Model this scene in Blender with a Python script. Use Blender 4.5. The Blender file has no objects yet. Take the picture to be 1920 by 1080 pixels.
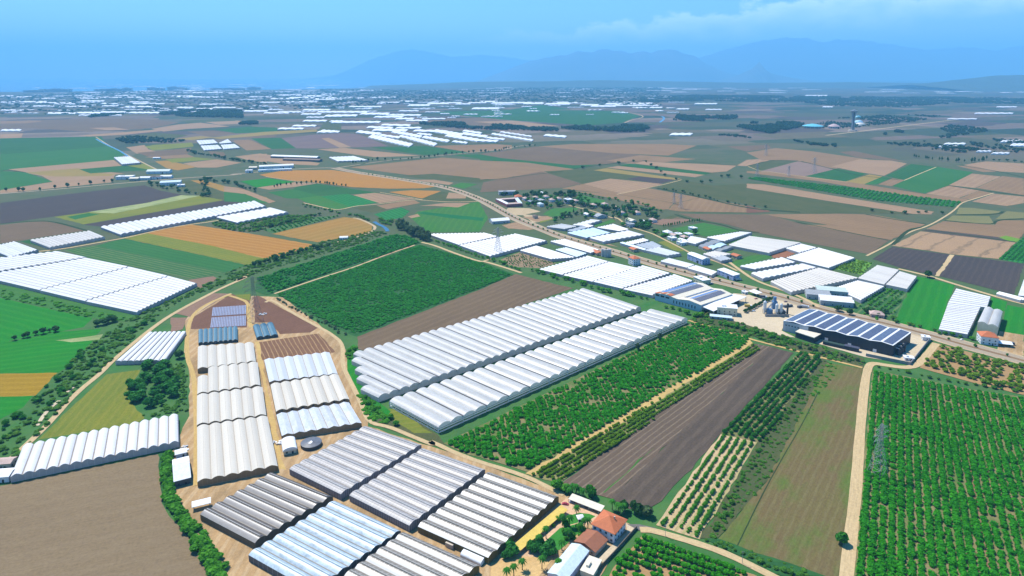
import bpy, math, random
import numpy as np
from mathutils import Vector, noise as mnoise
random.seed(7); RNG = np.random.default_rng(7)
SC = bpy.context.scene
COL = SC.collection
# ---- camera: drone 270 m above the plain ----
cd = bpy.data.cameras.new('camera'); cam = bpy.data.objects.new('camera', cd); COL.objects.link(cam)
cam.location = (0, 0, 270); cam.rotation_euler = (math.radians(90 - 9.568), 0, 0)
cd.sensor_width = 36; cd.lens = 36 * 1240 / 1920; cd.shift_y = -190 / 1920
cd.clip_start = 1; cd.clip_end = 120000
SC.camera = cam
# ---- sky and sun: high sun over the left shoulder of the view, shadows fall to the right and towards us ----
SUN_EL, SUN_AZ = math.radians(58), math.radians(-45)          # azimuth from +Y towards +X
sd = bpy.data.lights.new('sun', 'SUN'); sd.energy = 5.0; sd.angle = math.radians(.5); sd.color = (1, .95, .86)
sun = bpy.data.objects.new('sun', sd); COL.objects.link(sun)
sdir = Vector((math.sin(SUN_AZ) * math.cos(SUN_EL), math.cos(SUN_AZ) * math.cos(SUN_EL), math.sin(SUN_EL)))
sun.rotation_euler = sdir.to_track_quat('Z', 'Y').to_euler(); sun.location = sdir * 500
W = bpy.data.worlds.new('World'); SC.world = W; W.use_nodes = True
nt = W.node_tree; nt.nodes.clear(); N = nt.nodes.new; K = nt.links.new
out = N('ShaderNodeOutputWorld'); bg = N('ShaderNodeBackground'); K(bg.outputs[0], out.inputs[0])
sky = N('ShaderNodeTexSky'); sky.sky_type = 'NISHITA'; sky.sun_disc = False
sky.sun_elevation = SUN_EL; sky.sun_rotation = SUN_AZ; sky.altitude = 270; sky.air_density = 1.0; sky.dust_density = .1; sky.ozone_density = 3.
hs = N('ShaderNodeHueSaturation'); hs.inputs['Saturation'].default_value = 1.4; hs.inputs['Value'].default_value = 1.0
K(sky.outputs[0], hs.inputs['Color'])
# a bank of faint cumulus low over the mountains
tc = N('ShaderNodeTexCoord'); sx = N('ShaderNodeSeparateXYZ'); K(tc.outputs['Generated'], sx.inputs[0])
def wm(op, a, b=None, c=None):
    n = N('ShaderNodeMath'); n.operation = op
    for i, v in enumerate((a, b, c)):
        if v is None: continue
        if isinstance(v, (int, float)): n.inputs[i].default_value = v
        else: K(v, n.inputs[i])
    return n.outputs[0]
az = wm('ARCTAN2', sx.outputs[0], sx.outputs[1])
cv = N('ShaderNodeCombineXYZ'); K(wm('MULTIPLY', az, 9.), cv.inputs[0]); K(wm('MULTIPLY', sx.outputs[2], 16.), cv.inputs[1])
cn = N('ShaderNodeTexNoise'); K(cv.outputs[0], cn.inputs['Vector']); cn.inputs['Scale'].default_value = 1.6; cn.inputs['Detail'].default_value = 9; cn.inputs['Roughness'].default_value = .6
top = wm('MULTIPLY_ADD', wm('SMOOTH_MIN', az, .45, .1), .09, .066)           # upper edge of the bank rises to the right
top = wm('ADD', top, wm('MULTIPLY', wm('SUBTRACT', cn.outputs[0], .5), .085))
dif = wm('SUBTRACT', top, sx.outputs[2])
edge = N('ShaderNodeMapRange'); edge.interpolation_type = 'SMOOTHSTEP'; K(dif, edge.inputs[0]); edge.inputs[1].default_value = 0; edge.inputs[2].default_value = .012
fade = N('ShaderNodeMapRange'); K(dif, fade.inputs[0]); fade.inputs[1].default_value = .004; fade.inputs[2].default_value = .045; fade.inputs[3].default_value = 1; fade.inputs[4].default_value = .1
side = N('ShaderNodeMapRange'); side.interpolation_type = 'SMOOTHSTEP'; K(az, side.inputs[0]); side.inputs[1].default_value = -.16; side.inputs[2].default_value = .16
cl = wm('MULTIPLY', wm('MULTIPLY', edge.outputs[0], fade.outputs[0]), side.outputs[0])
cl = wm('MULTIPLY', cl, .42)
mx = N('ShaderNodeMix'); mx.data_type = 'RGBA'; K(cl, mx.inputs[0]); K(hs.outputs[0], mx.inputs[6]); mx.inputs[7].default_value = (17., 17., 17.5, 1)
K(mx.outputs[2], bg.inputs[0]); bg.inputs[1].default_value = .115
vs = SC.view_settings; vs.view_transform = 'Standard'; vs.look = 'None'; vs.exposure = .68; vs.gamma = 1; vs.use_curve_mapping = False
cy = SC.cycles; cy.max_bounces = 5; cy.diffuse_bounces = 2; cy.glossy_bounces = 2; cy.transmission_bounces = 3; cy.transparent_max_bounces = 8; cy.volume_bounces = 2; cy.caustics_reflective = False; cy.caustics_refractive = False

# ---- survey of the place, metres: x to the right, y away from the camera, z up ----
FIELDS=[
('field','crop',(0.932,0.363),[(-648,4945),(140,5252),(840,5068),(861,4465),(636,3823),(408,3617),(-33,4053)]),
('field','plough',(0.82,0.573),[(-693,3974),(-208,4313),(259,3579),(18,3432),(-297,3683)]),
('field','tan',(0.905,0.425),[(-230,3897),(0,4005),(250,3579),(113,3492)]),
('field','crop',(0.34,0.941),[(-108,5068),(279,6140),(485,5334),(165,5145)]),
('field','grass',(0.196,0.981),[(-569,4945),(-366,5960),(28,5252),(-523,5145)]),
('field','grass',(0.67,0.742),[(-935,3162),(-842,3265),(-1109,4313),(-1119,3974)]),
('field','plough',(0.981,0.193),[(-3068,3974),(-2910,4005),(-2593,4171),(-2177,4103),(-1853,3432),(-2043,3193),(-2489,3432),(-2611,3375)]),
('field','clay',(0.834,0.551),[(-3045,3943),(-2927,4021),(-2781,3974),(-2769,3780),(-2889,3738)]),
('field','plough',(0.904,0.428),[(-2890,4053),(-2569,4205),(-2169,4086),(-2174,3823),(-2590,3683)]),
('field','tan',(0.903,0.429),[(-2194,3432),(-2093,3480),(-1918,3319),(-2020,3297)]),
('field','tan',(0.488,0.873),[(-1971,3001),(-1793,3319),(-1711,3265),(-1782,3038),(-1888.9,2948.5)]),
('field','tan',(-0.058,0.998),[(-1840,3375),(-1858,3683),(-1795,3823),(-1506,3529),(-1650,3375),(-1693,3213)]),
('field','plough',(0.734,-0.679),[(-2221,4103),(-1918,3823),(-1871,3432),(-2137,3554)]),
('field','tan',(0.744,0.668),[(-1801,3882),(-1664,4005),(-1446,3823),(-1619,3657)]),
('field','grass',(0.564,0.826),[(-2003,3974),(-1833,4223),(-1651,3974),(-1866,3823)]),
('field','plough',(0.899,0.437),[(-1581,3213),(-1474,3265),(-1289,3113),(-1349.2,2948.5)]),
('field','crop',(0.383,0.924),[(-1489,3319),(-1402,3529),(-1225,3456),(-1133,3193),(-1298,3113)]),
('field','ochre',(0.318,0.948),[(-1449.1,2831.7),(-1401.1,2974.8),(-1318,2914.2),(-1350.3,2784.4)]),
('field','ochre',(0.368,0.93),[(-1322.4,2889),(-1202,3193),(-988,3341),(-941,3213),(-1121,3020),(-1250.8,2831.7)]),
('field','plough',(0.499,0.867),[(-1205.7,2889),(-1120,3038),(-1066,3001),(-1051.3,2914.2),(-1141.5,2864.2)]),
('field','grass',(0.121,0.993),[(-1742.4,2889),(-1709,3162),(-1470,3001),(-1464.4,2831.7),(-1536.9,2769),(-1662.7,2831.7)]),
('field','crop',(0.966,0.259),[(-2208.9,2847.9),(-1833.3,2948.5),(-1557.8,2543.3),(-1676.4,2589.5),(-1804.5,2318.2)]),
('field','tan',(0.837,0.547),[(-2375,3066),(-2303,3113),(-2153,2897.3),(-2208.9,2847.9)]),
('field','olive',(-0.12,0.993),[(-1399.3,2492.4),(-1411,2589.5),(-1300.4,2679.9),(-1228.4,2543.3),(-1300.4,2419.7)]),
('field','tan',(0.534,0.845),[(-1467.1,2504.9),(-1434.6,2556.3),(-1352.5,2443.5),(-1276.5,2362.3),(-1307.1,2291.4)]),
('field','plough',(0.219,0.976),[(-1300.9,2291.4),(-1282.5,2373.5),(-1210.9,2492.4),(-1145.6,2329.1),(-1176.1,2265.3)]),
('field','crop',(0.973,0.23),[(-2217.6,2859.3),(-1855.5,2944.7),(-1559.9,2546.1),(-1771.4,2293.9),(-1801.9,2314.8)]),
('field','cropb',(0.66,0.751),[(-1786,2293.9),(-1555.3,2556.3),(-1333.4,2265.3),(-1282.1,2114.3),(-1459.9,1898.4),(-1458.3,1864.7)]),
('field','tan',(0.633,0.774),[(-1464.2,1904.1),(-1286.3,2121.4),(-1180.4,1981.8),(-1249.8,1909.9),(-1074.3,1816.3),(-1093.6,1803.2),(-1023.5,1666.8),(-1184.5,1506),(-1218.8,1551),(-1178.6,1675.7),(-1278.6,1777.8),(-1367.3,1837.5)]),
('field','ochre',(0.963,0.27),[(-1367.3,1837.5),(-1277.4,1927.4),(-1159.6,1829.5),(-1101.3,1816.3),(-1089.9,1777.8),(-1232.4,1765.3)]),
('field','crop',(0.731,0.682),[(-1260.1,1907),(-1166.5,1994.4),(-1044.2,1892.7),(-1175.7,1824.2)]),
('field','cropb',(0.97,-0.243),[(-1462.5,1870.2),(-1375.2,1848.3),(-1185,1682.4),(-1218.8,1551)]),
('field','olive',(0.685,0.729),[(-1171.4,1988.1),(-1135.5,2026.3),(-1029.1,1898.4),(-1046.2,1892.7)]),
('field','tan',(0.199,0.98),[(-1461.5,2496.3),(-1443,2587.4),(-1309.1,2379.8),(-1320.5,2314.8)]),
('field','plough',(0.703,0.711),[(-1325.2,2323.3),(-1201.5,2448.4),(-1122,2273.4),(-1209.3,2194.8)]),
('field','olive',(0.735,0.678),[(-1420.4,2546.1),(-1293.7,2662.9),(-1220.5,2521),(-1306.2,2393.2)]),
('field','clay',(0.803,0.596),[(-1227.8,2194.8),(-1122,2273.4),(-1060.8,2194.8),(-1135.1,2150.2)]),
('field','gold2',(0.854,0.52),[(-1135.3,2086.4),(-1106.7,2103.8),(-940,1957.3),(-961.7,1884.2),(-1015.9,1927.4)]),
('field','olive',(0.778,0.628),[(-1129.5,2139.3),(-1060.8,2194.8),(-966.6,2139.3),(-1063,2052.6)]),
('field','tan',(0.49,0.872),[(-1020.1,2036.1),(-962.1,2139.3),(-845.7,2052.6),(-875.3,1942.2),(-932.9,1942.2)]),
('field','plough',(0.861,-0.508),[(-1098.1,2379.8),(-1024.1,2336.1),(-962.2,2214),(-1031.3,2253.3)]),
('field','clay',(0.865,0.502),[(-1168.5,2766.6),(-1116.3,2796.9),(-929.8,2496.3),(-956.2,2402.2)]),
('field','tan',(0.7,0.714),[(-934.2,2214),(-855.8,2293.9),(-767.5,2052.6),(-839.6,2103.8)]),
('field','crop',(0.696,0.718),[(-703.7,1682.4),(-651.7,1736),(-600.7,1596.6),(-624,1586.5)]),
('field','dark',(0.652,0.758),[(-1096.9,1391.4),(-1020.2,1500.6),(-914.7,1623.5),(-836.6,1547.1),(-756.5,1491.6),(-784.5,1391.4),(-846.7,1296.6),(-943.2,1190)]),
('field','pale',(0.552,0.834),[(-846.7,1296.6),(-818.8,1338.7),(-784.5,1391.4),(-755.3,1482.7),(-708.5,1477.4),(-759.7,1346),(-788.7,1283.1),(-815.9,1273.8)]),
('field','olive',(0.656,0.754),[(-884.7,1250.5),(-845.8,1295.2),(-787.9,1281.7),(-708.5,1477.4),(-631.6,1423.3),(-786,1184.2),(-837.4,1219.5)]),
('field','cropb',(0.478,0.879),[(-860.6,1250.5),(-840.7,1287.1),(-812.1,1276.4),(-828.2,1225.6)]),
('field','dark',(0.532,0.847),[(-783.3,1181.9),(-631.6,1423.3),(-573.7,1415.2),(-741.2,1165.1)]),
('field','plough',(0.738,0.675),[(-934.5,1178.5),(-902.1,1204),(-863,1211.1),(-752.1,1136.9),(-805.4,1074.8),(-832.7,1045.2)]),
('field','grass',(0.463,0.886),[(-865.6,1649.2),(-836.3,1705.3),(-651.4,1491.6),(-582.7,1415.2),(-631.6,1423.3),(-708.5,1477.4)]),
('field','gold2',(0.973,0.229),[(-836.6,1698.4),(-807.3,1705.3),(-549.5,1456.7),(-531.4,1407.2),(-567.6,1415.2)]),
('field','crop',(0.696,0.718),[(-811.2,1059.2),(-801.9,1068.8),(-722,1022.7),(-728.7,1011.7)]),
('field','gold',(0.904,-0.427),[(-652.4,1080.9),(-594,1185.6),(-539.9,1159.8),(-416.6,1093.3),(-316.9,1036),(-373.6,928.4),(-382.4,922.6)]),
('field','olive',(0.861,-0.508),[(-652.4,1080.9),(-631.4,1116.4),(-486.4,1033.8),(-365.1,952.5),(-372.6,927.1),(-382.4,922.6)]),
('field','cropb',(0.88,-0.474),[(-668.1,1031.6),(-651,1078.5),(-381.1,920.8),(-397.5,885.9)]),
('field','rows',(0.88,-0.474),[(-701.2,1004.2),(-668.1,1031.6),(-397.5,885.9),(-423.1,861.4),(-430.4,856.6),(-637.2,960.3)]),
('field','soil',(0.855,0.519),[(-432.6,851.1),(-406.4,867),(-393.9,855),(-401.5,810.3)]),
('field','gold',(0.868,-0.497),[(-694.8,1798.2),(-655.4,1882.4),(-519.9,1891.6),(-374.9,1776.3),(-177.6,1608.9),(-214.3,1578.1),(-296.6,1571.7),(-388.5,1593.3),(-506.2,1669.1),(-564,1693.4),(-663.3,1762.8)]),
('field','green',(0.699,0.715),[(-699,1686.1),(-649.7,1736.5),(-557.6,1673.9),(-622.3,1591.2)]),
('field','tan',(0.617,0.787),[(-620.6,1586.8),(-556.1,1669.1),(-493,1650.1),(-530,1600),(-580.6,1556.9)]),
('field','crop',(0.645,0.764),[(-530,1600),(-491.7,1645.4),(-310.8,1516),(-435.9,1477.2),(-524.6,1561.1)]),
('field','cropb',(0.702,0.712),[(-570.7,1520),(-526,1565.3),(-435.9,1477.2),(-473,1443.8),(-499.7,1443.8)]),
('field','green2',(0.771,0.637),[(-476.3,1443.8),(-435.9,1477.2),(-332.2,1342.5),(-360.2,1319.3),(-437.1,1391.4)]),
('field','rows2',(0.621,-0.784),[(-434.3,1471.5),(-380.3,1500.2),(-283.9,1405),(-332.2,1342.5)]),
('field','tan',(0.635,-0.773),[(-363.3,1486.7),(-321.3,1516),(-216,1440.2),(-282.2,1388)]),
('field','gold',(0.894,0.449),[(-288.2,1526),(-239.2,1550.6),(-166.7,1540.3),(-199.9,1443.8)]),
('field','grass',(0.355,0.935),[(-197,1447.5),(-165.6,1530.1),(-95.6,1481),(-74.6,1405),(-169.1,1408.4)]),
('field','tan',(0.831,-0.557),[(-147.1,1520),(-103.1,1490.5),(-103.3,1443.8),(-146.6,1443.8)]),
('field','clay',(0.711,0.703),[(-286.4,1361.6),(-217.7,1429.5),(-196,1391.4),(-255.7,1323.9)]),
('field','grass',(0.756,0.655),[(-324.1,1334.7),(-287.4,1366.5),(-255.7,1323.9),(-280.7,1289.5)]),
('field','rows2',(0.526,-0.85),[(-271.7,1275.1),(-229.7,1342.5),(-205.3,1304.2),(-210,1240.4),(-237.9,1220.5)]),
('field','tan',(0.89,-0.457),[(-710.4,1608.9),(-659,1582.5),(-512.2,1408.4),(-519.4,1388),(-615.4,1500.2),(-676.6,1530.1)]),
('field','cropb',(0.899,-0.439),[(-676.6,1530.1),(-615.4,1500.2),(-519.4,1388),(-624.4,1408.4)]),
('field','green2',(0.052,0.999),[(-192.7,1240.4),(-189.6,1299.8),(-71.5,1408.4),(-46,1240.4),(-57.7,1127.1),(-149.1,1123.8),(-173.9,1188.6)]),
('field','tan',(0.517,0.856),[(-202,1254.1),(-186.7,1279.4),(-177.3,1254.1),(-192.3,1237.7)]),
('field','cropd',(0.716,0.698),[(-189,1285.2),(-177.1,1296.8),(-53.2,1240.4),(-54.9,1214),(-120.8,1240.4)]),
('field','tan',(0.85,0.526),[(-194.7,1358.4),(-141.4,1391.4),(-90,1391.4),(-111.8,1342.5),(-163.3,1358.4)]),
('field','gold2',(0.559,0.829),[(-414.5,1112.7),(-323.8,1247.2),(-289,1233.7),(-254.1,1176.3),(-245.8,1123.8),(-287.2,1080.7),(-319.5,1053.4),(-349.4,1070.5)]),
('field','rows',(0.666,0.746),[(-440.4,1140.8),(-391.2,1240.4),(-333.1,1261),(-411.9,1112.7)]),
('field','clay',(0.726,0.687),[(-483.9,1948.3),(-234.4,2184.4),(-76.6,2094.7),(-0,2005.1),(-0,1723.6),(-47.1,1710.9),(-216.7,1817.8),(-279.2,1789.9)]),
('field','grass',(0.922,0.388),[(-302.4,1781.7),(-216.7,1817.8),(-51.1,1710.9),(-84,1661.9),(-212.1,1710.9)]),
('field','tan',(1,0),[(-267.1,1710.9),(-204.3,1710.9),(-148.9,1661.9),(-157.1,1626.9)]),
('field','green2',(0.382,0.924),[(-151.7,1608.9),(-129.8,1661.9),(-86.6,1638.4),(-115.8,1571.7)]),
('field','mauve',(0.499,0.866),[(-1007.2,2869.3),(-910,3038),(-610.4,2505),(-739.1,2458),(-809.6,2468.3)]),
('field','mauve',(0.718,0.696),[(-910,3038),(-811,3134),(-709,3062),(-478.6,2548.2),(-602.2,2494.4)]),
('field','tan',(0.55,0.835),[(-824,2855.5),(-801.1,2890.3),(-610.4,2505),(-650.6,2483.9)]),
('field','crop',(0.974,0.225),[(-1129,2855.5),(-1008.8,2883.2),(-809.6,2468.3),(-890.4,2442.7)]),
('field','clay',(0.729,0.685),[(-1152.2,2724.2),(-1097.8,2775.3),(-893.2,2442.7),(-965.4,2393.2)]),
('field','tan',(0.887,0.462),[(-720.6,2432.7),(-632.3,2478.7),(-311,2234.2),(-460.5,2192.6)]),
('field','tan',(0.834,-0.551),[(-932.1,2213.2),(-881.2,2299.7),(-597.1,2040.1),(-591.3,1988.1),(-703,2022.4)]),
('field','crop',(0.965,0.263),[(-534,2494.4),(-336.5,2548.2),(-148.3,2322.4),(-303.7,2255.7)]),
('field','crop',(0.97,0.245),[(-205.9,2255.7),(-119.5,2277.5),(-0,2125.1),(-0,2040.1)]),
('field','clay',(0.963,0.269),[(-313.3,2548.2),(-71.4,2615.8),(-0,2576),(-0,2442.7),(-143,2322.4)]),
('field','clay',(0.964,-0.267),[(-102.5,2103.1),(46.1,2062),(181.5,1912.2),(146,1861.4),(49.5,1797.6),(-83.7,1709.5)]),
('field','crop',(0.88,-0.475),[(-108.4,2227.2),(-40,2190.3),(186.3,1991.8),(258.6,2003.2),(179,1912.2),(45.9,2054),(-102.9,2111.5)]),
('field','plough',(0.643,0.766),[(-111.2,2284.9),(94.7,2530),(336,2335.2),(509.7,2213.2),(291.9,2022.4),(186.3,1991.8),(-34.1,2167.8)]),
('field','clay',(0.573,-0.819),[(101.1,2530),(244.1,2623.6),(602.3,2623.6),(717.5,2560.4),(532,2236.6),(355.9,2309.8)]),
('field','clay',(0.684,0.729),[(303.3,2103.1),(437.4,2246.1),(603.4,2145.8),(475.6,2062),(363.8,2022.4)]),
('field','plough',(0.633,0.774),[(-73.3,1668.5),(84.4,1861.4),(175.9,1647.5),(125,1587.3),(-4.7,1544.8),(-74.8,1522.2)]),
('field','grass',(0.92,0.392),[(89.1,1861.4),(208.2,1912.2),(281.3,1947.6),(373.2,1813.1),(308.8,1709.5),(258.5,1723.6),(180.1,1647.5)]),
('field','tan',(0.741,0.671),[(280.3,1940.4),(320.6,1976.9),(530.4,1797.6),(490.6,1752.5)]),
('field','ochre',(0.706,0.709),[(234.1,1884.8),(278.8,1929.7),(447.6,1723.6),(415.8,1701.2)]),
('field','dark',(0.705,0.709),[(302.5,1723.6),(346,1767.3),(426.5,1709.5),(372.5,1642.3)]),
('field','crop',(0.687,0.727),[(321.8,1984.3),(365.2,2030.2),(558.1,1828.9),(525.8,1797.6)]),
('field','tan',(0.685,-0.729),[(380.7,2030.2),(417.5,2086.4),(680,1984.3),(610.4,1861.4),(560.9,1838.5)]),
('field','tan',(0.676,0.737),[(179.5,1642.3),(259.3,1729.3),(378.8,1642.3),(257.8,1495.9)]),
('field','clay',(0.652,0.759),[(119.9,1572.9),(179.5,1642.3),(257.8,1495.9),(239.6,1489.5)]),
('field','clay',(0.799,-0.602),[(145,1540.3),(240.2,1493.7),(345.2,1389.5),(319.1,1323.5),(304.4,1318.4),(212.2,1458)]),
('field','clay',(0.698,0.716),[(242.5,1495.9),(326.9,1582.4),(420.3,1453.9),(348.8,1389.5)]),
('field','clay',(0.398,0.917),[(317.9,1318.4),(344.7,1380.2),(420.3,1453.9),(524.8,1310),(467.4,1290.3),(337.5,1301.8)]),
('field','grass',(0.709,-0.705),[(352.2,1587.3),(444,1709.5),(499,1616.8),(616.3,1655.3),(678,1533.4),(568.1,1277.5),(531.3,1335.5),(419.7,1478.8)]),
('field','plough',(0.104,-0.995),[(824.4,2530),(1007.9,2591.6),(974.4,2471.2),(842.1,2361.2)]),
('field','tan',(0.493,0.87),[(680,1984.3),(759.2,2124.2),(862.5,2167.8),(733.8,1965.8)]),
('field','clay',(0.984,0.178),[(829.4,2324.9),(990.7,2475.4),(1079.3,2370),(1142.9,2179.7),(951.6,2034.1),(915.9,2086.4),(805.4,2122.8)]),
('field','clay',(0.922,0.387),[(920.5,2086.4),(1142.9,2179.7),(1160.9,2141.4),(950.9,1921.5),(931.5,1952.4)]),
('field','grass',(0.664,0.748),[(704.6,1968.2),(835.2,2115.4),(919,2104.4),(762.1,1862.4),(709.9,1876.9)]),
('field','mauve2',(0.672,0.741),[(704.6,1862.4),(914.3,2093.6),(943.5,1897.4),(786.5,1767.2)]),
('field','plough',(0.905,0.426),[(1167.1,2347.3),(1234.9,2379.2),(1249.8,2068.7),(1189.2,2141.4),(1148.9,2191.5)]),
('field','tan',(0.927,0.375),[(960.5,1968.2),(1132.6,2141.4),(1215.4,2104.4),(1224.9,2034.1),(1107.5,1891.5),(1012.4,1780.2),(980.8,1848.2)]),
('field','crop',(0.728,0.685),[(790.5,1767.2),(948,1915.4),(986.5,1820.4),(854.7,1676.4)]),
('field','ochre',(0.713,0.701),[(854.7,1676.4),(987.3,1806.8),(1001.3,1767.2),(881.4,1635.4)]),
('field','cropb',(0.673,0.74),[(881.4,1635.4),(1001.3,1767.2),(1010.3,1741.7),(914,1635.4)]),
('field','clay',(0.683,0.731),[(917.6,1635.4),(1009.9,1734.2),(1025.3,1704.8),(935.4,1609.1)]),
('field','crop',(0.66,0.751),[(1013.4,1775),(1232.3,2023.9),(1266.8,1958.7),(1025.3,1704.8)]),
('field','cropb',(0.159,-0.987),[(938.9,1609.1),(1022.4,1700),(1271.1,1958.7),(1303,1848.2),(1087.8,1624.3),(955.2,1508)]),
('field','tan',(0.7,0.714),[(1087.8,1624.3),(1279.9,1820.4),(1321.5,1767.2),(1123.1,1581.6)]),
('field','clay',(0.727,0.687),[(1126.6,1581.6),(1331.1,1775),(1355,1729.2),(1167.5,1483.7)]),
('field','tan',(0.745,0.668),[(955,1502.3),(1078.9,1613.4),(1112.2,1550.9),(995.3,1447.8)]),
('field','clay',(0.746,0.666),[(998.5,1447.8),(1109.4,1546.9),(1115.2,1511.8),(1012.4,1430.5)]),
('field','tan',(0.828,0.561),[(1377,2000.6),(1503.7,2086.4),(1587.7,2034.1),(1435.1,1834.2),(1386.8,1862.4)]),
('field','clay',(0.989,-0.147),[(1344.2,1984.3),(1387.8,1977.8),(1382.7,1862.4),(1331.6,1848.2)]),
('field','clay',(0.609,-0.793),[(669.6,1868.2),(731.2,1856.7),(862.1,1676.4),(948.3,1502.3),(1006,1430.5),(971,1401.9),(875,1502.3),(792.2,1685.7),(657.7,1834.2)]),
('field','rowst',(-0.607,-0.795),[(621,1729.2),(653,1754.4),(819.9,1592.1),(921.4,1447.8),(967.9,1401.9),(915.8,1341.9),(892.6,1357.2),(793.4,1413.5),(687.7,1613.4)]),
('field','tan',(0.589,-0.808),[(592.1,1646.6),(631.6,1635.4),(747.7,1447.8),(846.2,1297.9),(824.7,1272.8),(790.3,1276.9),(675.4,1430.5),(569.3,1581.6)]),
('field','grass',(0.6,-0.8),[(565.7,1571.2),(673.1,1425.3),(788.6,1274.2),(722.8,1283.8),(648.4,1283.8),(559.6,1283.8),(507.6,1405.2)]),
('field','soil2',(0.358,-0.934),[(493.5,1364.9),(519.2,1297.9),(466.1,1286.6)]),
('field','clay',(0.542,-0.84),[(489.7,1272.8),(646.4,1279.7),(706.9,1270.1),(760.5,1187.1),(691.8,1124.7),(577.2,1181.2),(528.9,1230.5)]),
('field','clay',(1,0),[(529.6,1181.2),(577.2,1181.2),(691.8,1124.7),(629.7,1068.3),(561,1146.7)]),
('field','plough',(0.654,-0.756),[(328.9,1280.7),(502.8,1270.1),(532.2,1187.1),(571,1135.6),(627.3,1068.3),(545.8,978.6),(479.4,1053.9),(423.4,1121.7),(396.7,1181.3),(346.8,1240.9)]),
('field','tan',(0.768,0.64),[(995.1,1405.2),(1111.7,1502.3),(1153.6,1465.5),(1095.1,1388.8),(1034.6,1357.2)]),
('field','olive2',(0.992,-0.124),[(924.7,1341.9),(949.5,1338.8),(984.3,1300.7),(958.3,1276.9),(871.2,1270.1)]),
('field','olive2',(0.883,-0.469),[(814.8,1217.8),(861.1,1263.3),(926.8,1256.6),(883.7,1181.2)]),
('field','olive2',(0.719,0.695),[(919.2,1230.5),(996.2,1305),(1020.2,1290.8),(979.1,1236.9)]),
('field','clay',(0.792,-0.611),[(735.6,1146.7),(808.1,1211.5),(882,1178.8),(914.6,1220.3),(964.5,1217.8),(885.3,1114.1),(823.7,1052),(817.9,1083.2)]),
('field','lime',(0.839,0.545),[(817.9,1083.2),(841.3,1098.4),(849.3,1073.2),(823.7,1052)]),
('field','dark2',(0.87,0.493),[(721.1,1135.6),(740.7,1146.7),(821.6,1088.2),(819.2,1049.2),(794.1,1063.5)]),
('field','rowstan',(0.732,0.681),[(610.2,1031.3),(715.6,1129.3),(823.4,1051.7),(724.4,952.7),(676,977.3)]),
('field','greenrows',(0.716,0.698),[(724.4,951),(866.2,1089.2),(757.3,935.8),(741.9,929.3)]),
('field','dark',(0.699,0.716),[(536.3,952.7),(606.3,1024.4),(667.6,977.3),(577.1,870.1),(551.4,907.7)]),
('field','dark',(0.648,0.762),[(581.1,868),(671.8,974.6),(742.9,927.6),(626.8,791)]),
('path','lane',(0.643,0.766),[(575.8,868),(667.6,977.3),(673,974.6),(580.9,866.5)]),
('field','green',(0.592,0.806),[(420.1,692.7),(499.1,800.2),(551.2,866.5),(560.6,860.8),(577.8,828.8),(526,764.8),(461.7,678.9),(449.3,670),(433.7,683.4)]),
('field','rows',(0.709,0.705),[(393.5,734.8),(481.5,822.3),(497.2,800.2),(422.8,697.4),(398.9,712)]),
('field','green',(0.618,0.786),[(560.9,742.8),(591.8,782.1),(598.5,764.8),(572.7,732.2)]),
('field','green',(0.644,0.765),[(521.7,672.2),(590.3,753.6),(601.8,742.8),(539.6,661.3)]),
('yard','dirt',(0.617,0.787),[(478.4,617),(521.7,672.2),(539.6,661.3),(500,609.5),(490,609.5)]),
('field','greenrows2',(0.8,0.6),[(451,908.6),(510.2,953),(526.8,932.3),(478.9,875.1)]),
('field','grass',(0.664,0.748),[(261.9,1204.4),(311.3,1260),(341.8,1222.4),(272.3,1170)]),
('field','plough',(0.637,0.771),[(264.6,1181.3),(319,1247.2),(340.8,1218.8),(286.2,1175.6)]),
('field','green2',(0.825,0.565),[(282.2,1148),(356,1198.6),(400.3,1132.1),(330.1,1091.6)]),
('field','green2',(0.758,0.652),[(352.4,1058.3),(408.3,1106.4),(422.4,1086.7),(364.6,1040.2)]),
('field','green2',(0.751,0.66),[(316.1,931.9),(363.2,973.3),(394.3,977.2),(384.7,957.8),(326.2,914.1),(318,907.2)]),
('field','soilred',(0.788,0.615),[(393.4,974.9),(427.5,1001.5),(439.6,989.2),(413.3,961.6),(391,957.8)]),
('field','olive',(0.891,0.453),[(239.4,1053.8),(257.5,1063),(268.2,997.4),(254,1001.5)]),
('yard','pale2',(0.188,0.982),[(-20.2,1273.8),(-7.6,1339.6),(35.2,1334.7),(57.1,1301.2),(26.2,1273.8),(76.7,1247.5),(71.6,1222.2),(38.7,1197.9),(22.4,1264.9)]),
('field','olive',(0.866,0.5),[(47.6,1247.5),(70.1,1260.5),(79.3,1230.5),(52.7,1197.9)]),
('field','green2',(0.364,0.931),[(59.7,1273.8),(81.6,1329.8),(139.7,1349.5),(130.1,1310.6),(84,1247.5)]),
('field','green2',(0.308,0.951),[(141,1445.8),(156.3,1493),(204.2,1417.8),(193.7,1385.5),(160.6,1396.1)]),
('field','tan',(0.71,0.705),[(-18.8,1178.3),(9,1205.9),(44,1151.9),(30.3,1141),(-6.5,1151.9)]),
('field','green2',(0.622,0.783),[(146.2,1174.5),(190.7,1230.5),(194.1,1205.9),(155.6,1166.9)]),
('yard','tan',(0.997,0.083),[(18.5,1251.8),(69.9,1256.1),(77.7,1234.7),(46,1205.9)]),
('field','soil',(0.655,0.756),[(249.7,1190.9),(284.9,1231.5),(343.1,1227.3),(300,1183.1),(274.9,1179.2)]),
('yard','tan',(0.979,-0.205),[(115.3,1070.3),(145.9,1063.9),(170.4,1021.3),(116,1076.7)]),
('field','brownrows',(-0.582,-0.813),[(-20.8,945.5),(12.6,992.2),(64.5,930.9),(39.2,906.3),(1.7,913.2)]),
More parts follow.
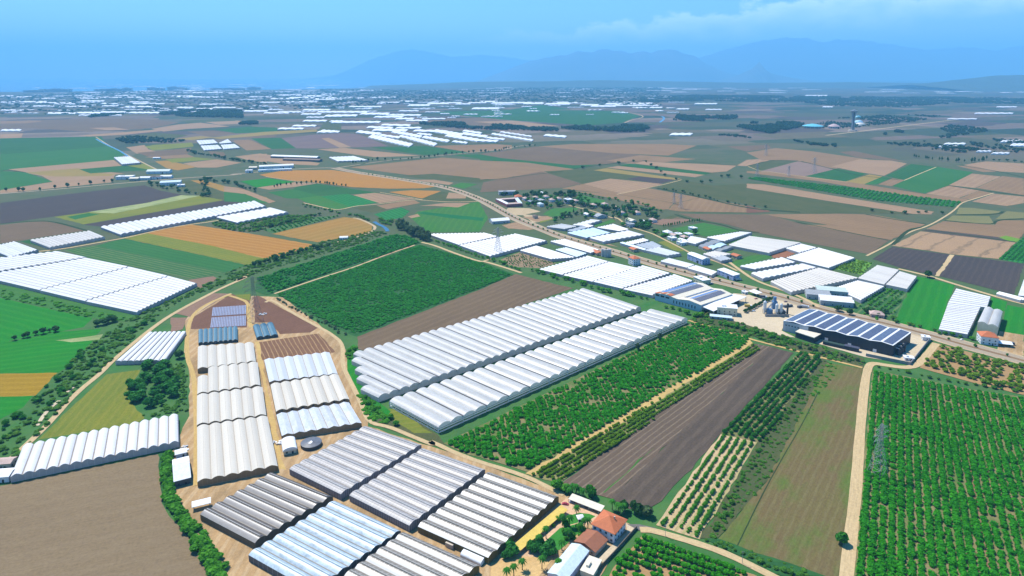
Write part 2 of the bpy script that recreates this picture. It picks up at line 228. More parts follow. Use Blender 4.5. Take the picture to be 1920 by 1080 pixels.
('field','crop',(0.516,0.856),[(-295.7,794.2),(-148.3,1038.6),(-47.1,941.5),(4.4,875.1),(-40.7,807.7),(-161.3,656.1),(-190.6,679.1),(-244.1,734.7)]),
('field','crop',(0.491,0.871),[(-344.1,857.3),(-204.9,1104.6),(-177.2,1094.7),(-147.2,1047.6),(-245,885.9),(-294.1,799.6),(-305.9,788.9),(-325.9,805)]),
('field','plough',(0.618,0.786),[(-162.1,656.1),(-40.8,810.5),(5.1,877.6),(78.7,815.3),(-135.9,611.6),(-153.4,624.4)]),
('field','green',(0.915,-0.404),[(-670.7,789.5),(-629.8,779.5),(-472.7,710.1),(-465.7,683.4),(-517.5,646.8),(-518.1,633.2),(-545.1,633.2)]),
('field','green',(0.935,0.355),[(-548.7,626.5),(-515.8,644.5),(-482.3,670.8),(-443.2,678.3),(-417.4,597.3),(-417.9,571.5),(-501.4,568.6)]),
('field','pale',(0.94,0.341),[(-471.6,646.8),(-452.3,653.8),(-432.2,663.4),(-427.2,649.1),(-452.1,642.2)]),
('field','gold3',(0.997,0.071),[(-500.8,567.9),(-417.9,571.5),(-407.2,527.7),(-465.4,524.5)]),
('field','green',(0.998,0.069),[(-458.6,523.8),(-409.2,527.2),(-403,507.7),(-407.4,488.1),(-412.9,467.2)]),
('verge','green2',(0.969,-0.249),[(-714,843.4),(-670,832.1),(-586.9,796.3),(-514.6,763.4),(-428.9,721.3),(-430.4,699.2),(-472.7,710.1),(-632.4,782.8)]),
('field','olive',(-0.203,0.979),[(-371.2,568.6),(-345.4,577.9),(-332.4,539.1),(-325.5,523),(-293.2,489.6),(-295.9,481),(-350.2,460.5),(-356,458.7)]),
('field','clayf',(0.944,0.33),[(-359.8,393.6),(-341.3,401.6),(-256.1,439.2),(-248.5,429.8),(-224.3,383.9),(-213.1,371.1),(-201,360.7),(-181.4,343),(-163,321.2),(-152,305.4),(-287.5,305.4)]),
('verge','crop',(0.88,0.474),[(-256.7,441.6),(-247.6,446.5),(-240.5,429.8),(-219.3,391.6),(-204.4,374.7),(-179.5,350.9),(-155.8,321.2),(-145.1,305.4),(-154,305.4),(-181.4,343),(-201,360.7),(-224.3,383.9)]),
('yard','dirt',(0.014,1),[(-366.9,704.6),(-365.9,776.2),(-320.8,786.2),(-282.3,780.2),(-210.2,688.6),(-169.4,630.9),(-113.9,485),(-112.2,477),(-42.5,440.1),(32.1,393.7),(51.8,382.7),(73,362.4),(66.2,350.7),(46.2,317.3),(31,279.6),(-134.4,279.6),(-203.2,374.7),(-219.3,391.6),(-246.4,440.1),(-259.2,493.3),(-333.6,644.5)]),
('field','soil',(0.116,0.993),[(-388.4,725.3),(-380.1,796.5),(-353.9,794.6),(-363.2,713)]),
('field','soil2',(0.129,0.992),[(-346,676.9),(-360.8,711.9),(-350.2,793.3),(-320.8,774.4),(-287.3,681.7),(-327.2,679.3)]),
('field','soil2',(0.516,0.856),[(-319.1,780.6),(-315.3,786.9),(-209.9,681.7),(-214.7,667.5),(-245.2,662.9),(-266.2,696.5),(-284.8,696.5)]),
('field','soil',(1,0),[(-385.5,711.9),(-366.5,711.9),(-355,676.9),(-362.9,667.5)]),
('field','olive',(0.987,0.16),[(-345.8,790.1),(-326.1,793.3),(-317.4,768.3),(-337.7,780.6)]),
('field','bedrows',(0.489,-0.872),[(-259.3,641.5),(-205.1,665.2),(-174,617.8),(-178.7,613.8),(-239.8,598.2)]),
('path','dirty',(0.974,0.225),[(-264.1,642.8),(-260.2,643.7),(-164.6,433.3),(-156.5,419.6),(-162,420.8),(-180,459.9)]),
('field','grass',(0.212,0.977),[(-115.4,485.2),(-111.2,504.6),(-93.4,500),(-55.9,464.5),(-47.1,446.5),(-65.8,452.8),(-107.8,481)]),
('field','olive',(0.969,0.248),[(-109,501.6),(-97.3,504.6),(-60.5,467.2),(-74.9,467.2)]),
('verge','green',(0.289,0.957),[(-164.7,623.8),(-160.9,636.4),(-155.6,628),(-154.3,611.8),(-139.3,571),(-124.1,528.9),(-98.7,500.2),(-100,492.2),(-113.1,484.4),(-124.5,511.4),(-151.7,571)]),
('field','orchsoil',(-0.103,0.995),[(-50.7,452.8),(201.1,698.1),(252.1,655.7),(237.6,633.6),(11,416.7),(-38.9,443.6)]),
('field','orchsoil2',(0.713,0.701),[(12.7,412.4),(241.8,637.6),(247.7,624.4),(32.3,405.2)]),
('path','dirty',(0.712,0.702),[(9.2,415.4),(245.7,648.7),(246,639),(14.6,412.4)]),
('field','ploughrows',(0.676,0.737),[(32.1,403.4),(247.2,637.6),(260.9,630.9),(63.8,388.1)]),
('field','ploughd',(0.63,0.776),[(63.8,388.1),(260.9,630.9),(277.5,615.4),(96,385.4),(85.8,377.5),(74,377.5)]),
('field','green2',(0.651,0.759),[(59.5,394.1),(96.5,437.4),(105.5,448.3),(85.5,423.3),(60.8,394.1)]),
('field','orchsoil',(0.638,0.77),[(158.4,465.3),(284.9,617.9),(303.9,607.8),(186.2,452.8)]),
('field','tanrows',(0.569,0.822),[(87.6,362.4),(158.8,465.3),(182.8,454.2),(110.7,349.8)]),
('field','grass',(0.62,0.785),[(182.3,452.8),(302.8,605.4),(300.7,593.3),(173.2,408.1),(121.3,350.7),(110.9,350.7)]),
('field','fallow',(0.592,0.806),[(121,349.8),(173.2,408.1),(299.7,593.3),(327,579.4),(180.3,317.3),(169.9,299.1),(161.6,317.3)]),
('verge','green2',(0.488,0.873),[(182.2,321.2),(278.5,493.3),(321.3,570.4),(324.3,570.4),(269.2,477),(182.3,317.3)]),
('verge','crop',(1,0),[(113.4,350.7),(121.3,350.7),(174,319.2),(180.8,309.8),(150.8,319.2)]),
('field','orchsoil',(-0.5,-0.866),[(334.7,577.1),(389.1,544.1),(439.8,521.7),(258.6,279.6),(162.9,279.6)]),
('path','clay',(0.862,-0.507),[(389.5,546.1),(391.2,545.1),(260.2,317.3),(257.4,317.3)]),
('field','brownsoil',(0.731,-0.683),[(381.5,581.7),(433.5,637.6),(481.3,581.7),(439.6,527.4),(417.3,544.1)]),
('field','brownsoil',(0.852,-0.523),[(48,309.8),(56.3,327.1),(78.2,354.4),(147.7,311.7),(139.6,279.6),(36.2,279.6)]),
('yard','concrete',(0.997,0.082),[(223.9,724.9),(239.5,735.1),(277.8,796.3),(295.2,790.4),(309.7,767.3),(337.4,784.5),(352.8,745.6),(348.1,735.1),(303.3,700.6),(288.9,673.3),(295.8,654.1),(276.3,658.3),(251.6,695.9)]),
('yard','concrete',(0.771,-0.637),[(295.8,654.1),(308.9,639.9),(341.9,605.9),(375.3,588.4),(431.9,645.9),(426.4,669),(393.1,639.9)]),
('verge','grass',(0.593,0.805),[(196,700.6),(221.4,735.1),(251.6,695.9),(293.2,648),(340,602.3),(329.2,581.7),(283.1,616.8),(249.3,660.4)]),
('yard','pave',(0.616,0.788),[(21.1,370.4),(34.7,387.8),(38.5,387.8),(53.8,372.3),(51.2,366.7),(28.1,349.2),(27.2,344.2),(22.6,334.7),(1.3,336.2),(1.9,340.2)]),
('yard','dirtp',(0.908,0.419),[(-11.9,330.1),(1.3,336.2),(23.7,334.7),(18.9,327),(9.7,312.7),(-11.4,312.7)]),
('lawn','lawn',(0.349,0.937),[(30.8,360.8),(33,366.7),(37.1,371.8),(42.2,373.7),(48.3,372.7),(51.7,370.4),(47.6,366.7),(41.3,364.9)]),
('lawn','lawn',(0.653,0.757),[(17.5,345.9),(22.5,351.7),(28.9,359.5),(38.7,363.1),(40.4,356),(31.3,345),(27.5,341),(19.5,340.2)]),
('yard','concrete',(0.65,0.76),[(49.5,334.7),(58.3,345),(68.8,356),(69.6,364),(75.4,359.5),(58.4,337.8),(51.8,330.8),(47.2,333.9)]),
('yard','asph',(1,0),[(70,363.1),(77.3,363.1),(87.3,359.5),(83,356),(75.7,357.8)]),
]
ROADS=[
('road','tarmac',9,[(-1222.9,1473.9),(-1181.7,1502.4),(-1087.1,1566.6),(-999.9,1644.9),(-867.8,1748.1),(-725.3,1811),(-791.7,1798.2),(-710,1855.5),(-630.9,1913.3),(-550.3,1938.6),(-521.1,1929)]),
('verge','pale2',26,[(-521.1,1929),(-428.4,1832.1),(-282.9,1710.9),(-161.3,1593.3),(-103.7,1500.2),(-55,1399.9),(2.3,1242.9),(42.4,1166.2),(84.2,1088.3),(134.8,1024.1),(170.9,974.5),(203.7,929.4),(234,889.4),(318,799.3),(343.7,767.3),(359.6,740.3),(375.8,724.9),(390.8,712.5),(409.8,695.9),(429,673.3),(441.9,658.3),(457.9,635.2),(473,618.1),(490.4,596.8),(504.4,579.5)]),
('road','tarmac',20,[(-521.1,1929),(-428.4,1832.1),(-282.9,1710.9),(-161.3,1593.3),(-103.7,1500.2),(-55,1399.9),(2.3,1242.9),(42.4,1166.2),(84.2,1088.3),(134.8,1024.1),(170.9,974.5),(203.7,929.4),(234,889.4),(318,799.3),(343.7,767.3),(359.6,740.3),(375.8,724.9),(390.8,712.5),(409.8,695.9),(429,673.3),(441.9,658.3),(457.9,635.2),(473,618.1),(490.4,596.8),(504.4,579.5)]),
('median','clay',4,[(-521.1,1929),(-428.4,1832.1),(-282.9,1710.9),(-161.3,1593.3),(-103.7,1500.2),(-55,1399.9),(2.3,1242.9),(42.4,1166.2),(84.2,1088.3),(134.8,1024.1),(170.9,974.5),(203.7,929.4),(234,889.4),(318,799.3),(343.7,767.3),(359.6,740.3),(375.8,724.9),(390.8,712.5),(409.8,695.9),(429,673.3),(441.9,658.3),(457.9,635.2),(473,618.1),(490.4,596.8),(504.4,579.5)]),
('road','tarmac',8,[(-521.1,1929),(-377.2,2144.5),(-216.2,2255.7),(-11.2,2463.1),(-54.4,2335.2),(5.1,2530),(90.4,2591.6)]),
('dirt_road','lane',5,[(-357.5,433.3),(-359.5,452.8),(-363.6,481),(-375.3,530.5),(-377.2,570.4),(-382.7,593.3),(-389.5,678.3),(-389.1,727.1),(-377.1,796.3),(-372.9,817.4),(-356.3,875.1),(-370.1,839.1),(-359.5,882.6)]),
('dirt_road','lane',3.5,[(-321.6,615.8),(-345,667.5),(-362.1,706.7),(-364,739.1),(-358.4,780.6),(-351.8,794.6)]),
('dirt_road','dirty',4,[(-210.6,401.6),(-243.3,472.6),(-273.8,534),(-292.7,570.4),(-318.6,609.5),(-361.9,704.6),(-367.3,750.9),(-351.2,792.9)]),
('dirt_road','dirty',4,[(-282.7,681.7),(-300.3,717.2),(-317.1,762.3),(-336.4,777.5),(-350.7,786.9)]),
('dirt_road','lane',4,[(-296.9,762.3),(-294.1,774.4),(-254.2,728),(-218.2,691.5),(-190.3,662.9),(-171.2,636.4),(-160.9,588.9),(-141.5,547.6),(-124.5,511.4),(-112.6,481.8),(-95.8,476.8),(-75.3,462.2),(-55,448.5),(-64.6,459),(-32.6,433.6),(7.9,413.5),(25.4,398.6),(33.7,391.5)]),
('dirt_road','lane',3.5,[(-297.4,794.2),(-259.9,857.3),(-222.4,912.9),(-192.6,975.8),(-156.6,1034.2)]),
('dirt_road','lane',5,[(-147.8,1052.1),(-125.3,1034.2),(-87.5,983.8),(-46.9,937.8),(-41.1,941.8),(13.2,882.9)]),
('dirt_road','lane',3.5,[(-41.1,941.8),(-10.8,976.1),(12.7,1000.4)]),
('dirt_road','lane',5,[(77.1,358.2),(83.8,358.2),(105.8,347.7),(122.7,338.4),(141.8,321.2),(156.5,307.9)]),
('dirt_road','lane',7,[(176.8,310.5),(190.5,334.5),(225.2,393.7),(270.1,474.7),(311.8,547.7),(333.4,583),(342.6,592.4),(351.3,587.7),(369.7,580.6),(385.6,590),(407.6,612.3),(432.9,638.9)]),
('dirt_road','dirty',3.5,[(196.7,702.9),(221.9,677.7),(248.2,648),(281.6,620.6),(298.1,605.9),(327.7,581.7)]),
('dirt_road','lane',3.5,[(537.1,970.4),(616.2,1044.5),(691.8,1124.7),(746.1,1163.7),(803.9,1217.8),(896.2,1312.2),(959.1,1388.8),(1012.4,1430.5),(1118.5,1511.8)]),
('dirt_road','lane',6,[(546,902.2),(560,881.1),(570.5,863),(580,832.1),(592.6,797.1),(602.9,773.3),(612.2,756.4),(627.7,732.2)]),
('dirt_road','lane',5,[(-499.1,1319),(-546.3,1218.8),(-606.3,1171.1),(-630.2,1125.6),(-650.9,1080.9),(-661.6,1068.8),(-684.5,1039.5),(-706.2,1011.7),(-734.2,995.8)]),
('dirt_road','lane',4,[(-446.7,1391.4),(-416.9,1366.5),(-359,1314.7),(-343.8,1326.9),(-326.6,1358.4),(-291.6,1371.4),(-217.7,1429.5),(-193.7,1422.4),(-135.8,1399.9),(-74.8,1408.4)]),
('dirt_road','lane',3,[(-308.1,1520),(-224.5,1452.9),(-193.7,1422.4)]),
('dirt_road','lane',3,[(-663.3,1762.8),(-571.7,1693.4),(-519.4,1661.9),(-485.4,1650.1)]),
('dirt_road','pale2',5,[(-292.8,1045.6),(-259.3,1091.2),(-245.8,1123.8),(-243.8,1152.4),(-251.4,1176.3),(-291.8,1233.7),(-304.9,1240.4)]),
('dirt_road','pale2',5,[(-1843,2924.6),(-1554.5,2546.1),(-1350,2293.9),(-1195.7,2103.8),(-1029.1,1898.4)]),
('dirt_road','lane',3,[(240.2,1493.7),(326.4,1580),(389.2,1642.3),(444,1709.5)]),
('dirt_road','lane',3,[(1020.6,1700),(1135.2,1820.4),(1262.8,1952.4)]),
('dirt_road','pale2',12,[(1430,3008),(1697,3226),(2078,3546),(2610,3987),(2779,4115)]),
('dirt_road','lane',4,[(193.4,1257.2),(206.2,1223.2),(205.3,1175.4),(241.3,1117),(248.5,1089.8),(255.3,1063.9),(271.1,1004),(275.5,976.4),(297.7,945.2),(309.2,915.8),(315,892.6)]),
('dirt_road','lane',5,[(317.6,944.6),(319.8,897.2),(323.6,847.3),(342.5,811.6),(358,778.7),(362,745.6)]),
('dirt_road','pale2',8,[(651,3823),(728,4053),(815,4223),(879,4407),(883,4715),(820,4945)]),
('dirt_road','lane',3,[(708,1977.8),(707.8,1871.1),(731.2,1856.7)]),
('dirt_road','lane',3,[(731.2,1856.7),(787.1,1759.5),(858.6,1669.4)]),
('dirt_road','lane',4,[(119.4,1364.7),(143.5,1329.8),(167.1,1301.2),(183.5,1256.1),(197.9,1230.5)]),
('verge','ditch',5,[(920.5,2086.4),(931.5,1952.4),(937.6,1876.9),(944.5,1793.4),(975.9,1749.3),(1012.1,1704.8)]),
('verge','ditch',6,[(1083.6,1617.8),(1108.8,1550.9),(1163.3,1478.2)]),
('verge','ditch',6,[(871.2,1270.1),(956.4,1274.2),(985.7,1300.7)]),
('verge','ditch',5,[(814.8,1217.8),(880.7,1178.8),(912.4,1220.3),(977.1,1234.3)]),
('verge','ditch',6,[(694.8,1274.2),(721.3,1230.5),(760.5,1187.1)]),
('verge','ditch',6,[(1361.6,1990.8),(1386.8,1862.4),(1370.3,1749.3)]),
('verge','ditch',5,[(419.1,2094.7),(475.6,2062),(520,2030.2),(570,2082.3),(623.1,2030.2),(687.5,1976.9)]),
('verge','ditch',9,[(350.6,1580),(421.5,1458),(483.2,1335.5),(528.2,1310),(575,1293.6)]),
('verge','ditch',8,[(-1771.4,2293.9),(-1665.9,2402.2),(-1555.3,2556.3)]),
('verge','ditch',6,[(-943.2,1190),(-907.3,1211.1),(-866.3,1215.9),(-750.9,1136.9)]),
('verge','ditch',6,[(-1458.3,1864.7),(-1459.9,1898.4),(-1371.2,1842.9)]),
('verge','ditch',5,[(-83.7,1709.5),(-31.6,1717.9),(49.5,1797.6),(146,1861.4)]),
('verge','ditch',6,[(179,1912.2),(290.8,2014.7),(433.1,2111.5)]),
('verge','ditch',5,[(704.6,1968.2),(838.1,2122.8),(917.4,2100.8),(931.5,1952.4)]),
('verge','ditch',6,[(614.3,1036.3),(700.5,1141.3),(734.1,1159.8)]),
('verge','ditch',5,[(319.9,1273),(341.8,1222.4),(386.6,1181.3),(400.3,1132.1),(430.6,1121.7)]),
('verge','ditch',5,[(731.3,1141.3),(785.9,1094.7),(825.7,1054.8)]),
('verge','ditch',4,[(529.3,1205.3),(576.1,1135.6),(623.2,1065.4)]),
('verge','ditch',5,[(-481.6,1948.3),(-438.9,2087.3),(-347.7,2113.6),(-234.4,2184.4)]),
('path','ditch',0.7,[(262.3,530.5),(226,478.1),(193.7,434.5),(162.9,391.6),(131.2,344.6)]),
('riverbed','concrete',3,[(-370.6,477.8),(-377.6,496.1),(-379.9,508.2),(-380.6,518.3)]),
('riverbed','concrete',2.5,[(-383.9,528.8),(-384.1,536.9),(-384.7,546.6)]),
]
RIVERS=[
('river','river',7,[(-257.8,1207.5),(-244.4,1182.4),(-233.8,1170.2),(-222.6,1146.5),(-218.1,1129.4)]),
('river','river',7,[(-1784.7,2831.7),(-1592.6,2589.5),(-1410.7,2373.5),(-1191.9,2075.5)]),
('river','river',14,[(860,3851),(971,4212),(999,4419)]),
]
GREENHOUSES=[
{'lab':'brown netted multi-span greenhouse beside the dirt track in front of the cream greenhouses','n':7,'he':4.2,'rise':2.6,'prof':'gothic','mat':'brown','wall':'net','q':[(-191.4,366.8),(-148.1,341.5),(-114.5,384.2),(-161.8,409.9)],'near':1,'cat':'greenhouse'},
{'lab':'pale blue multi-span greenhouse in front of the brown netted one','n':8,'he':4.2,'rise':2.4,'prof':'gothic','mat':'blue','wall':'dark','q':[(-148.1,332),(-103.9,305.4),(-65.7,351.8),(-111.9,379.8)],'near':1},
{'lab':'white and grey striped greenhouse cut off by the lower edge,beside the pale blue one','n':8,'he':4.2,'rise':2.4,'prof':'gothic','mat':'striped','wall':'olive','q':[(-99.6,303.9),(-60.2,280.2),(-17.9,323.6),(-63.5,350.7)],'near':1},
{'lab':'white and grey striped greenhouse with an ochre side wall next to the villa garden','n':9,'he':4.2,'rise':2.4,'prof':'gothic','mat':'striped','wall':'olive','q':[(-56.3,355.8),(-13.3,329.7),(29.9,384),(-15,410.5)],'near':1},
{'lab':'purple grey whitewashed glasshouse beside the round black water tank','n':9,'he':4.4,'rise':2.4,'prof':'gothic','mat':'wash','wall':'glass','q':[(-152.3,413.9),(-110,386.2),(-65.9,443.7),(-111.9,469.8)],'near':1},
{'lab':'purple grey whitewashed glasshouse between its twin and the striped greenhouse by the villa','n':9,'he':4.4,'rise':2.4,'prof':'gothic','mat':'wash','wall':'glass','q':[(-104.3,385.2),(-61.4,356.2),(-18.3,413.3),(-63.8,439.3)],'near':1},
{'lab':'cream greenhouse just below the dark teal tunnels,rear of its column of four','n':6,'he':4,'rise':2.6,'prof':'gothic','mat':'cream','wall':'net','q':[(-311.7,620.7),(-288.4,570.2),(-241,586.4),(-260.3,630.3)],'near':1},
{'lab':'cream greenhouse with a shortened first span,second in its column','n':6,'he':4,'rise':2.6,'prof':'gothic','mat':'cream','wall':'net','q':[(-287.9,570.2),(-266.1,522),(-218.5,537.9),(-238.7,584.6)],'near':1,'start':[0.33]},
{'lab':'cream greenhouse with small dark gable fans,third in its column','n':6,'he':4,'rise':2.6,'prof':'gothic','mat':'cream','wall':'net','q':[(-265.1,519.6),(-242.8,471.7),(-194.8,487),(-215.6,534.8)],'near':1,'fans':1},
{'lab':'longest cream greenhouse at the front of its column beside the white shed','n':6,'he':4,'rise':2.6,'prof':'gothic','mat':'cream','wall':'net','q':[(-241.4,469.2),(-208.6,399.7),(-161.6,417.8),(-193.1,484.9)],'near':1},
{'lab':'bluish white greenhouse right behind the brown seed beds','n':7,'he':4,'rise':2.2,'prof':'gable','mat':'film2','wall':'net','q':[(-234.7,590.5),(-213.2,544.3),(-157.4,560.8),(-177.7,607.8)],'near':1},
{'lab':'cream greenhouse in the middle of the short right-hand column of three','n':7,'he':4,'rise':2.4,'prof':'gothic','mat':'cream','wall':'net','q':[(-210.5,539.5),(-189.2,492.8),(-135.1,512.9),(-156.5,559.2)],'near':1,'fans':1},
{'lab':'blue stained white greenhouse beside the small curved white shed','n':7,'he':4,'rise':2.2,'prof':'gable','mat':'stain','wall':'net','q':[(-187.2,488),(-172.1,456.6),(-116.6,475.2),(-134.4,508)],'near':1},
{'lab':'row of joined dark teal plastic tunnels below the grey nursery beds','n':8,'he':2.2,'rise':2.2,'prof':'round','mat':'teal','wall':'tealw','q':[(-334,669),(-317.3,633.3),(-280.9,641.9),(-295.8,677.6)],'near':1},
{'lab':'three joined teal tunnels with a white patch on the brown soil','n':3,'he':2.2,'rise':2.6,'prof':'round','mat':'teal','wall':'tealw','q':[(-280.5,681),(-263.8,647.6),(-244.2,655.2),(-261.8,689.8)],'near':1},
{'lab':'white greenhouse with three dark valley shade strips beside the diagonal dirt road','n':8,'he':3.2,'rise':2,'prof':'round','mat':'film','wall':'white','q':[(-381.9,659.4),(-374.6,588.2),(-328.6,590.2),(-343.2,661.4)],'near':1,'shade_every':2},
{'lab':'long fifteen-span white greenhouse at the top of the bare brown field','n':15,'he':4,'rise':3,'prof':'gothic','mat':'film','wall':'white','q':[(-355.3,442.4),(-336.4,404.9),(-244.5,447.9),(-264.9,487.6)],'near':1},
{'lab':'huge white greenhouse with stepped left end,rear of the pair in the middle','n':34,'he':4.2,'rise':2.6,'prof':'round','mat':'film','wall':'white','q':[(-186.3,577.2),(-111.7,515.6),(149.5,732.9),(92.1,800.9)],'near':1,'start':[0.755,0.54,0.355,0.14,0.0],'shade_every':2},
{'lab':'white greenhouse with open railed sides,front of the pair beside the orchard','n':28,'he':5.2,'rise':2.6,'prof':'round','mat':'film','wall':'rails','q':[(-100.9,507.9),(-56.3,467),(193.5,695.3),(161.9,723.3)],'near':1,'shade_every':2},
{'lab':'rearmost narrow section of the wide white greenhouse sheet on the left','n':17,'he':4,'rise':2.2,'prof':'gable','mat':'film','wall':'white','q':[(-829,900),(-718.4,864.6),(-629.6,948.9),(-694.1,982)],'near':1},
{'lab':'second section of the wide white greenhouse sheet,behind the first dotted gap','n':17,'he':4,'rise':2.2,'prof':'gable','mat':'film','wall':'white','q':[(-715.6,856.5),(-593.5,797.6),(-538.3,900),(-627.1,945.1)],'near':1},
{'lab':'third section of the wide white greenhouse sheet between the two dotted gaps','n':17,'he':4,'rise':2.2,'prof':'gable','mat':'film','wall':'white','q':[(-591.7,796.2),(-510.2,756.5),(-460.7,856.5),(-536,898.3)],'near':1},
{'lab':'front section of the wide white greenhouse sheet,nearest the river','n':17,'he':4,'rise':2.2,'prof':'gable','mat':'film','wall':'white','q':[(-508.1,755.2),(-427,718.6),(-408.2,824.2),(-458.9,854.9)],'near':1},
{'lab':'creamy white greenhouse along the lane behind the wide white sheet','n':14,'he':4,'rise':2.4,'prof':'gothic','mat':'cream2','wall':'white','q':[(-787.4,1051.5),(-722.4,1003.8),(-678.7,1073.1),(-729.9,1115.9)],'near':1},
{'lab':'white greenhouse pair at the far left end of the lane','n':8,'he':4,'rise':2.4,'prof':'gothic','mat':'film','wall':'white','q':[(-818.7,1002.1),(-742.1,948),(-730.6,989.3),(-804.6,1041.2)]},
{'lab':'very long white greenhouse beside the dark strip behind the golden field','n':28,'he':4,'rise':2.4,'prof':'gothic','mat':'film','wall':'white','q':[(-730.1,1145.6),(-661.7,1089.6),(-504.7,1333.3),(-549,1391)],'near':1},
{'lab':'shorter white greenhouse at the end of the very long one','n':9,'he':4,'rise':2.2,'prof':'gothic','mat':'film','wall':'white','q':[(-561.7,1229.5),(-501.9,1181.5),(-439.8,1274.7),(-488.2,1319.5)]},
{'lab':'white greenhouse left of the lattice tower behind the green crop field','n':16,'he':4,'rise':2.2,'prof':'gable','mat':'film','wall':'white','q':[(-141.7,1093.6),(-84.2,1021.8),(-24,1076.9),(-45.3,1099.6)],'near':1},
{'lab':'white greenhouse directly behind the lattice tower beside the main road','n':16,'he':4,'rise':2.2,'prof':'gable','mat':'film','wall':'white','q':[(-83.3,1019.2),(-32.3,953.9),(57.4,1047.8),(7.3,1095.6)],'near':1},
{'lab':'flat creamy greenhouse beside the brown tree nursery plot','n':8,'he':4,'rise':1.6,'prof':'gable','mat':'film','wall':'white','q':[(12.6,988),(57.8,938.9),(94.3,947.9),(39.3,1015.8)]},
{'lab':'pale blue grey greenhouse wedge beside the creamy flat one','n':5,'he':4,'rise':1.6,'prof':'gable','mat':'bluegrey','wall':'white','q':[(67.4,992.1),(96.6,950.1),(114.4,971.1),(85.7,1005.5)]},
{'lab':'white greenhouse along the roadside just behind the pale silos','n':6,'he':4,'rise':1.6,'prof':'gable','mat':'film','wall':'white','q':[(62.4,1044.1),(119.9,973.5),(135,992.1),(87.7,1058)]},
{'lab':'white greenhouse section beside the brown nursery plot,leftmost of four in a line','n':14,'he':4,'rise':2,'prof':'gable','mat':'film','wall':'white','q':[(38.4,886.8),(68.3,862.1),(140.8,925.7),(114.2,956.2)],'near':1},
{'lab':'white greenhouse section second of the four in a line,in front of the white villa','n':14,'he':4,'rise':2,'prof':'gable','mat':'film','wall':'white','q':[(69.5,859.6),(105.1,831.6),(174.8,894.2),(141.6,924.2)],'near':1},
{'lab':'white greenhouse section third of four in a line,with a red shed at its corner','n':14,'he':4,'rise':2,'prof':'gable','mat':'film','wall':'white','q':[(106.3,831.6),(139.4,803.1),(216.5,869.1),(186.8,905.8)],'near':1},
{'lab':'white greenhouse section last of the four,touching the solar roofed factory','n':14,'he':4,'rise':2,'prof':'gable','mat':'film','wall':'white','q':[(140.3,800.9),(171.8,777.4),(238.2,835.4),(221.2,863)],'near':1},
{'lab':'pale blue greenhouse across the road from the lattice tower','n':6,'he':4,'rise':1.8,'prof':'gable','mat':'blue2','wall':'white','q':[(94.8,1103),(124,1067.7),(169.9,1103),(145.4,1140.7)]},
{'lab':'white greenhouse behind the pale blue one across the road','n':6,'he':4,'rise':1.8,'prof':'gable','mat':'film','wall':'white','q':[(150.6,1142.2),(186.7,1117),(204.9,1127.6),(185.1,1170.8)]},
{'lab':'white greenhouse in front of the pale blue one across the road','n':8,'he':4,'rise':1.8,'prof':'gable','mat':'film','wall':'white','q':[(128.7,1067.7),(148.5,1041.2),(223.8,1089.4),(203.7,1120.5)]},
{'lab':'grey plastic greenhouse at the edge of the village trees','n':6,'he':4,'rise':1.8,'prof':'gable','mat':'grey','wall':'white','q':[(61.6,1149.6),(92.9,1131.2),(116.4,1151.1),(91,1172.3)]},
{'lab':'small dull grey greenhouse strip beside the pale blue greenhouse','n':3,'he':3.5,'rise':1.6,'prof':'gable','mat':'grey','wall':'white','q':[(96.4,1122.6),(107.9,1114.1),(138,1148),(127,1155.5)]},
{'lab':'white greenhouse close under the village trees','n':5,'he':4,'rise':1.8,'prof':'gable','mat':'film','wall':'white','q':[(109.1,1163.1),(127.1,1157.1),(167.1,1202.5),(150.5,1210.6)]},
{'lab':'small white greenhouse in the corner beside the village green strip','n':3,'he':4,'rise':1.8,'prof':'gable','mat':'film','wall':'white','q':[(126.5,1158.6),(135.6,1142.2),(147.5,1157.1),(135.2,1168.5)]},
{'lab':'white scalloped greenhouse strip behind two grey strips','n':7,'he':4,'rise':1.8,'prof':'gothic','mat':'film','wall':'white','q':[(184,1035.8),(194.2,1024.9),(224.4,1049.4),(217.7,1064)]},
{'lab':'pale blue strip greenhouse running beside the scalloped white one','n':2,'he':4,'rise':1.6,'prof':'gable','mat':'blue2','wall':'white','q':[(173.9,1034.6),(204.5,989.1),(208.7,995.9),(179.3,1039.5)]},
{'lab':'grey strip greenhouse between the scalloped white one and the road','n':4,'he':4,'rise':1.8,'prof':'gable','mat':'grey','wall':'white','q':[(196.5,1020.8),(215.2,991.9),(237.2,1012),(228.9,1043.2)]},
{'lab':'white strip greenhouse next to the dark shrub plot by the road','n':4,'he':4,'rise':1.8,'prof':'gable','mat':'film2','wall':'white','q':[(205.2,989.1),(233.5,957.8),(256.4,970),(231.8,1007.3)]},
{'lab':'long pale greenhouse strip along the main road before the blue shed','n':5,'he':4,'rise':1.8,'prof':'gable','mat':'film2','wall':'white','q':[(215.5,927.2),(245.5,895.3),(259.9,909.3),(231.7,943.8)]},
{'lab':'long pale greenhouse strip along the main road between the two blue sheds','n':5,'he':4,'rise':1.8,'prof':'gable','mat':'film2','wall':'white','q':[(245.5,893),(269.3,859.7),(281.6,875),(261,906)]},
{'lab':'white greenhouse between the lone dark tree and the grey sheds','n':6,'he':4,'rise':1.8,'prof':'gable','mat':'film','wall':'white','q':[(280.7,1041.9),(293.4,1026.7),(322.8,1057.6),(300.1,1080.2)]},
{'lab':'long scalloped white greenhouse at the edge of the brown ploughland','n':12,'he':4,'rise':1.8,'prof':'gothic','mat':'film','wall':'white','q':[(324.2,1070.4),(346,1045),(411.5,1103.9),(394,1109.4)]},
{'lab':'dark grey roofed shed greenhouse behind the blue white one','n':3,'he':4,'rise':1.8,'prof':'gable','mat':'dgrey','wall':'white','q':[(294.6,1014.9),(301.2,1001.6),(343.9,1048.1),(330,1053.2)]},
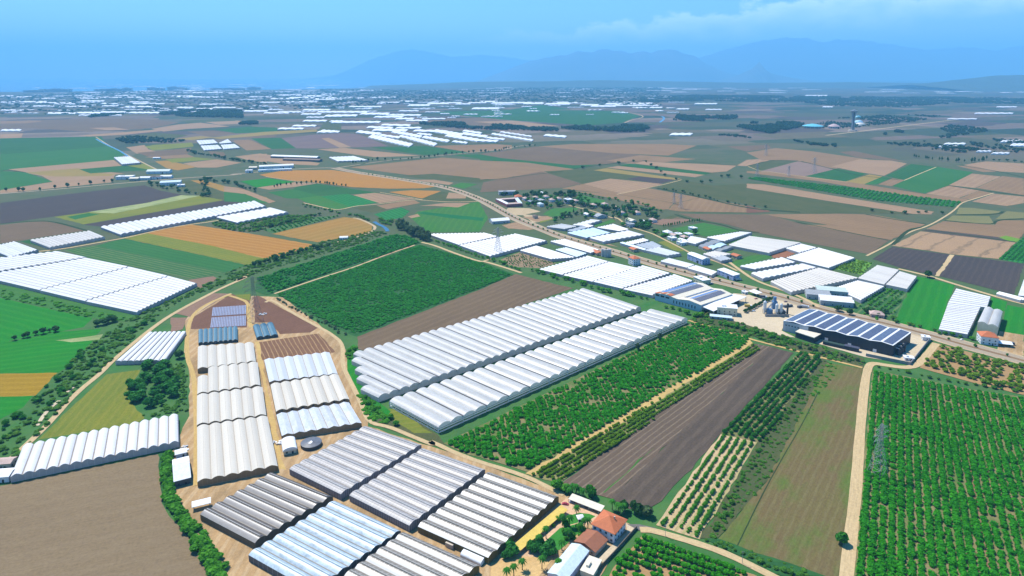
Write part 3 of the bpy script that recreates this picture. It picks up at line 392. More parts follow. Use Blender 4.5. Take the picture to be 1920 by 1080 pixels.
{'lab':'pale blue tunnel roof between two grey sheds','n':2,'he':4,'rise':2.4,'prof':'round','mat':'blue2','wall':'white','q':[(303.9,1003.3),(310.1,991.9),(342,1020.8),(338.5,1035.8)]},
{'lab':'low grey roof beside the pale blue tunnel roof','n':2,'he':3.5,'rise':1.6,'prof':'gable','mat':'dgrey','wall':'white','q':[(313.5,991),(319.5,984.3),(348.6,1011),(343.6,1018.6)]},
{'lab':'large creamy greenhouse bordering the brown ploughland','n':14,'he':4.5,'rise':2,'prof':'gothic','mat':'cream2','wall':'white','q':[(343.9,1018.5),(389.6,971.2),(464,1031.7),(397.4,1076.3)],'near':1},
{'lab':'creamy low greenhouse roofs beside the red roofed cottage','n':5,'he':4,'rise':1.8,'prof':'gable','mat':'cream2','wall':'white','q':[(288.5,967.3),(300.7,946.3),(332.7,967.3),(312.3,984.7)]},
{'lab':'grey low greenhouse roofs in front of the creamy ones','n':4,'he':4,'rise':1.6,'prof':'gable','mat':'grey','wall':'white','q':[(295.9,951.5),(303.6,928.7),(323.8,940.2),(315.3,962)]},
{'lab':'white greenhouse strip with a red shed at its left end','n':10,'he':4,'rise':1.8,'prof':'gothic','mat':'film','wall':'white','q':[(321.9,902),(338,887.1),(410,921.6),(401,947.4)]},
{'lab':'narrow white greenhouse strip in front of the red shed one','n':10,'he':4,'rise':1.8,'prof':'gothic','mat':'film','wall':'white','q':[(325.7,868.8),(332.7,844.4),(429.3,895.8),(417.5,914.5)]},
{'lab':'white greenhouse beside the bare red soil patch','n':6,'he':4,'rise':1.8,'prof':'gable','mat':'film','wall':'white','q':[(426.9,1000.8),(437.3,974.6),(478.2,1005),(463.7,1028.3)]},
{'lab':'wide white greenhouse beside the yellow green nursery rows','n':16,'he':4,'rise':1.8,'prof':'gable','mat':'film','wall':'white','q':[(405.5,945.9),(443.5,893.8),(506.1,945.1),(480,1003.3)],'near':1},
{'lab':'wide white greenhouse nearest the main road junction','n':18,'he':4,'rise':2,'prof':'gable','mat':'cream2','wall':'white','q':[(338,831.9),(347.2,788.7),(462.3,847.5),(429.9,893.8)],'near':1},
{'lab':'white greenhouse attached to the grey packing sheds','n':12,'he':4,'rise':1.8,'prof':'gable','mat':'film','wall':'white','q':[(408.6,805),(418.3,759.3),(476,811.7),(454.2,835.4)],'near':1},
{'lab':'flat creamy white greenhouse bordering the dark ploughed field','n':8,'he':4.5,'rise':1.2,'prof':'gable','mat':'cream2','wall':'white','q':[(459.2,845.1),(478.9,818.2),(535.8,883.4),(518.9,906.6)]},
{'lab':'flat white greenhouse beside the bright green meadow','n':8,'he':4.5,'rise':1.2,'prof':'gable','mat':'cream2','wall':'white','q':[(481.3,818.2),(497.8,800.4),(542.7,854.2),(533,876.7)]},
{'lab':'tall stack of white spans on the right,rear half with the wider roof','n':7,'he':4.5,'rise':1.2,'prof':'gable','mat':'film','wall':'white','q':[(516.6,749.3),(550.7,733),(582,771.1),(561.3,802.2)],'near':1},
{'lab':'tall stack of white spans on the right,front half behind the roadside house','n':16,'he':4.5,'rise':1.2,'prof':'gable','mat':'film','wall':'white','q':[(452.7,666.5),(473.5,652.4),(544.3,734.4),(515.6,747.9)],'near':1},
{'lab':'tall twin-arched white greenhouse behind the house with the orange roof','n':2,'he':9,'rise':3,'prof':'gothic','mat':'film','wall':'cream','q':[(539.1,720.6),(499.3,674.9),(510.1,660),(549.1,706.6)],'near':1},
{'lab':'low white greenhouse strips beyond the yellow lane at the right edge','n':4,'he':3.5,'rise':1.6,'prof':'gable','mat':'film','wall':'white','q':[(599.3,785),(610.1,760.5),(624.3,761.6),(608.1,791.6)]},
{'lab':'white greenhouse at the corner of the dark field on the right edge','n':7,'he':4,'rise':1.8,'prof':'gable','mat':'film','wall':'white','q':[(619.8,776.4),(636.9,770.5),(697.2,839.8),(676.4,841.2)]},
{'lab':'white greenhouse beside the canal in the tan and green fields','n':9,'he':5,'rise':2,'prof':'gothic','mat':'film','wall':'white','q':[(-1300.8,2146.8),(-1174.5,1976.1),(-1139.2,2014.6),(-1263.6,2173)]},
{'lab':'white greenhouse block among brown fields,upper left unit','n':6,'he':4,'rise':1.8,'prof':'gable','mat':'film','wall':'white','q':[(-1303.2,2725.6),(-1211.6,2559.5),(-1169.5,2623.5),(-1247.4,2761.5)]},
{'lab':'white greenhouse block among brown fields,lower left unit','n':6,'he':4,'rise':1.8,'prof':'gable','mat':'film','wall':'white','q':[(-1189.8,2518.5),(-1106.9,2366.6),(-1061.6,2412.1),(-1136.9,2549.1)]},
{'lab':'white greenhouse block among brown fields,upper right unit','n':6,'he':4,'rise':1.8,'prof':'gable','mat':'film','wall':'white','q':[(-1166.7,2623.5),(-1149,2601.8),(-1121.1,2640),(-1199.6,2785.8)]},
{'lab':'white greenhouse block among brown fields,lower right unit','n':6,'he':4,'rise':1.8,'prof':'gable','mat':'film','wall':'white','q':[(-1126.2,2549.1),(-1052.5,2402.9),(-1010.7,2449.7),(-1087.6,2585.8)]},
{'lab':'low white greenhouse behind the roadside town','n':7,'he':4,'rise':1.8,'prof':'round','mat':'film','wall':'white','q':[(-601.6,2160.1),(-545.2,2056.4),(-454.4,2082.3),(-524.5,2188.7)]},
]
FAR_GREENHOUSES=[[(-6539,8521),(-6380,8521),(-6615,8857),(-6780,8857)],[(-6080,8176),(-5884,8176),(-6090,8485),(-6293,8485)],[(-5426,7679),(-5262,7679),(-5433,7951),(-5602,7951)],[(-5608,8521),(-5359,8521),(-5553,8857),(-5812,8857)],[(-5016,7679),(-4770,7679),(-4924,7951),(-5178,7951)],[(-4937,7982),(-4681,7982),(-4838,8276),(-5103,8276)],[(-5217,8742),(-4938,8742),(-5120,9096),(-5411,9096)],[(-4675,8046),(-4461,8046),(-4611,8345),(-4833,8345)],[(-5055,6577),(-4950,6577),(-5087,6776),(-5195,6776)],[(-4991,6631),(-4637,6631),(-4809,6904),(-5178,6904)],[(-4615,6451),(-4270,6451),(-4384,6642),(-4739,6642)],[(-4253,6174),(-4055,6174),(-4158,6349),(-4361,6349)],[(-4173,5742),(-3958,5742),(-4061,5911),(-4283,5911)],[(-3895,5718),(-3666,5718),(-3751,5868),(-3986,5868)],[(-4437,6857),(-4208,6857),(-4368,7148),(-4607,7148)],[(-3872,6251),(-3671,6251),(-3765,6430),(-3971,6430)],[(-3569,5784),(-3415,5784),(-3494,5937),(-3652,5937)],[(-3808,6620),(-3622,6620),(-3719,6822),(-3910,6822)],[(-3544,6202),(-3246,6202),(-3335,6400),(-3643,6400)],[(-3279,5630),(-3024,5630),(-3114,5825),(-3378,5825)],[(-3909,5075),(-3746,5075),(-3832,5207),(-3999,5207)],[(-3254,4641),(-3055,4641),(-3156,4819),(-3363,4819)],[(-3084,4684),(-2908,4684),(-3004,4866),(-3187,4866)],[(-2970,4785),(-2791,4785),(-2873,4950),(-3058,4950)],[(-2907,4450),(-2621,4450),(-2666,4541),(-2958,4541)],[(-2727,4717),(-2512,4717),(-2583,4878),(-2805,4878)],[(-4360,8521),(-4087,8521),(-4231,8857),(-4515,8857)],[(-4862,10144),(-4402,10144),(-4590,10623),(-5071,10623)],[(-4110,8159),(-3806,8159),(-3948,8503),(-4265,8503)],[(-3753,8046),(-3496,8046),(-3610,8345),(-3877,8345)],[(-2866,6099),(-2712,6099),(-2776,6270),(-2935,6270)],[(-2766,5476),(-2634,5476),(-2709,5661),(-2845,5661)],[(-2510,5275),(-2383,5275),(-2447,5447),(-2578,5447)],[(-2473,5491),(-2289,5491),(-2342,5646),(-2530,5646)],[(-2411,4926),(-2253,4926),(-2299,5050),(-2461,5050)],[(-4156,9753),(-3844,9753),(-3999,10195),(-4325,10195)],[(-4229,10247),(-3874,10247),(-4039,10736),(-4410,10736)],[(-3225,8176),(-2942,8176),(-3037,8485),(-3331,8485)],[(-2473,6524),(-2229,6524),(-2289,6742),(-2541,6742)],[(-2273,6653),(-1953,6653),(-2006,6880),(-2336,6880)],[(-2728,7521),(-2467,7521),(-2563,7873),(-2836,7873)],[(-2614,7782),(-2324,7782),(-2433,8226),(-2739,8226)],[(-2641,8397),(-2282,8397),(-2415,8994),(-2799,8994)],[(-2182,7304),(-1870,7304),(-1959,7752),(-2290,7752)],[(-3108,8837),(-2778,8837),(-2909,9326),(-3257,9326)],[(-2658,9241),(-2363,9241),(-2476,9777),(-2788,9777)],[(-1990,4926),(-1818,4926),(-1868,5101),(-2045,5101)],[(-1755,4684),(-1579,4684),(-1613,4819),(-1794,4819)],[(-1722,4878),(-1553,4878),(-1581,4999),(-1755,4999)],[(-1610,5101),(-1405,5101),(-1441,5289),(-1654,5289)],[(-1412,4796),(-1232,4796),(-1264,4987),(-1451,4987)],[(-1448,4546),(-1314,4546),(-1344,4695),(-1482,4695)],[(-1227,4320),(-1111,4320),(-1142,4515),(-1263,4515)],[(-1311,4220),(-1198,4220),(-1215,4311),(-1331,4311)],[(-1224,3869),(-1089,3869),(-1111,3992),(-1250,3992)],[(-1062,3846),(-990,3846),(-1006,3953),(-1080,3953)],[(-1162,3489),(-1040,3489),(-1058,3590),(-1183,3590)],[(-1172,3304),(-1048,3304),(-1065,3394),(-1192,3394)],[(-921,3113),(-820,3113),(-832,3203),(-935,3203)],[(-2483,3208),(-2389,3208),(-2440,3293),(-2538,3293)],[(-2249,7812),(-2041,7812),(-2120,8193),(-2339,8193)],[(-2092,7693),(-1723,7693),(-1786,8062),(-2173,8062)],[(-2770,11696),(-2288,11696),(-2378,12262),(-2884,12262)],[(-1713,7935),(-1396,7935),(-1445,8328),(-1778,8328)],[(-1323,6524),(-1114,6524),(-1138,6742),(-1354,6742)],[(-1155,6765),(-1011,6765),(-1036,7048),(-1186,7048)],[(-921,5842),(-733,5842),(-751,6164),(-949,6164)],[(-797,6222),(-598,6222),(-608,6545),(-818,6545)],[(-685,6420),(-497,6420),(-501,6675),(-697,6675)],[(-525,6146),(-394,6146),(-393,6379),(-530,6379)],[(-430,6440),(-258,6440),(-253,6653),(-431,6653)],[(-337,6653),(-160,6653),(-148,6975),(-334,6975)],[(-202,6299),(0,6299),(21,6631),(-191,6631)],[(-34,6379),(170,6379),(201,6720),(-14,6720)],[(100,6222),(282,6222),(318,6545),(126,6545)],[(294,6108),(522,6108),(569,6420),(329,6420)],[(428,6420),(617,6420),(657,6675),(461,6675)],[(602,5928),(760,5928),(817,6222),(651,6222)],[(669,5694),(882,5694),(943,5964),(720,5964)],[(848,6108),(1011,6108),(1083,6420),(912,6420)],[(892,5859),(1127,5859),(1182,6072),(939,6072)],[(1030,6222),(1296,6222),(1384,6545),(1104,6545)],[(1127,5476),(1229,5476),(1284,5661),(1178,5661)],[(-325,5289),(-113,5289),(-99,5552),(-321,5552)],[(-1384,5630),(-1113,5630),(-1138,5825),(-1418,5825)],[(-852,4974),(-705,4974),(-713,5101),(-863,5101)],[(-636,4854),(-532,4854),(-534,4926),(-640,4926)],[(-1255,4785),(-1050,4785),(-1078,4999),(-1292,4999)],[(-1049,4556),(-854,4556),(-875,4773),(-1079,4773)],[(-1190,4358),(-1027,4358),(-1055,4556),(-1226,4556)],[(-884,4229),(-702,4229),(-713,4377),(-900,4377)],[(-828,4416),(-615,4416),(-622,4577),(-843,4577)],[(-718,4057),(-609,4057),(-616,4193),(-728,4193)],[(-628,3906),(-503,3906),(-505,4016),(-635,4016)],[(-558,4082),(-416,4082),(-416,4167),(-561,4167)],[(-1029,3759),(-756,3759),(-768,3891),(-1050,3891)],[(-925,3187),(-844,3137),(-855,3218),(-939,3271)],[(-749,3400),(-611,3343),(-617,3447),(-760,3508)],[(-707,3558),(-546,3508),(-551,3623),(-717,3676)],[(-738,3117),(-601,2977),(-608,3088),(-750,3239)],[(-683,3218),(-511,3167),(-515,3293),(-694,3349)],[(-593,3343),(-467,3343),(-469,3447),(-598,3447)],[(-627,2873),(-390,2490),(-389,2594),(-637,3013)],[(-595,2946),(-486,2820),(-488,2894),(-600,3027)],[(-571,3122),(-399,2853),(-399,2946),(-577,3234)],[(-478,3177),(-320,3127),(-317,3229),(-481,3282)],[(-392,2853),(-262,2661),(-258,2742),(-391,2946)],[(-446,2804),(-299,2518),(-295,2605),(-447,2912)],[(-500,2903),(-399,2742),(-399,2812),(-503,2982)],[(-382,3157),(-228,2924),(-221,3050),(-381,3304)],[(-300,2929),(-145,2690),(-136,2788),(-295,3046)],[(-236,3027),(-115,2853),(-106,2946),(-230,3132)],[(-146,2701),(-65,2664),(-55,2738),(-138,2777)],[(-240,3187),(-147,3041),(-141,3117),(-236,3271)],[(-114,2824),(-37,2746),(-29,2808),(-107,2890)],[(-98,3027),(80,2712),(90,2765),(-91,3093)],[(-59,3132),(82,2894),(89,2937),(-53,3182)],[(139,2946),(227,2861),(244,2937),(154,3027)],[(-374,2668),(-300,2531),(-298,2591),(-373,2734)],[(-245,2672),(-182,2601),(-178,2657),(-241,2731)],[(-439,3022),(-365,2950),(-364,3022),(-440,3098)],[(3741,8548),(4023,8548),(4290,9065),(3991,9065)],[(2612,5606),(2696,5606),(2776,5751),(2689,5751)],[(3238,4655),(3504,4655),(3608,4780),(3335,4780)],[(1968,2660),(2049,2660),(2124,2743),(2041,2743)],[(1897,2515),(1954,2515),(2037,2605),(1978,2605)],[(1681,2570),(1763,2570),(1807,2624),(1724,2624)],[(1639,2325),(1689,2325),(1717,2356),(1666,2356)],[(1647,2262),(1706,2262),(1738,2297),(1679,2297)],[(1584,2472),(1674,2472),(1709,2515),(1618,2515)],[(707,2975),(802,2975),(843,3079),(745,3079)],[(1128,5864),(1286,5864),(1355,6104),(1190,6104)],[(1297,5260),(1392,5260),(1446,5419),(1348,5419)],[(1697,6210),(1903,6210),(1985,6433),(1772,6433)],[(1505,5183),(1629,5183),(1677,5307),(1550,5307)],[(2669,4070),(2847,4070),(2907,4146),(2726,4146)],[(4078,5606),(4247,5606),(4366,5751),(4193,5751)]]
ORCHARDS=[
{'key':'near','name':'citrus_tree','lab':'round bright green citrus tree on brown soil below the villa lane','slab':'','mode':'ind','p':[(77.6,352.5),(146.1,311.3),(148.8,282.7),(33.9,282.7),(48,313.5),(56.1,325.9)],'d':(0.872,-0.489),'rs':5.2,'ts':3.3,'r':1.85,'h':3,'mat':'leaf_bright','miss':0.06,'jit':0.06},
{'key':'sparse','name':'fruit_tree','lab':'spreading fruit tree in the gappy brown orchard by the main road','slab':'','mode':'ind','p':[(386.8,586.3),(433.8,636.3),(477.8,581.7),(444.3,529.3),(419.4,547.1)],'d':(0.646,-0.763),'rs':7,'ts':5.6,'r':2.4,'h':3.8,'mat':'leaf_yellow','miss':0.14,'jit':0.2},
{'key':'young','name':'young_tree','lab':'small young tree in the bare striped rows beside the fallow field','slab':'','mode':'ind','p':[(88.5,363.4),(158.8,463.8),(181.7,453.5),(111.2,351.6)],'d':(0.568,0.823),'rs':5,'ts':2.1,'r':1.1,'h':2,'mat':'leaf_mid','miss':0.08,'jit':0.06},
{'key':'darkrows','name':'orchard_tree','lab':'dark green tree in the narrow orchard between ploughland and fallow field','slab':'','mode':'ind','p':[(160.4,467.6),(283.8,615.4),(301.2,605.4),(186,454.2)],'d':(0.638,0.77),'rs':4.8,'ts':3,'r':1.5,'h':2.8,'mat':'leaf_dark','miss':0.06,'jit':0.06},
{'key':'right','name':'pomegranate_tree','lab':'dense green tree in the wide striped orchard around the lattice tower','slab':'dense green trees in the farther rows of the wide striped orchard','mode':'near','p':[(334.3,572.6),(387.2,541.1),(436.9,518),(271.4,295.7),(172.6,295.7)],'d':(-0.5,-0.866),'rs':4.9,'ts':2.2,'r':1.95,'h':2.4,'mat':'leaf_green','miss':0.06,'jit':0.07},
{'key':'big','name':'orchard_bush','lab':'bushy green tree in the patchy orchard in front of the open sided greenhouse','slab':'bushy green trees of the patchy orchard before the open sided greenhouse','mode':'near','p':[(-49.1,452.8),(199.8,693.4),(248.7,655.7),(235.9,634.9),(11.1,419.1),(-38.1,443.6)],'d':(-0.101,0.995),'rs':4.1,'ts':3.1,'r':1.9,'h':2.3,'mat':'leaf_green','miss':0.1,'jit':0.2},
{'key':'strip','name':'hedge_tree','lab':'yellowish green tree in the narrow rows along the dirt path','slab':'yellowish green trees in the narrow rows along the dirt path','mode':'near','p':[(13.8,412.4),(242.9,636.3),(247.2,624.4),(33.1,406.3)],'d':(0.713,0.701),'rs':3.9,'ts':2.3,'r':1.3,'h':2.2,'mat':'leaf_yellow','miss':0.06,'jit':0.06},
{'key':'field','name':'crop_canopy','lab':'','slab':'low dark green orchard canopy of the large plot beside the bare brown strip','mode':'stuff','p':[(-293,791.5),(-147.7,1034.2),(-51,937.8),(1.5,872.7),(-44.5,813.3),(-163.1,663.6),(-190.7,685.1),(-243.9,739.4)],'d':(0.516,0.856),'rs':3.5,'ts':3,'r':1.75,'h':1.6,'mat':'leaf_crop','miss':0.06,'jit':0.4},
{'key':'fieldb','name':'grove_canopy','lab':'','slab':'dark green grove in a grid of pale gaps beside the river bank','mode':'stuff','p':[(-341,854.2),(-204,1099.7),(-176.4,1089.8),(-151.8,1047.6),(-246.3,890.5),(-296,805),(-307,794.2)],'d':(0.491,0.871),'rs':6.5,'ts':5.2,'r':2.3,'h':3.2,'mat':'leaf_crop','miss':0.08,'jit':0.1},
{'key':'rowst','name':'vine_rows','lab':'','slab':'dark green tree rows in the long strip among brown fields','mode':'stuff','p':[(621,1729.2),(653,1754.4),(819.9,1592.1),(921.4,1447.8),(967.9,1401.9),(917.8,1344.9),(894.6,1360.3),(795.2,1416.9),(687.7,1613.4)],'d':(-0.607,-0.795),'rs':9,'ts':4,'r':2.6,'h':2.5,'mat':'leaf_crop','miss':0.05,'jit':0.2},
{'key':'nursery','name':'nursery_shrub','lab':'','slab':'dark nursery shrubs standing in rows on brown soil','mode':'stuff','p':[(-14.6,944),(12.6,988.1),(62.4,930.9),(39.3,908.3),(1.8,915.2)],'d':(-0.582,-0.813),'rs':5,'ts':5,'r':1,'h':1.8,'mat':'leaf_dark','miss':0.3,'jit':0.1},
{'key':'rightfar','name':'grove_row','lab':'','slab':'tree rows beside the bright green meadow','mode':'stuff','p':[(401.3,737.5),(479.7,819),(496.2,800.2),(438.5,722),(429.7,732.2),(409.6,702.2),(401.1,714.4)],'d':(0.709,0.705),'rs':7,'ts':4.5,'r':1.6,'h':2.2,'mat':'leaf_mid','miss':0.08,'jit':0.2},
{'key':'gr','name':'nursery_row','lab':'','slab':'yellow green nursery rows between the white greenhouses','mode':'stuff','p':[(451,906.3),(509.3,951.3),(525.5,929.9),(479.7,876.5)],'d':(0.626,-0.78),'rs':6,'ts':4,'r':1.7,'h':2,'mat':'leaf_yellow','miss':0.08,'jit':0.2},
{'key':'gf','name':'tree_row','lab':'','slab':'neat dark green tree rows at the right edge','mode':'stuff','p':[(726.8,952.7),(862,1083.7),(757.3,935.8)],'d':(0.716,0.698),'rs':6,'ts':3,'r':1.7,'h':2,'mat':'leaf_crop','miss':0.03,'jit':0.1},
{'key':'bank','name':'young_row','lab':'','slab':'young trees in slanting rows above the ochre field by the river','mode':'stuff','p':[(-433,1135),(-390.3,1237.7),(-335,1256.9),(-412.7,1114.9)],'d':(-0.551,0.835),'rs':9,'ts':6,'r':1.8,'h':2.5,'mat':'leaf_dark','miss':0.1,'jit':0.1},
]
TREES=[
['line','median_tree','small dark round tree in the planted median of the main road','tree','median trees along the main road','mid','leaf_dark',17,2.6,4.2,0.8,0.8,[(-427,1826.4),(-282,1705.9),(-160.9,1589),(-103.5,1496.3),(-54.8,1396.5),(2.3,1242.9),(42.4,1166.2),(84.2,1088.3),(134.8,1024.1),(170.9,974.5),(203.7,929.4),(234,889.4),(318,799.3),(343.7,767.3),(359.6,740.3)]],
['line','roadside_tree','small dark shrub tree along the right stretch of the main road','tree','small trees by the right stretch of the main road','mid','leaf_dark',19,2.5,4.5,0.9,1.2,[(443,660),(459,636.8),(474.1,619.6),(491.5,598.2)]],
['line','plough_edge_shrub','dark green shrub on the verge of the bare brown field','shrub','shrubs on the verge of the bare brown field','near','leaf_mid',2.6,2.5,4.6,1.5,1.8,[(-248.8,436.8),(-238.7,418.5),(-229.4,401.6),(-220.1,385.8),(-207.3,371.1),(-192.9,355.7),(-180.3,343),(-168.8,329.6),(-156.5,315.8)]],
['line','bank_shrub','leafy shrub on the outer verge of the bare brown field beside the dirt track','shrub','outer verge shrubs by the dirt track','near','leaf_mid',3.4,2,3.6,1.5,1.6,[(-246.1,436.8),(-231.1,409.9),(-219.6,389.7),(-202.7,371.1),(-187.3,355.7),(-171.7,338.4),(-159,323.9)]],
['line','hedgerow_tree','tree in the dark hedgerow crossing the bright green fields','tree','hedgerow trees across the bright green fields','mid','leaf_darker',6,4,7,0.95,1.5,[(-516.5,645.4),(-503.9,658.6),(-495.1,667.4),(-484.3,672.3)]],
['line','hedgerow_tree','tree in the short dark thicket where the hedgerow meets the river','tree','trees of the short dark thicket','mid','leaf_darker',5.5,5,8,0.95,3,[(-456,683.4),(-453.1,691.2),(-441.6,698.1),(-436.3,699.2)]],
['line','riverside_tree','tree in the dark grove beside the river bend','tree','grove trees at the river bend','mid','leaf_grey',8,10,16,0.6,6,[(-202.1,1173.6),(-177.8,1130.2),(-153.6,1094.7),(-135.9,1066)]],
['line','riverside_tree','tree in the second row of the river bend grove','tree','second row trees at the river bend','mid','leaf_grey',8,9,14,0.65,6,[(-191.7,1140.7),(-169.2,1104.6),(-137,1056.7),(-213.7,1168)]],
['line','bank_tree','tree on the river bank beside the golden field','tree','bank trees beside the golden field','mid','leaf_darker',8,4.5,8,1,4,[(-369.2,912.9),(-353.7,941.5),(-336.4,975.8),(-315.3,1004.2),(-294,1029.8)]],
['line','bank_tree','tree on the bank behind the olive rows by the river','tree','bank trees behind the olive rows','mid','leaf_darker',9,4,7,1.1,4,[(-451.3,1151.5),(-423.7,1179.2),(-397.8,1226.3),(-377.1,1264.1)]],
['line','garden_tree','tree in the village gardens behind the red walled complex','tree','village garden trees','mid','leaf_darker',8,6,12,0.9,14,[(-21.4,1493),(29.6,1445.8),(47.9,1493),(77.6,1480.9),(102.6,1469.1),(135.7,1505.3),(138.9,1445.8)]],
['line','garden_tree','tree along the village lane','tree','trees along the village lane','mid','leaf_darker',8,6,11,0.95,16,[(43.8,1359.6),(73.1,1390.7),(101.9,1369.8),(131.8,1369.8),(154.6,1359.6),(178.4,1329.8),(200.2,1320.1),(221.8,1310.6),(244.3,1329.8)]],
['line','garden_tree','tree in the thicket between village houses and greenhouses','tree','thicket trees by the village greenhouses','mid','leaf_darker',8,5,9,1,13,[(83.4,1238.9),(100.8,1230.5),(123.7,1282.8),(142.4,1282.8),(157.9,1256.1),(173.9,1238.9),(199.9,1291.9)]],
['line','garden_tree','tree on the hedge between village and ploughland','tree','hedge trees at the ploughland','mid','leaf_shrub',13,4,8,1.1,6,[(153.1,1505.3),(178.7,1463.2),(208.7,1434.5),(237.5,1406.8),(266.2,1385.5),(283.1,1349.5),(292.5,1320.1),(297.8,1291.9)]],
['line','garden_tree','tree in the bushy end of the village beyond the white yards','tree','trees at the bushy end of the village','mid','leaf_darker',8,5,9,1,14,[(210.6,1264.9),(237.5,1291.9),(262.1,1282.8),(273.3,1247.5),(240.7,1174.5),(220.8,1159.3),(240.5,1123.1)]],
['line','cypress_tree','dark slender cypress near the village lane','tree','cypresses near the village','cypress','leaf_darker',30,10,15,0.28,12,[(115.4,1273.8),(139.6,1273.8),(177.4,1329.8),(182.9,1320.1),(199.9,1291.9),(251.5,1359.6),(257.4,1369.8)]],
['line','windbreak_tree','conifer in the windbreak behind the small green meadow','tree','windbreak conifers','cypress','leaf_dark',6,5,8,0.5,0.6,[(270.7,1160.2),(299.1,1179.2),(331.9,1198.8),(357.4,1208.4)]],
['line','greenhouse_hedge_tree','shrub tree behind the huge stepped greenhouse','shrub','shrubs behind the stepped greenhouse','mid','leaf_mid',6.5,3,6,1.1,5,[(27.1,896.1),(40.1,882.9),(54.4,863.7),(75.4,845.3),(95.6,827.7),(114.7,808),(139.8,789.1),(160.9,773.6),(165,778.7)]],
['line','canal_shrub','shrub beside the lane along the green crop field','shrub','shrubs along the crop field lane','mid','leaf_mid',7,2.5,5,1.2,3,[(-128.7,1061.7),(-105,1030.1),(-78.2,1000.4),(-52.7,968.3),(-35.4,953),(-10.3,923.7),(13.3,889.4)]],
['line','factory_hedge_tree','reed like shrub in the green belt before the gravel yard','shrub','green belt before the gravel yard','near','leaf_mid',4.2,3,5,1.1,2.6,[(230.2,693.6),(240.1,682.2),(252.4,669),(264.9,658.3),(277.1,648),(288.1,636)]],
['line','ditch_shrub','shrub in the ditch before the dark walled factory','shrub','ditch shrubs before the factory','near','leaf_grey',6,2,4,1.2,4,[(287.2,630.1),(297.9,622.5),(309,613.1),(319,602.3),(333,591.8)]],
['line','wall_tree','small dark tree along the wall of the factory yard','tree','trees along the factory yard wall','mid','leaf_darker',4.5,3.5,5,0.9,0.7,[(267.1,725.9),(280.3,737.7),(303.9,761.8),(320.6,775.8)]],
['line','street_tree','dark round tree beside the road behind the solar factory','tree','round trees behind the solar factory','near','leaf_darker',26,6.5,8.5,1.05,1,[(373.8,737.7),(383.4,725.9),(388.9,714)]],
['line','roadside_bush','bush on the verge opposite the solar factory','shrub','verge bushes opposite the solar factory','mid','leaf_shrub',11,2.5,5,1.2,3,[(422.9,710.1),(427.7,691.3),(439.3,682.2),(438.5,685.7),(446.7,676.7),(453.8,666.5),(463.8,661.3),(473,652.8)]],
['line','orchard_edge_shrub','shrub on the grassy edge between the two orchards','shrub','edge shrubs between orchards','near','leaf_shrub',7,1.4,3,1.4,1.5,[(341.1,583.9),(361.6,573.8),(374.8,562.6),(393.4,551.9),(418.4,543.6),(436.6,532.3)]],
['line','lane_shrub','shrub on the overgrown verge of the lower lane','shrub','verge shrubs of the lower lane','near','leaf_shrub',4.5,1.3,2.6,1.5,1.6,[(111.6,348.5),(120,343.8),(129.1,338.4),(137.7,332.5),(147.8,326),(157.6,319.8)]],
['line','fallow_shrub','shrub on the ragged strip beside the fallow field','shrub','ragged strip shrubs by the fallow field','near','leaf_shrub',4.6,1.2,2.6,1.3,2,[(265.9,559),(226.9,501.6),(195.8,464.5),(169.7,427.5),(149.7,399.5),(131.9,374.7),(120.4,355.7)]],
['line','verge_shrub','shrub on the curving verge left of the stepped greenhouse','shrub','shrubs on the curving verge','near','leaf_mid',5,1.5,4,1.3,4,[(-159.7,623.8),(-154.7,596.3),(-141.6,567.6),(-131.2,535),(-117.7,505.7),(-106.7,492.2),(-92.8,481.8)]],
['line','crop_edge_shrub','pale shrub along the curved track below the crop field','shrub','pale shrubs along the curved track','mid','leaf_grey',6,1.5,3.5,1.3,2.5,[(-290.2,778.5),(-260,744),(-235.9,718.9),(-215.7,703.8),(-193.6,679.1),(-175.3,659.8)]],
['line','south_hedge_tree','roadside tree along the left town road','tree','trees along the left town road','mid','leaf_darker',26,5,11,0.7,6,[(-1208.6,1537.6),(-1129.9,1537.6),(-1097.2,1586.5),(-1048.1,1649.2),(-1015,1682.4)]],
['line','stream_tree','dark tree on the stream behind the left town','tree','stream trees behind the left town','mid','leaf_darker',16,5,10,1,8,[(-921.8,1649.2),(-847.1,1586.5),(-777.7,1528.2),(-721.4,1491.6),(-680.2,1456.7),(-812.6,1717),(-756,1671.2),(-688.3,1627.8),(-591.4,1509.7)]],
['line','field_hedge_tree','dark tree on the field hedge above the tan fields','tree','field hedge trees above the tan fields','mid','leaf_darker',14,5,10,1.1,7,[(-1173.5,2379.8),(-1088.4,2273.4),(-1022.4,2233.4),(-925.9,2139.3),(-868.2,2086.4),(-796,2036.1),(-749.7,2003.8)]],
['line','poplar_tree','slim tree in the broken row before the golden field','tree','slim trees before the golden field','mid','leaf_darker',13,6,9,0.5,3,[(-580.8,1582.5),(-568.4,1615.6),(-519.8,1638.4),(-502,1654.8),(-476.5,1645.4),(-438.4,1615.6),(-401.2,1600)]],
['line','plain_hedge_tree','dark tree along the road across the brown plain','tree','trees along the plain road','mid','leaf_darker',22,5,11,0.7,5,[(-499.5,2022.4),(-444.3,2113.6),(-396,2113.6),(-309.7,2152.4),(-217,2264.3),(-143,2322.4),(-49,2361.2),(-7.5,2471.2),(36.7,2500.2),(95.4,2548.2)]],
['line','plain_tree','lone dark tree dotted among the brown fields','tree','lone trees in the brown fields','mid','leaf_darker',75,6,9,1.1,9,[(177.5,1895),(302.8,1991.8),(419.1,2094.7),(426.4,1673.9),(458.5,1682),(490.3,1629.5),(571.6,1797.6),(570.5,1709.5),(624.6,1752.5)]],
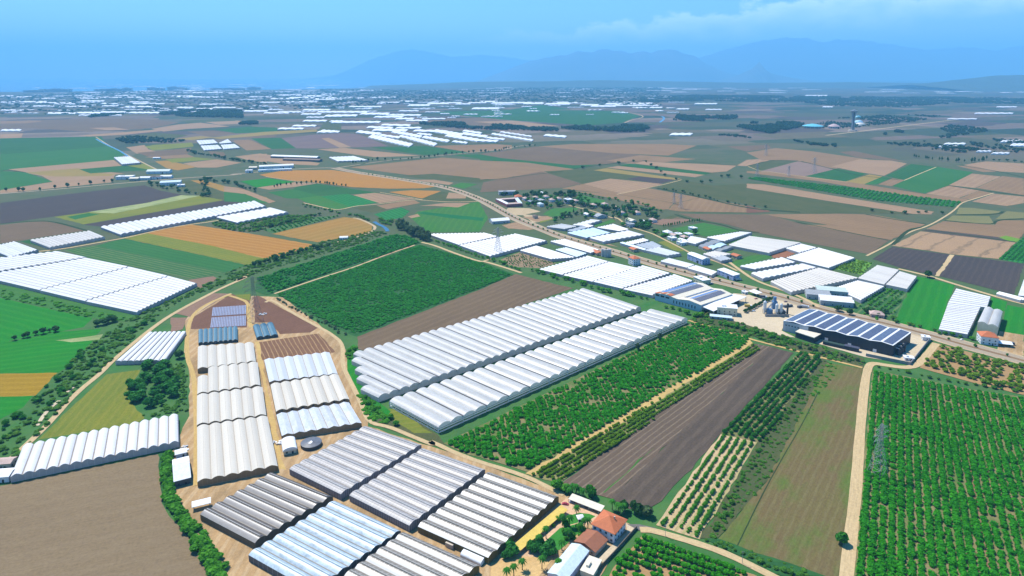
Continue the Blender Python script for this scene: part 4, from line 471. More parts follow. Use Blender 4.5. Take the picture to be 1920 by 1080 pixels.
['line','strip_edge_shrub','shrub in the rough strip below the green field','shrub','shrubs of the rough strip','mid','leaf_darker',15,2.5,5,1.3,5,[(352.1,1568.1),(395.5,1533.4),(424.4,1468.4),(454.5,1408.4),(485.5,1362),(524.4,1335.5)]],
['line','strip_tree','tree along the pale tan strip by the dirt track','tree','trees along the pale strip','mid','leaf_darker',26,4,7,1.2,7,[(707.3,1297.9),(743.9,1290.8),(764.6,1276.9),(797.3,1283.8),(837.4,1283.8),(860.3,1283.8)]],
['line','conifer_tree','tall dark conifer in the windbreak row on the right plain','tree','windbreak conifers on the right plain','cypress','leaf_darker',13,11,17,0.5,7,[(1332,2191.5),(1347.1,2130.2),(1377.3,2068.7),(1438.2,2051.2),(1529.3,2122.8)]],
['line','low_hedge_tree','low dark tree in the hedge beside the conifers','tree','low hedge trees beside the conifers','mid','leaf_darker',17,5,8,1.1,5,[(1538.1,2115.4),(1568.6,2093.6),(1606.1,2058.2)]],
['area','thicket_tree','dark leafy tree in the thicket behind the fifteen span greenhouse','tree','thicket behind the fifteen span greenhouse','near','leaf_thicket',55,4,8,1.15,0,[(-325.8,518.3),(-334.5,542.4),(-345.4,581),(-346.9,593.9),(-328.3,590.7),(-297.2,550.9),(-284.8,520.9),(-294.2,505.8),(-314.1,510.7)]],
['area','palm_garden_tree','leafy tree in the villa garden','tree','leafy trees in the villa garden','near','leaf_thicket',11,3.5,6,1,0,[(9.4,343.4),(17.5,345),(24.2,342.6),(25.1,337.8),(19.1,332.3),(11.5,337)]],
['area','corner_tree','leafy tree at the corner of the striped greenhouse by the villa','tree','leafy trees at the greenhouse corner','near','leaf_thicket',8,4,6,1,0,[(-8.3,338.6),(-2.1,343.4),(2.5,340.2),(0.8,334.7),(-6.5,332.3)]],
['line','garden_shrub','shrub between the villa lawns','shrub','shrubs between the villa lawns','near','leaf_mid',3.6,2,4.5,1.1,3,[(25.9,359.5),(28.6,364.9),(30.9,355.1),(34.2,351.7),(35.7,349.2),(39.3,356),(41,361.3)]],
['line','lane_tree','tree in the dense clump behind the carport','tree','clump behind the carport','near','leaf_dark',3.8,5,7.5,0.9,1.8,[(48.5,390.9),(52.8,389.9),(57.1,387.8)]],
['line','gate_tree','tree in the dark row by the villa gate','tree','dark row by the villa gate','near','leaf_darker',3.6,5,8,0.8,1.8,[(67.6,378),(72.1,375.1),(76.7,373.2),(78.8,371.3)]],
['line','corner_bush','round green bush at the corner of the ploughed rows','shrub','bushes at the corner of the ploughed rows','near','leaf_mid',8,4.5,7,1,0.4,[(27.3,402.4),(32.3,394.5),(37.9,395)]],
['line','gate_bush','dark grey green tree spreading over the lane by the gate','tree','spreading trees over the lane','near','leaf_grey',5,6,8,1.2,1,[(82.1,369.5),(85.4,370.4)]],
['line','lone_tree','round dark tree at the corner of the four span white greenhouse','tree','tree by the four span greenhouse','near','leaf_darker',12,6,8,1.1,1,[(-322.5,603.3),(-319.9,603.3)]],
['line','lone_bush','round bush between the fallow field and the pale lane','shrub','bush by the pale lane','near','leaf_dark',9,5,7,0.9,0.5,[(193.6,347.7),(191.6,343)]],
['line','wall_bush','dark upright tree against the open sided greenhouse','tree','upright trees against the open sided greenhouse','near','leaf_grey',60,7,9,0.6,0.1,[(108.6,604.5),(141.5,638.3),(163.3,656.1)]],
['line','meadow_tree','large dark tree at the corner of the dark ploughed field','tree','tree at the dark field corner','near','leaf_darker',30,9,11,1,0.1,[(560.6,860.8),(564.9,863.7)]],
['line','house_tree','tree in the garden of the small pink house','tree','garden trees of the pink house','mid','leaf_darker',7,4,6,1.1,2.5,[(404.4,724.9),(416.9,735.1),(410.6,710.1),(434,730)]],
['line','yard_tree','low tree in front of the tall stack of white spans','tree','low trees before the tall white spans','near','leaf_mid',6,3,5,1.2,1.2,[(449.3,666.7),(454.1,662.4),(459.4,660.2),(464.6,658.1),(473.9,655.9),(475.4,649.7),(477.3,647.6)]],
['line','hangar_tree','tree in the weedy ground below the older factory','tree','trees in the weedy ground','near','leaf_mid',9,3,6,1.2,2,[(178.5,743.9),(192.6,739),(203.9,717.8),(207.5,713.2),(222.6,708.7)]],
['line','dark_meadow_tree','big dark tree in the small green meadow','tree','big dark tree in the meadow','mid','leaf_darker',8,9,12,0.9,1,[(313.1,1110.1),(317.9,1106.6)]],
['stuff','river_thicket','overgrown green reeds and bushes along the river banks','','','near','leaf_shrub',0.045,0.6,2.3,2.1,0,[(-377.9,420.4),(-381.5,454.2),(-391.8,501.9),(-416.3,570.4),(-426.2,624.4),(-432,688.6),(-422.7,747.8),(-406.4,792.2),(-397.3,863),(-378.8,946.7),(-313.9,1051),(-244.6,1137.7),(-212,1113.8),(-244.2,1051),(-313.8,941.1),(-361.2,863),(-384.3,817.4),(-402.3,770.4),(-402.7,704.6),(-383.5,593.3),(-379.8,544.1),(-364.9,485),(-353.4,440.1),(-350.9,414.2)]],
['stuff','river_grove','darker bushes in clumps along the river','','','near','leaf_dark',0.007,2,4.5,1.4,0,[(-399.5,447.1),(-404.6,519.9),(-423.9,581.7),(-430.3,630.9),(-413,665.9),(-407,730),(-399.7,704.6),(-406,644.5),(-391.9,570.4),(-377.1,493.3),(-370.7,440.1)]],
['stuff','bank_thicket','green bushes covering the field bank behind the ochre field','','','mid','leaf_shrub',0.02,1.5,4,1.7,0,[(-558.3,1208.2),(-499.4,1257.7),(-413,1257.7),(-379,1270.6),(-388.5,1196.5),(-432.9,1162.4),(-443.2,1130.2),(-484.6,1130.2),(-542.9,1173.6)]],
['stuff','stream_thicket','green bushes along the stream between the fields','','','mid','leaf_shrub',0.012,1.5,4.5,1.6,0,[(-462.8,1391.4),(-403.6,1342.5),(-332.6,1282.3),(-264.6,1240.4),(-216.9,1214),(-200.2,1164.2),(-240.1,1188.6),(-308.1,1254.1),(-366.3,1296.8),(-428.4,1342.5)]],
['stuff','weeds','rough weeds and low scrub on the verges between the greenhouses','','','near','leaf_shrub',0.08,0.6,1.7,2.2,0,[(-348.2,581),(-319.8,590.7),(-311.6,593.9),(-264.5,500.9),(-291.3,491.5),(-297.3,493.8),(-282.2,515.8),(-300,553.8)]],
['stuff','verge_plants','lush low plants along the left side of the huge stepped greenhouse','','','near','leaf_mid',0.1,0.5,1.6,2.4,0,[(-164.7,623.8),(-160.4,634.3),(-155.6,628),(-154.3,611.8),(-139.3,571),(-126.2,531.9),(-107.5,503),(-93.2,484.4),(-98.1,481.8),(-113.1,484.4),(-124.5,511.4),(-146.1,560.8)]],
['stuff','ditch_plants','lush low plants in the green belt before the factories','','','mid','leaf_shrub',0.05,0.8,2.4,1.8,0,[(196,700.6),(221.4,735.1),(233.3,715),(251.6,695.9),(293.2,648),(338.2,598.8),(330,583.3),(283.1,616.8),(247.9,656.2)]],
['stuff','meadow_weeds','rough weeds in the green strip between the wide white sheet and the meadows','','','mid','leaf_mid',0.03,0.8,2.2,2.2,0,[(-653.3,810.3),(-572.9,776.2),(-499,738.8),(-432.6,710.1),(-430.8,696.5),(-471,707.4),(-553.1,747.8),(-629.8,779.5)]],
['stuff','fallow_weeds','rough weeds along the ragged edge of the fallow field','','','near','leaf_shrub',0.07,0.4,1.3,2.2,0,[(182.5,451.3),(301.7,602.9),(300.7,593.3),(173.2,408.1),(121.3,350.7),(112.4,351.6)]],
['stuff','lane_weeds','rough weeds on the verge of the lower lane','','','near','leaf_shrub',0.09,0.4,1.3,2.2,0,[(113.4,350.7),(121.3,350.7),(174,319.2),(180.8,309.8),(150.8,319.2)]],
['stuff','field_weeds','green weeds at the top corner of the fallow field','','','near','leaf_mid',0.05,0.4,1.4,2.2,0,[(279.2,570.4),(300.9,598.1),(306.5,586.3),(267.4,529.3),(232,485)]],
['area','village_tree','leafy tree in a yard of the village by the main road','tree','yard trees of the village','mid','leaf_dark',80,4.5,8.5,1.1,0,[(20.1,1517.8),(144.4,1505.3),(200.5,1390.7),(294,1291.9),(253.1,1151.9),(198.2,1166.9),(197.9,1230.5),(118.8,1230.5),(77.2,1197.9),(75.7,1230.5),(138.7,1320.1),(111,1359.6),(69.5,1320.1),(27.9,1359.6)]],
['area','yard_shrub','dark shrub in the yards between the white cottages','shrub','yard shrubs between the cottages','mid','leaf_mid',40,3,6,1.2,0,[(245.7,1138.2),(285.6,1124),(303,1096.5),(275.6,1033.1),(256.8,1070.3),(248.6,1083.2)]],
['stuff','woods','dark band of woods crossing the hazy plain','','','far','leaf_wood',0.0007,10,17,1.2,0,[(1292,6722),(1970,6981),(2704,6722),(2885,5853),(3306,5669),(4360,6482),(4812,6258),(5809,7564),(5542,8251),(4715,8104),(3472,8644),(2557,9075),(1583,8251)]],
['stuff','conifer_belt','dark conifer belt behind the pale bend of the river','','','far','leaf_wood',0.0026,12,18,0.8,0,[(964,3970),(1106,3901),(1415,4153),(1484,4397),(1222,4313),(1121,4485)]],
['stuff','park_woods','dark trees around the slender tower','','','far','leaf_wood',0.0035,8,14,1.1,0,[(1103,3347),(1377,3802),(1577,3901),(1686,3802),(1513,3477),(1327,3226),(1185,3060),(1112,3169)]],
['stuff','park_trees','scattered trees behind the slender tower','','','far','leaf_wood',0.0012,6,11,1.1,0,[(1585,3546),(2082,4212),(2674,4576),(2849,4419),(2422,3935),(1917,3546),(1659,3347)]],
['stuff','tree_belt','dark tree belt beyond the white greenhouse quarter','','','far','leaf_wood',0.0026,10,16,1,0,[(-514,3683),(-469,3974),(-282,3752),(-177,3657),(66,3492),(233,3341),(215,3193),(61,3265),(-161,3319),(-275,3409)]],
['stuff','tree_belt','dark tree belt beside the row plantation at the river','','','far','leaf_wood',0.0033,10,16,1,0,[(245,3375),(398,3529),(596,3579),(788,3492),(721,3193),(527,3162),(369,3265)]],
['stuff','tree_belt','dark tree belt left of the tan plain','','','far','leaf_wood',0.0026,10,16,1.1,0,[(-2727,4276),(-2630,4505),(-2738,4671),(-2822,4465)]],
['stuff','tree_belt','dark tree belt in front of the coastal greenhouses','','','far','leaf_wood',0.0026,12,18,1.1,0,[(-2454,4607),(-2548,5068),(-2339,5145),(-2060,5068),(-1714,4223),(-1867,4276),(-2132,4350)]],
['stuff','tree_belt','narrow dark tree belt above the ochre strip','','','far','leaf_wood',0.0026,9,13,1.1,0,[(-1576,3579),(-1569,3823),(-1489,3882),(-1414,3683),(-1489,3579)]],
['stuff','tree_belt','dark trees around the pale canal on the left','','','far','leaf_wood',0.003,6,10,1.2,0,[(-1694.3,2807.9),(-1688.6,2931.2),(-1555.7,2889),(-1395.2,2769),(-1275.9,2658.5),(-1330.1,2623.6),(-1467.1,2694.4),(-1528.2,2623.6)]],
['stuff','tree_belt','bushy tree belt on the right plain below the ochre strips','','','far','leaf_wood',0.0025,5,9,1.3,0,[(1390.4,2634),(1506.2,2558),(1654.7,2431.6),(1749.5,2246.1),(1794.2,2304.8),(1710,2514.5),(1568.5,2665.6)]],
['stuff','tree_belt','dark grove on the green right plain','','','far','leaf_wood',0.0026,8,12,1.2,0,[(1694,3008),(1854,3135),(1916,3249),(1774,3135)]],
['stuff','tree_belt','long loose tree belt across the green right plain','','','far','leaf_wood',0.002,6,10,1.2,0,[(1639.6,2649.7),(1899.6,2863.2),(2121,3060),(2305,3203),(2432,3411),(2403,3617),(2161,3372),(2072,3113),(1773.5,2800.1)]],
['stuff','tree_belt','trees scattered over the right plain near the pale roofs','','','far','leaf_wood',0.0012,6,10,1.2,0,[(1536.5,2431.6),(1832.5,2649.7),(2083.5,2817.8),(2220.5,2863.2),(1841.4,2366.5),(1758.1,2431.6),(1570,2304.8)]],
['stuff','tree_belt','dark trees along the stream at the brown plain','','','far','leaf_wood',0.002,6,10,1.2,0,[(929,3008),(1074.9,2958.3),(1144.2,2817.8),(1205.6,2649.7),(1264.9,2572.9),(1229.9,2500.3),(1162.3,2587.9),(1086.5,2714.5),(1023.5,2863.2)]],
['stuff','tree_belt','scattered dark trees on the coastal plain','','','far','leaf_wood',6e-05,7,13,2.4,0,[(-3474,4505),(-2877,4715),(-2090,4945),(-1406,5478),(-2857,11182),(-4702,11182),(-6786,11182),(-6740,8783)]],
['stuff','tree_belt','scattered dark trees on the middle plain','','','far','leaf_wood',0.00012,7,13,2.2,0,[(-1581,5478),(-837,6534),(396,6750),(1264,5630),(3433,15371),(899,15371),(-1196,11827),(-3840,13369)]],
]
PALMS=[(39.8,394.3),(41.8,392.2),(44,391.7),(46,389.1),(37.6,391.2),(40.2,372.1),(34.9,360.7),(63.1,376.8),(70,373.9),(67.3,372.1),(66.3,373.9),(40.9,355),(43.7,358.5),(45.8,359.3),(15.8,344.9),(28.7,340.8),(30.5,362),(20.1,350.7),(5.7,325.4),(1,320.7),(-2.7,318.2),(16.6,326.2),(33.1,349.9),(25.9,326.2)]
BUILDINGS=[
{'lab':'tall white three storey house with a red roof beside the four greenhouse sections','name':'house','p':(176.9,925.4),'w':13,'d':12,'h':10,'roof':'hip','wall':'wwhite','rc':'terra','a':-66.8,'group':None},
{'lab':'grey roofed two storey block with a terraced top at the village edge','name':'apartment_block','p':(-10.6,1493),'w':40,'d':14,'h':8,'roof':'flat','wall':'wgrey','rc':'rgrey','a':10,'group':None},
{'lab':'round walled tan building beside the terraced block','name':'house','p':(13.8,1440.1),'w':16,'d':16,'h':6,'roof':'hip','wall':'wtan','rc':'terra','a':10,'group':None},
{'lab':'small white house at the centre of the village','name':'house','p':(59.4,1354.5),'w':13,'d':10,'h':6,'roof':'hip','wall':'wwhite','rc':'rblue','a':-66.8,'group':None},
{'lab':'large pale mauve house with a flat roof in the village','name':'house','p':(120.6,1390.7),'w':17,'d':14,'h':9,'roof':'flat','wall':'wlilac','rc':'rwhite','a':-66.8,'group':None},
{'lab':'grey low house beside the red walled complex','name':'house','p':(41.6,1388.6),'w':15,'d':12,'h':5,'roof':'flat','wall':'wgrey','rc':'rgrey','a':-66.8,'group':None},
{'lab':'low grey house between the white and the mauve village houses','name':'house','p':(64.3,1399.3),'w':18,'d':12,'h':5,'roof':'gable','wall':'wgrey','rc':'rgrey','a':-66.8,'group':None},
{'lab':'white house with a pale roof under the tall village trees','name':'house','p':(67.2,1487),'w':14,'d':10,'h':6,'roof':'hip','wall':'wwhite','rc':'rwhite','a':-66.8,'group':None},
{'lab':'white roofed cottage beside the small red roofed one among the village trees','name':'house','p':(146.4,1260.5),'w':14,'d':9,'h':4,'roof':'gable','wall':'wwhite','rc':'rwhite','a':-66.8,'group':None},
{'lab':'long pale roofed house beside the village lane','name':'house','p':(147.7,1369.8),'w':24,'d':8,'h':4,'roof':'gable','wall':'wtan','rc':'rpink','a':-66.8,'group':None},
{'lab':'grey blue roofed shed beside the lane bend','name':'shed','p':(169,1243.2),'w':16,'d':22,'h':4,'roof':'gable','wall':'wgrey','rc':'rgrey','a':-66.8,'group':None},
{'lab':'creamy roofed shed at the bushy end of the village','name':'shed','p':(222.2,1205.9),'w':20,'d':12,'h':4,'roof':'gable','wall':'wwhite','rc':'rcream','a':-66.8,'group':None},
{'lab':'low white shed at the outer end of the village','name':'shed','p':(243.6,1197.9),'w':16,'d':8,'h':4,'roof':'gable','wall':'wwhite','rc':'rwhite','a':-66.8,'group':None},
{'lab':'grey house behind the white greenhouse across the road','name':'house','p':(213.6,1166.9),'w':14,'d':11,'h':6,'roof':'flat','wall':'wgrey','rc':'rgrey','a':-66.8,'group':None},
{'lab':'small round roofed kiosk on the tan yard by the road','name':'kiosk','p':(44.5,1238.9),'w':8,'d':8,'h':5,'roof':'hip','wall':'wtan','rc':'rbrown','a':-66.8,'group':None},
{'lab':'white roofed barn standing alone beside the main road','name':'barn','p':(-23.5,1201.9),'w':34,'d':20,'h':5,'roof':'gable','wall':'wgrey','rc':'rwhite','a':20,'group':None},
{'lab':'white cottage in the cluster beside the big dark tree','name':'house','p':(267.6,1106.6),'w':15,'d':12,'h':5,'roof':'hip','wall':'wlilac','rc':'rwhite','a':-66.8,'group':None},
{'lab':'pinkish cottage beside the white greenhouse edge','name':'house','p':(288.3,1076.7),'w':13,'d':10,'h':4,'roof':'hip','wall':'wtan','rc':'rpink','a':-66.8,'group':None},
{'lab':'low white roofed cottage below the pinkish one','name':'house','p':(281,1054.5),'w':18,'d':10,'h':3.5,'roof':'gable','wall':'wwhite','rc':'rwhite','a':-66.8,'group':None},
{'lab':'red roofed cottage between grey roofs','name':'house','p':(305.2,999.5),'w':13,'d':10,'h':4,'roof':'gable','wall':'wtan','rc':'terra','a':-66.8,'group':None},
{'lab':'red roofed cottage beside the green plots','name':'house','p':(336.4,960.6),'w':13,'d':11,'h':4,'roof':'gable','wall':'wtan','rc':'terra','a':-66.8,'group':None},
{'lab':'orange roofed shed behind the trees by the road','name':'shed','p':(189.5,998.4),'w':13,'d':10,'h':4,'roof':'gable','wall':'wtan','rc':'terra','a':-66.8,'group':None},
{'lab':'small red roofed shed beside the pale silos','name':'shed','p':(130.1,981.8),'w':17,'d':11,'h':3.5,'roof':'gable','wall':'wtan','rc':'terra','a':-66.8,'group':None},
{'lab':'red shed at the corner of the greenhouse sections','name':'shed','p':(200,868.4),'w':14,'d':8,'h':3,'roof':'gable','wall':'wtan','rc':'terra','a':-66.8,'group':None},
{'lab':'pinkish house in the cluster by the village lane','name':'house','p':(274.1,1089.8),'w':13,'d':10,'h':4,'roof':'gable','wall':'wwhite','rc':'rpink','a':-66.8,'group':None},
{'lab':'blue walled long warehouse by the main road,left one','name':'warehouse','p':(274,940.2),'w':34,'d':14,'h':8,'roof':'gable','wall':'wblue','rc':'rwhite','a':-66.8,'group':None},
{'lab':'blue walled long warehouse by the main road,right one','name':'warehouse','p':(293.2,864.1),'w':31,'d':11,'h':7,'roof':'shed','wall':'wblue','rc':'rwhite','a':-66.8,'group':None},
{'lab':'small cream office building between factory and road','name':'office','p':(250.8,840.1),'w':19,'d':13,'h':6,'roof':'flat','wall':'wcream','rc':'rwhite','a':-66.8,'group':None},
{'lab':'cream walled office at the gate of the older factory','name':'office','p':(246.3,724.7),'w':22,'d':13,'h':9,'roof':'flat','wall':'wcream','rc':'rwhite','a':-14,'group':None},
{'lab':'low white roofed shed at the foot of the older factory','name':'shed','p':(234.7,708.7),'w':23,'d':7,'h':3,'roof':'gable','wall':'wgrey','rc':'rblue','a':-17,'group':None},
{'lab':'small white kiosk beside the road before the old factory','name':'kiosk','p':(291.4,794.7),'w':6,'d':5,'h':3,'roof':'flat','wall':'wwhite','rc':'rwhite','a':-66.8,'group':None},
{'lab':'open white roofed shelter by the parked cars','name':'shelter','p':(302.5,789.2),'w':13,'d':8,'h':4,'roof':'shed','wall':'wgrey','rc':'rwhite','a':-66.8,'group':None},
{'lab':'small pink house in a garden behind the solar factory','name':'house','p':(413.8,716),'w':14,'d':11,'h':4,'roof':'hip','wall':'wpink','rc':'rpink','a':-20,'group':None},
{'lab':'grey walled packing shed with a white roof,front one','name':'packing_shed','p':(387.7,759),'w':36,'d':22,'h':6,'roof':'gable2','wall':'wgrey','rc':'rwhite','a':-17,'group':None},
{'lab':'grey roofed packing shed behind the white roofed one','name':'packing_shed','p':(376.6,781.6),'w':27,'d':20,'h':6,'roof':'gable2','wall':'wgrey','rc':'rgrey','a':-17,'group':None},
{'lab':'pale roofed packing shed beside the white greenhouse spans','name':'packing_shed','p':(399.9,796.3),'w':34,'d':18,'h':6,'roof':'gable2','wall':'wgrey','rc':'rpale','a':-17,'group':None},
{'lab':'round fronted roadside house with an orange tile roof','name':'house','p':(486.4,641.4),'w':15,'d':14,'h':8.5,'roof':'hip','wall':'wwhite','rc':'terra','a':-20,'group':None},
{'lab':'small blue white shelter on the brown lot at the right','name':'shelter','p':(497.8,634.4),'w':13,'d':9,'h':3,'roof':'gable','wall':'wgrey','rc':'rwhite','a':-20,'group':None},
{'lab':'white gatehouse at the corner of the solar factory yard','name':'kiosk','p':(381.2,599.5),'w':8,'d':6,'h':3,'roof':'flat','wall':'wwhite','rc':'rwhite','a':-17,'group':None},
{'lab':'white cabin behind the solar factory yard','name':'kiosk','p':(427.5,648),'w':7,'d':6,'h':4,'roof':'flat','wall':'wwhite','rc':'rwhite','a':-17,'group':None},
{'lab':'curved white storage shed beside the round water tank','name':'storage_shed','p':(-163.1,445.8),'w':9,'d':15,'h':3.2,'roof':'round','wall':'wcream','rc':'rwhite','a':23.3,'group':None},
{'lab':'narrow white storage shed beside the bare brown field','name':'storage_shed','p':(-226.2,414.2),'w':9.5,'d':28,'h':4.5,'roof':'gable','wall':'wdark','rc':'rwhite','a':28.4,'group':None},
{'lab':'small white annex roof behind the narrow white shed','name':'storage_shed','p':(-238.1,437.3),'w':7,'d':6,'h':3.2,'roof':'gable','wall':'wwhite','rc':'rwhite','a':28.4,'group':None},
{'lab':'small white house at the left edge of the bare field','name':'house','p':(-345.1,409.9),'w':12,'d':10,'h':4,'roof':'gable','wall':'wwhite','rc':'rwhite','a':8,'group':None},
{'lab':'pinkish roofed hut at the left edge beside the small white house','name':'house','p':(-355.2,424.1),'w':12,'d':8,'h':4,'roof':'gable','wall':'wtan','rc':'rpink','a':8,'group':None},
{'lab':'white canopy on the sandy pads by the dirt track','name':'shelter','p':(-196.5,379.3),'w':10,'d':4,'h':3,'roof':'shed','wall':'wtan','rc':'rwhite','a':25,'group':None},
{'lab':'small pale house half hidden among the village trees','name':'house','p':(29.2,1423.3),'w':13,'d':10,'h':5,'roof':'hip','wall':'wwhite','rc':'rpink','a':-66.8,'group':'houses among the village trees'},
{'lab':'small pale house half hidden among the village trees','name':'house','p':(52.4,1434.5),'w':13,'d':10,'h':5,'roof':'hip','wall':'wwhite','rc':'rpink','a':-66.8,'group':'houses among the village trees'},
{'lab':'small pale house half hidden among the village trees','name':'house','p':(75.9,1445.8),'w':13,'d':10,'h':5,'roof':'hip','wall':'wwhite','rc':'rpink','a':-66.8,'group':'houses among the village trees'},
{'lab':'small pale house half hidden among the village trees','name':'house','p':(86.1,1406.8),'w':13,'d':10,'h':5,'roof':'hip','wall':'wwhite','rc':'rpink','a':-66.8,'group':'houses among the village trees'},
{'lab':'small pale house half hidden among the village trees','name':'house','p':(101.6,1423.3),'w':13,'d':10,'h':5,'roof':'hip','wall':'wwhite','rc':'rpink','a':-66.8,'group':'houses among the village trees'},
{'lab':'small pale house half hidden among the village trees','name':'house','p':(136.3,1396.1),'w':13,'d':10,'h':5,'roof':'hip','wall':'wwhite','rc':'rpink','a':-66.8,'group':'houses among the village trees'},
{'lab':'small pale house half hidden among the village trees','name':'house','p':(169.2,1349.5),'w':13,'d':10,'h':5,'roof':'hip','wall':'wwhite','rc':'rpink','a':-66.8,'group':'houses among the village trees'},
{'lab':'small pale house half hidden among the village trees','name':'house','p':(194.1,1359.6),'w':13,'d':10,'h':5,'roof':'hip','wall':'wwhite','rc':'rpink','a':-66.8,'group':'houses among the village trees'},
{'lab':'small pale house half hidden among the village trees','name':'house','p':(211.8,1320.1),'w':13,'d':10,'h':5,'roof':'hip','wall':'wwhite','rc':'rpink','a':-66.8,'group':'houses among the village trees'},
{'lab':'small pale house half hidden among the village trees','name':'house','p':(215.7,1273.8),'w':13,'d':10,'h':5,'roof':'hip','wall':'wwhite','rc':'rpink','a':-66.8,'group':'houses among the village trees'},
{'lab':'small pale house half hidden among the village trees','name':'house','p':(245.5,1273.8),'w':13,'d':10,'h':5,'roof':'hip','wall':'wwhite','rc':'rpink','a':-66.8,'group':'houses among the village trees'},
{'lab':'small pale house half hidden among the village trees','name':'house','p':(262.8,1205.9),'w':13,'d':10,'h':5,'roof':'hip','wall':'wwhite','rc':'rpink','a':-66.8,'group':'houses among the village trees'},
{'lab':'pale flat roofed cottage among the white cottages by the lane','name':'house','p':(320,1141.8),'w':13,'d':10,'h':4.5,'roof':'flat','wall':'wwhite','rc':'rwhite','a':-66.8,'group':'cottages by the lane'},
{'lab':'pale flat roofed cottage among the white cottages by the lane','name':'house','p':(283.7,1096.5),'w':13,'d':10,'h':4.5,'roof':'flat','wall':'wwhite','rc':'rwhite','a':-66.8,'group':'cottages by the lane'},
{'lab':'pale flat roofed cottage among the white cottages by the lane','name':'house','p':(266.2,1070.3),'w':13,'d':10,'h':4.5,'roof':'flat','wall':'wwhite','rc':'rwhite','a':-66.8,'group':'cottages by the lane'},
{'lab':'pale flat roofed cottage among the white cottages by the lane','name':'house','p':(299.8,1096.5),'w':13,'d':10,'h':4.5,'roof':'flat','wall':'wwhite','rc':'rwhite','a':-66.8,'group':'cottages by the lane'},
{'lab':'pale flat roofed cottage among the white cottages by the lane','name':'house','p':(274,1039.1),'w':13,'d':10,'h':4.5,'roof':'flat','wall':'wwhite','rc':'rwhite','a':-66.8,'group':'cottages by the lane'},
{'lab':'long pale green roofed hall in the roadside town','name':'hall','p':(-985,1828.9),'w':60,'d':25,'h':7,'roof':'gable','wall':'wwhite','rc':'rpale','a':8,'group':None},
{'lab':'white shop cluster at the left end of the roadside town','name':'shop','p':(-1019.7,1724.5),'w':40,'d':22,'h':8,'roof':'flat','wall':'wwhite','rc':'rwhite','a':8,'group':None},
{'lab':'low tan shop beside the white cluster in the roadside town','name':'shop','p':(-981.3,1700.2),'w':22,'d':16,'h':6,'roof':'gable','wall':'wtan','rc':'rcream','a':8,'group':None},
{'lab':'white and brown shop in the middle of the roadside town','name':'shop','p':(-959.7,1712.3),'w':25,'d':16,'h':6,'roof':'gable','wall':'wwhite','rc':'rwhite','a':8,'group':None},
{'lab':'dark roofed shop with white walls in the roadside town','name':'shop','p':(-937.8,1724.5),'w':28,'d':18,'h':7,'roof':'flat','wall':'wwhite','rc':'rbrown','a':8,'group':None},
{'lab':'white shop at the right end of the roadside town','name':'shop','p':(-917.5,1736.9),'w':28,'d':16,'h':6,'roof':'gable','wall':'wwhite','rc':'rwhite','a':8,'group':None},
{'lab':'blue white workshop in front of the roadside town','name':'workshop','p':(-852.2,1631.1),'w':46,'d':26,'h':8,'roof':'gable2','wall':'wwhite','rc':'rblue','a':20,'group':None},
{'lab':'white workshop annex by the stream','name':'workshop','p':(-813,1602.9),'w':16,'d':12,'h':5,'roof':'flat','wall':'wwhite','rc':'rwhite','a':20,'group':None},
{'lab':'small white workshop beside the road bend','name':'workshop','p':(-740.2,1842.8),'w':18,'d':14,'h':7,'roof':'flat','wall':'wwhite','rc':'rwhite','a':8,'group':None},
{'lab':'cream roofed workshop behind the road bend','name':'workshop','p':(-752.5,1906.6),'w':22,'d':16,'h':6,'roof':'gable','wall':'wtan','rc':'rcream','a':8,'group':None},
{'lab':'long white industrial hall along the road bend','name':'hall','p':(-693.8,1930.9),'w':95,'d':24,'h':8,'roof':'gable2','wall':'wwhite','rc':'rwhite','a':20,'group':None},
{'lab':'long low hall in front of the white industrial hall','name':'hall','p':(-677,1871.3),'w':90,'d':14,'h':5,'roof':'flat','wall':'wwhite','rc':'rblue','a':20,'group':None},
{'lab':'long white roofed barn on the tan field,rear one','name':'barn','p':(-713.9,2164.5),'w':170,'d':22,'h':6,'roof':'gable','wall':'wdark','rc':'rwhite','a':-14,'group':None},
{'lab':'long dark roofed barn on the tan field,front one','name':'barn','p':(-669.2,2097.5),'w':130,'d':20,'h':5,'roof':'gable','wall':'wdark','rc':'rbrown','a':-14,'group':None},
{'lab':'white shed at the farm by the river','name':'shed','p':(-280.3,1073.5),'w':13,'d':9,'h':4,'roof':'gable','wall':'wwhite','rc':'rwhite','a':8,'group':None},
{'lab':'small farm shed among the tan fields beside the canal','name':'shed','p':(-1162.4,2150.2),'w':22,'d':9,'h':4,'roof':'gable','wall':'wwhite','rc':'rwhite','a':0,'group':None},
{'lab':'hazy hotel block on the coast horizon at the far left','name':'hotel','p':(-7428,10943),'w':420,'d':60,'h':44.800000000000004,'roof':'tower','wall':'wgrey','rc':'rgrey','a':0,'group':'hotel blocks on the coast'},
{'lab':'hazy hotel block on the coast horizon at the far left','name':'hotel','p':(-7658,10714),'w':330,'d':60,'h':28.8,'roof':'tower','wall':'wgrey','rc':'rgrey','a':0,'group':'hotel blocks on the coast'},
{'lab':'hazy hotel block on the coast horizon at the far left','name':'hotel','p':(-7690,10943),'w':160,'d':60,'h':35.2,'roof':'tower','wall':'wgrey','rc':'rgrey','a':0,'group':'hotel blocks on the coast'},
{'lab':'hazy hotel block on the coast horizon at the far left','name':'hotel','p':(-7125,11692),'w':330,'d':60,'h':28.8,'roof':'tower','wall':'wgrey','rc':'rgrey','a':0,'group':'hotel blocks on the coast'},
{'lab':'hazy hotel block on the coast horizon at the far left','name':'hotel','p':(-6939,11692),'w':280,'d':60,'h':35.2,'roof':'tower','wall':'wgrey','rc':'rgrey','a':0,'group':'hotel blocks on the coast'},
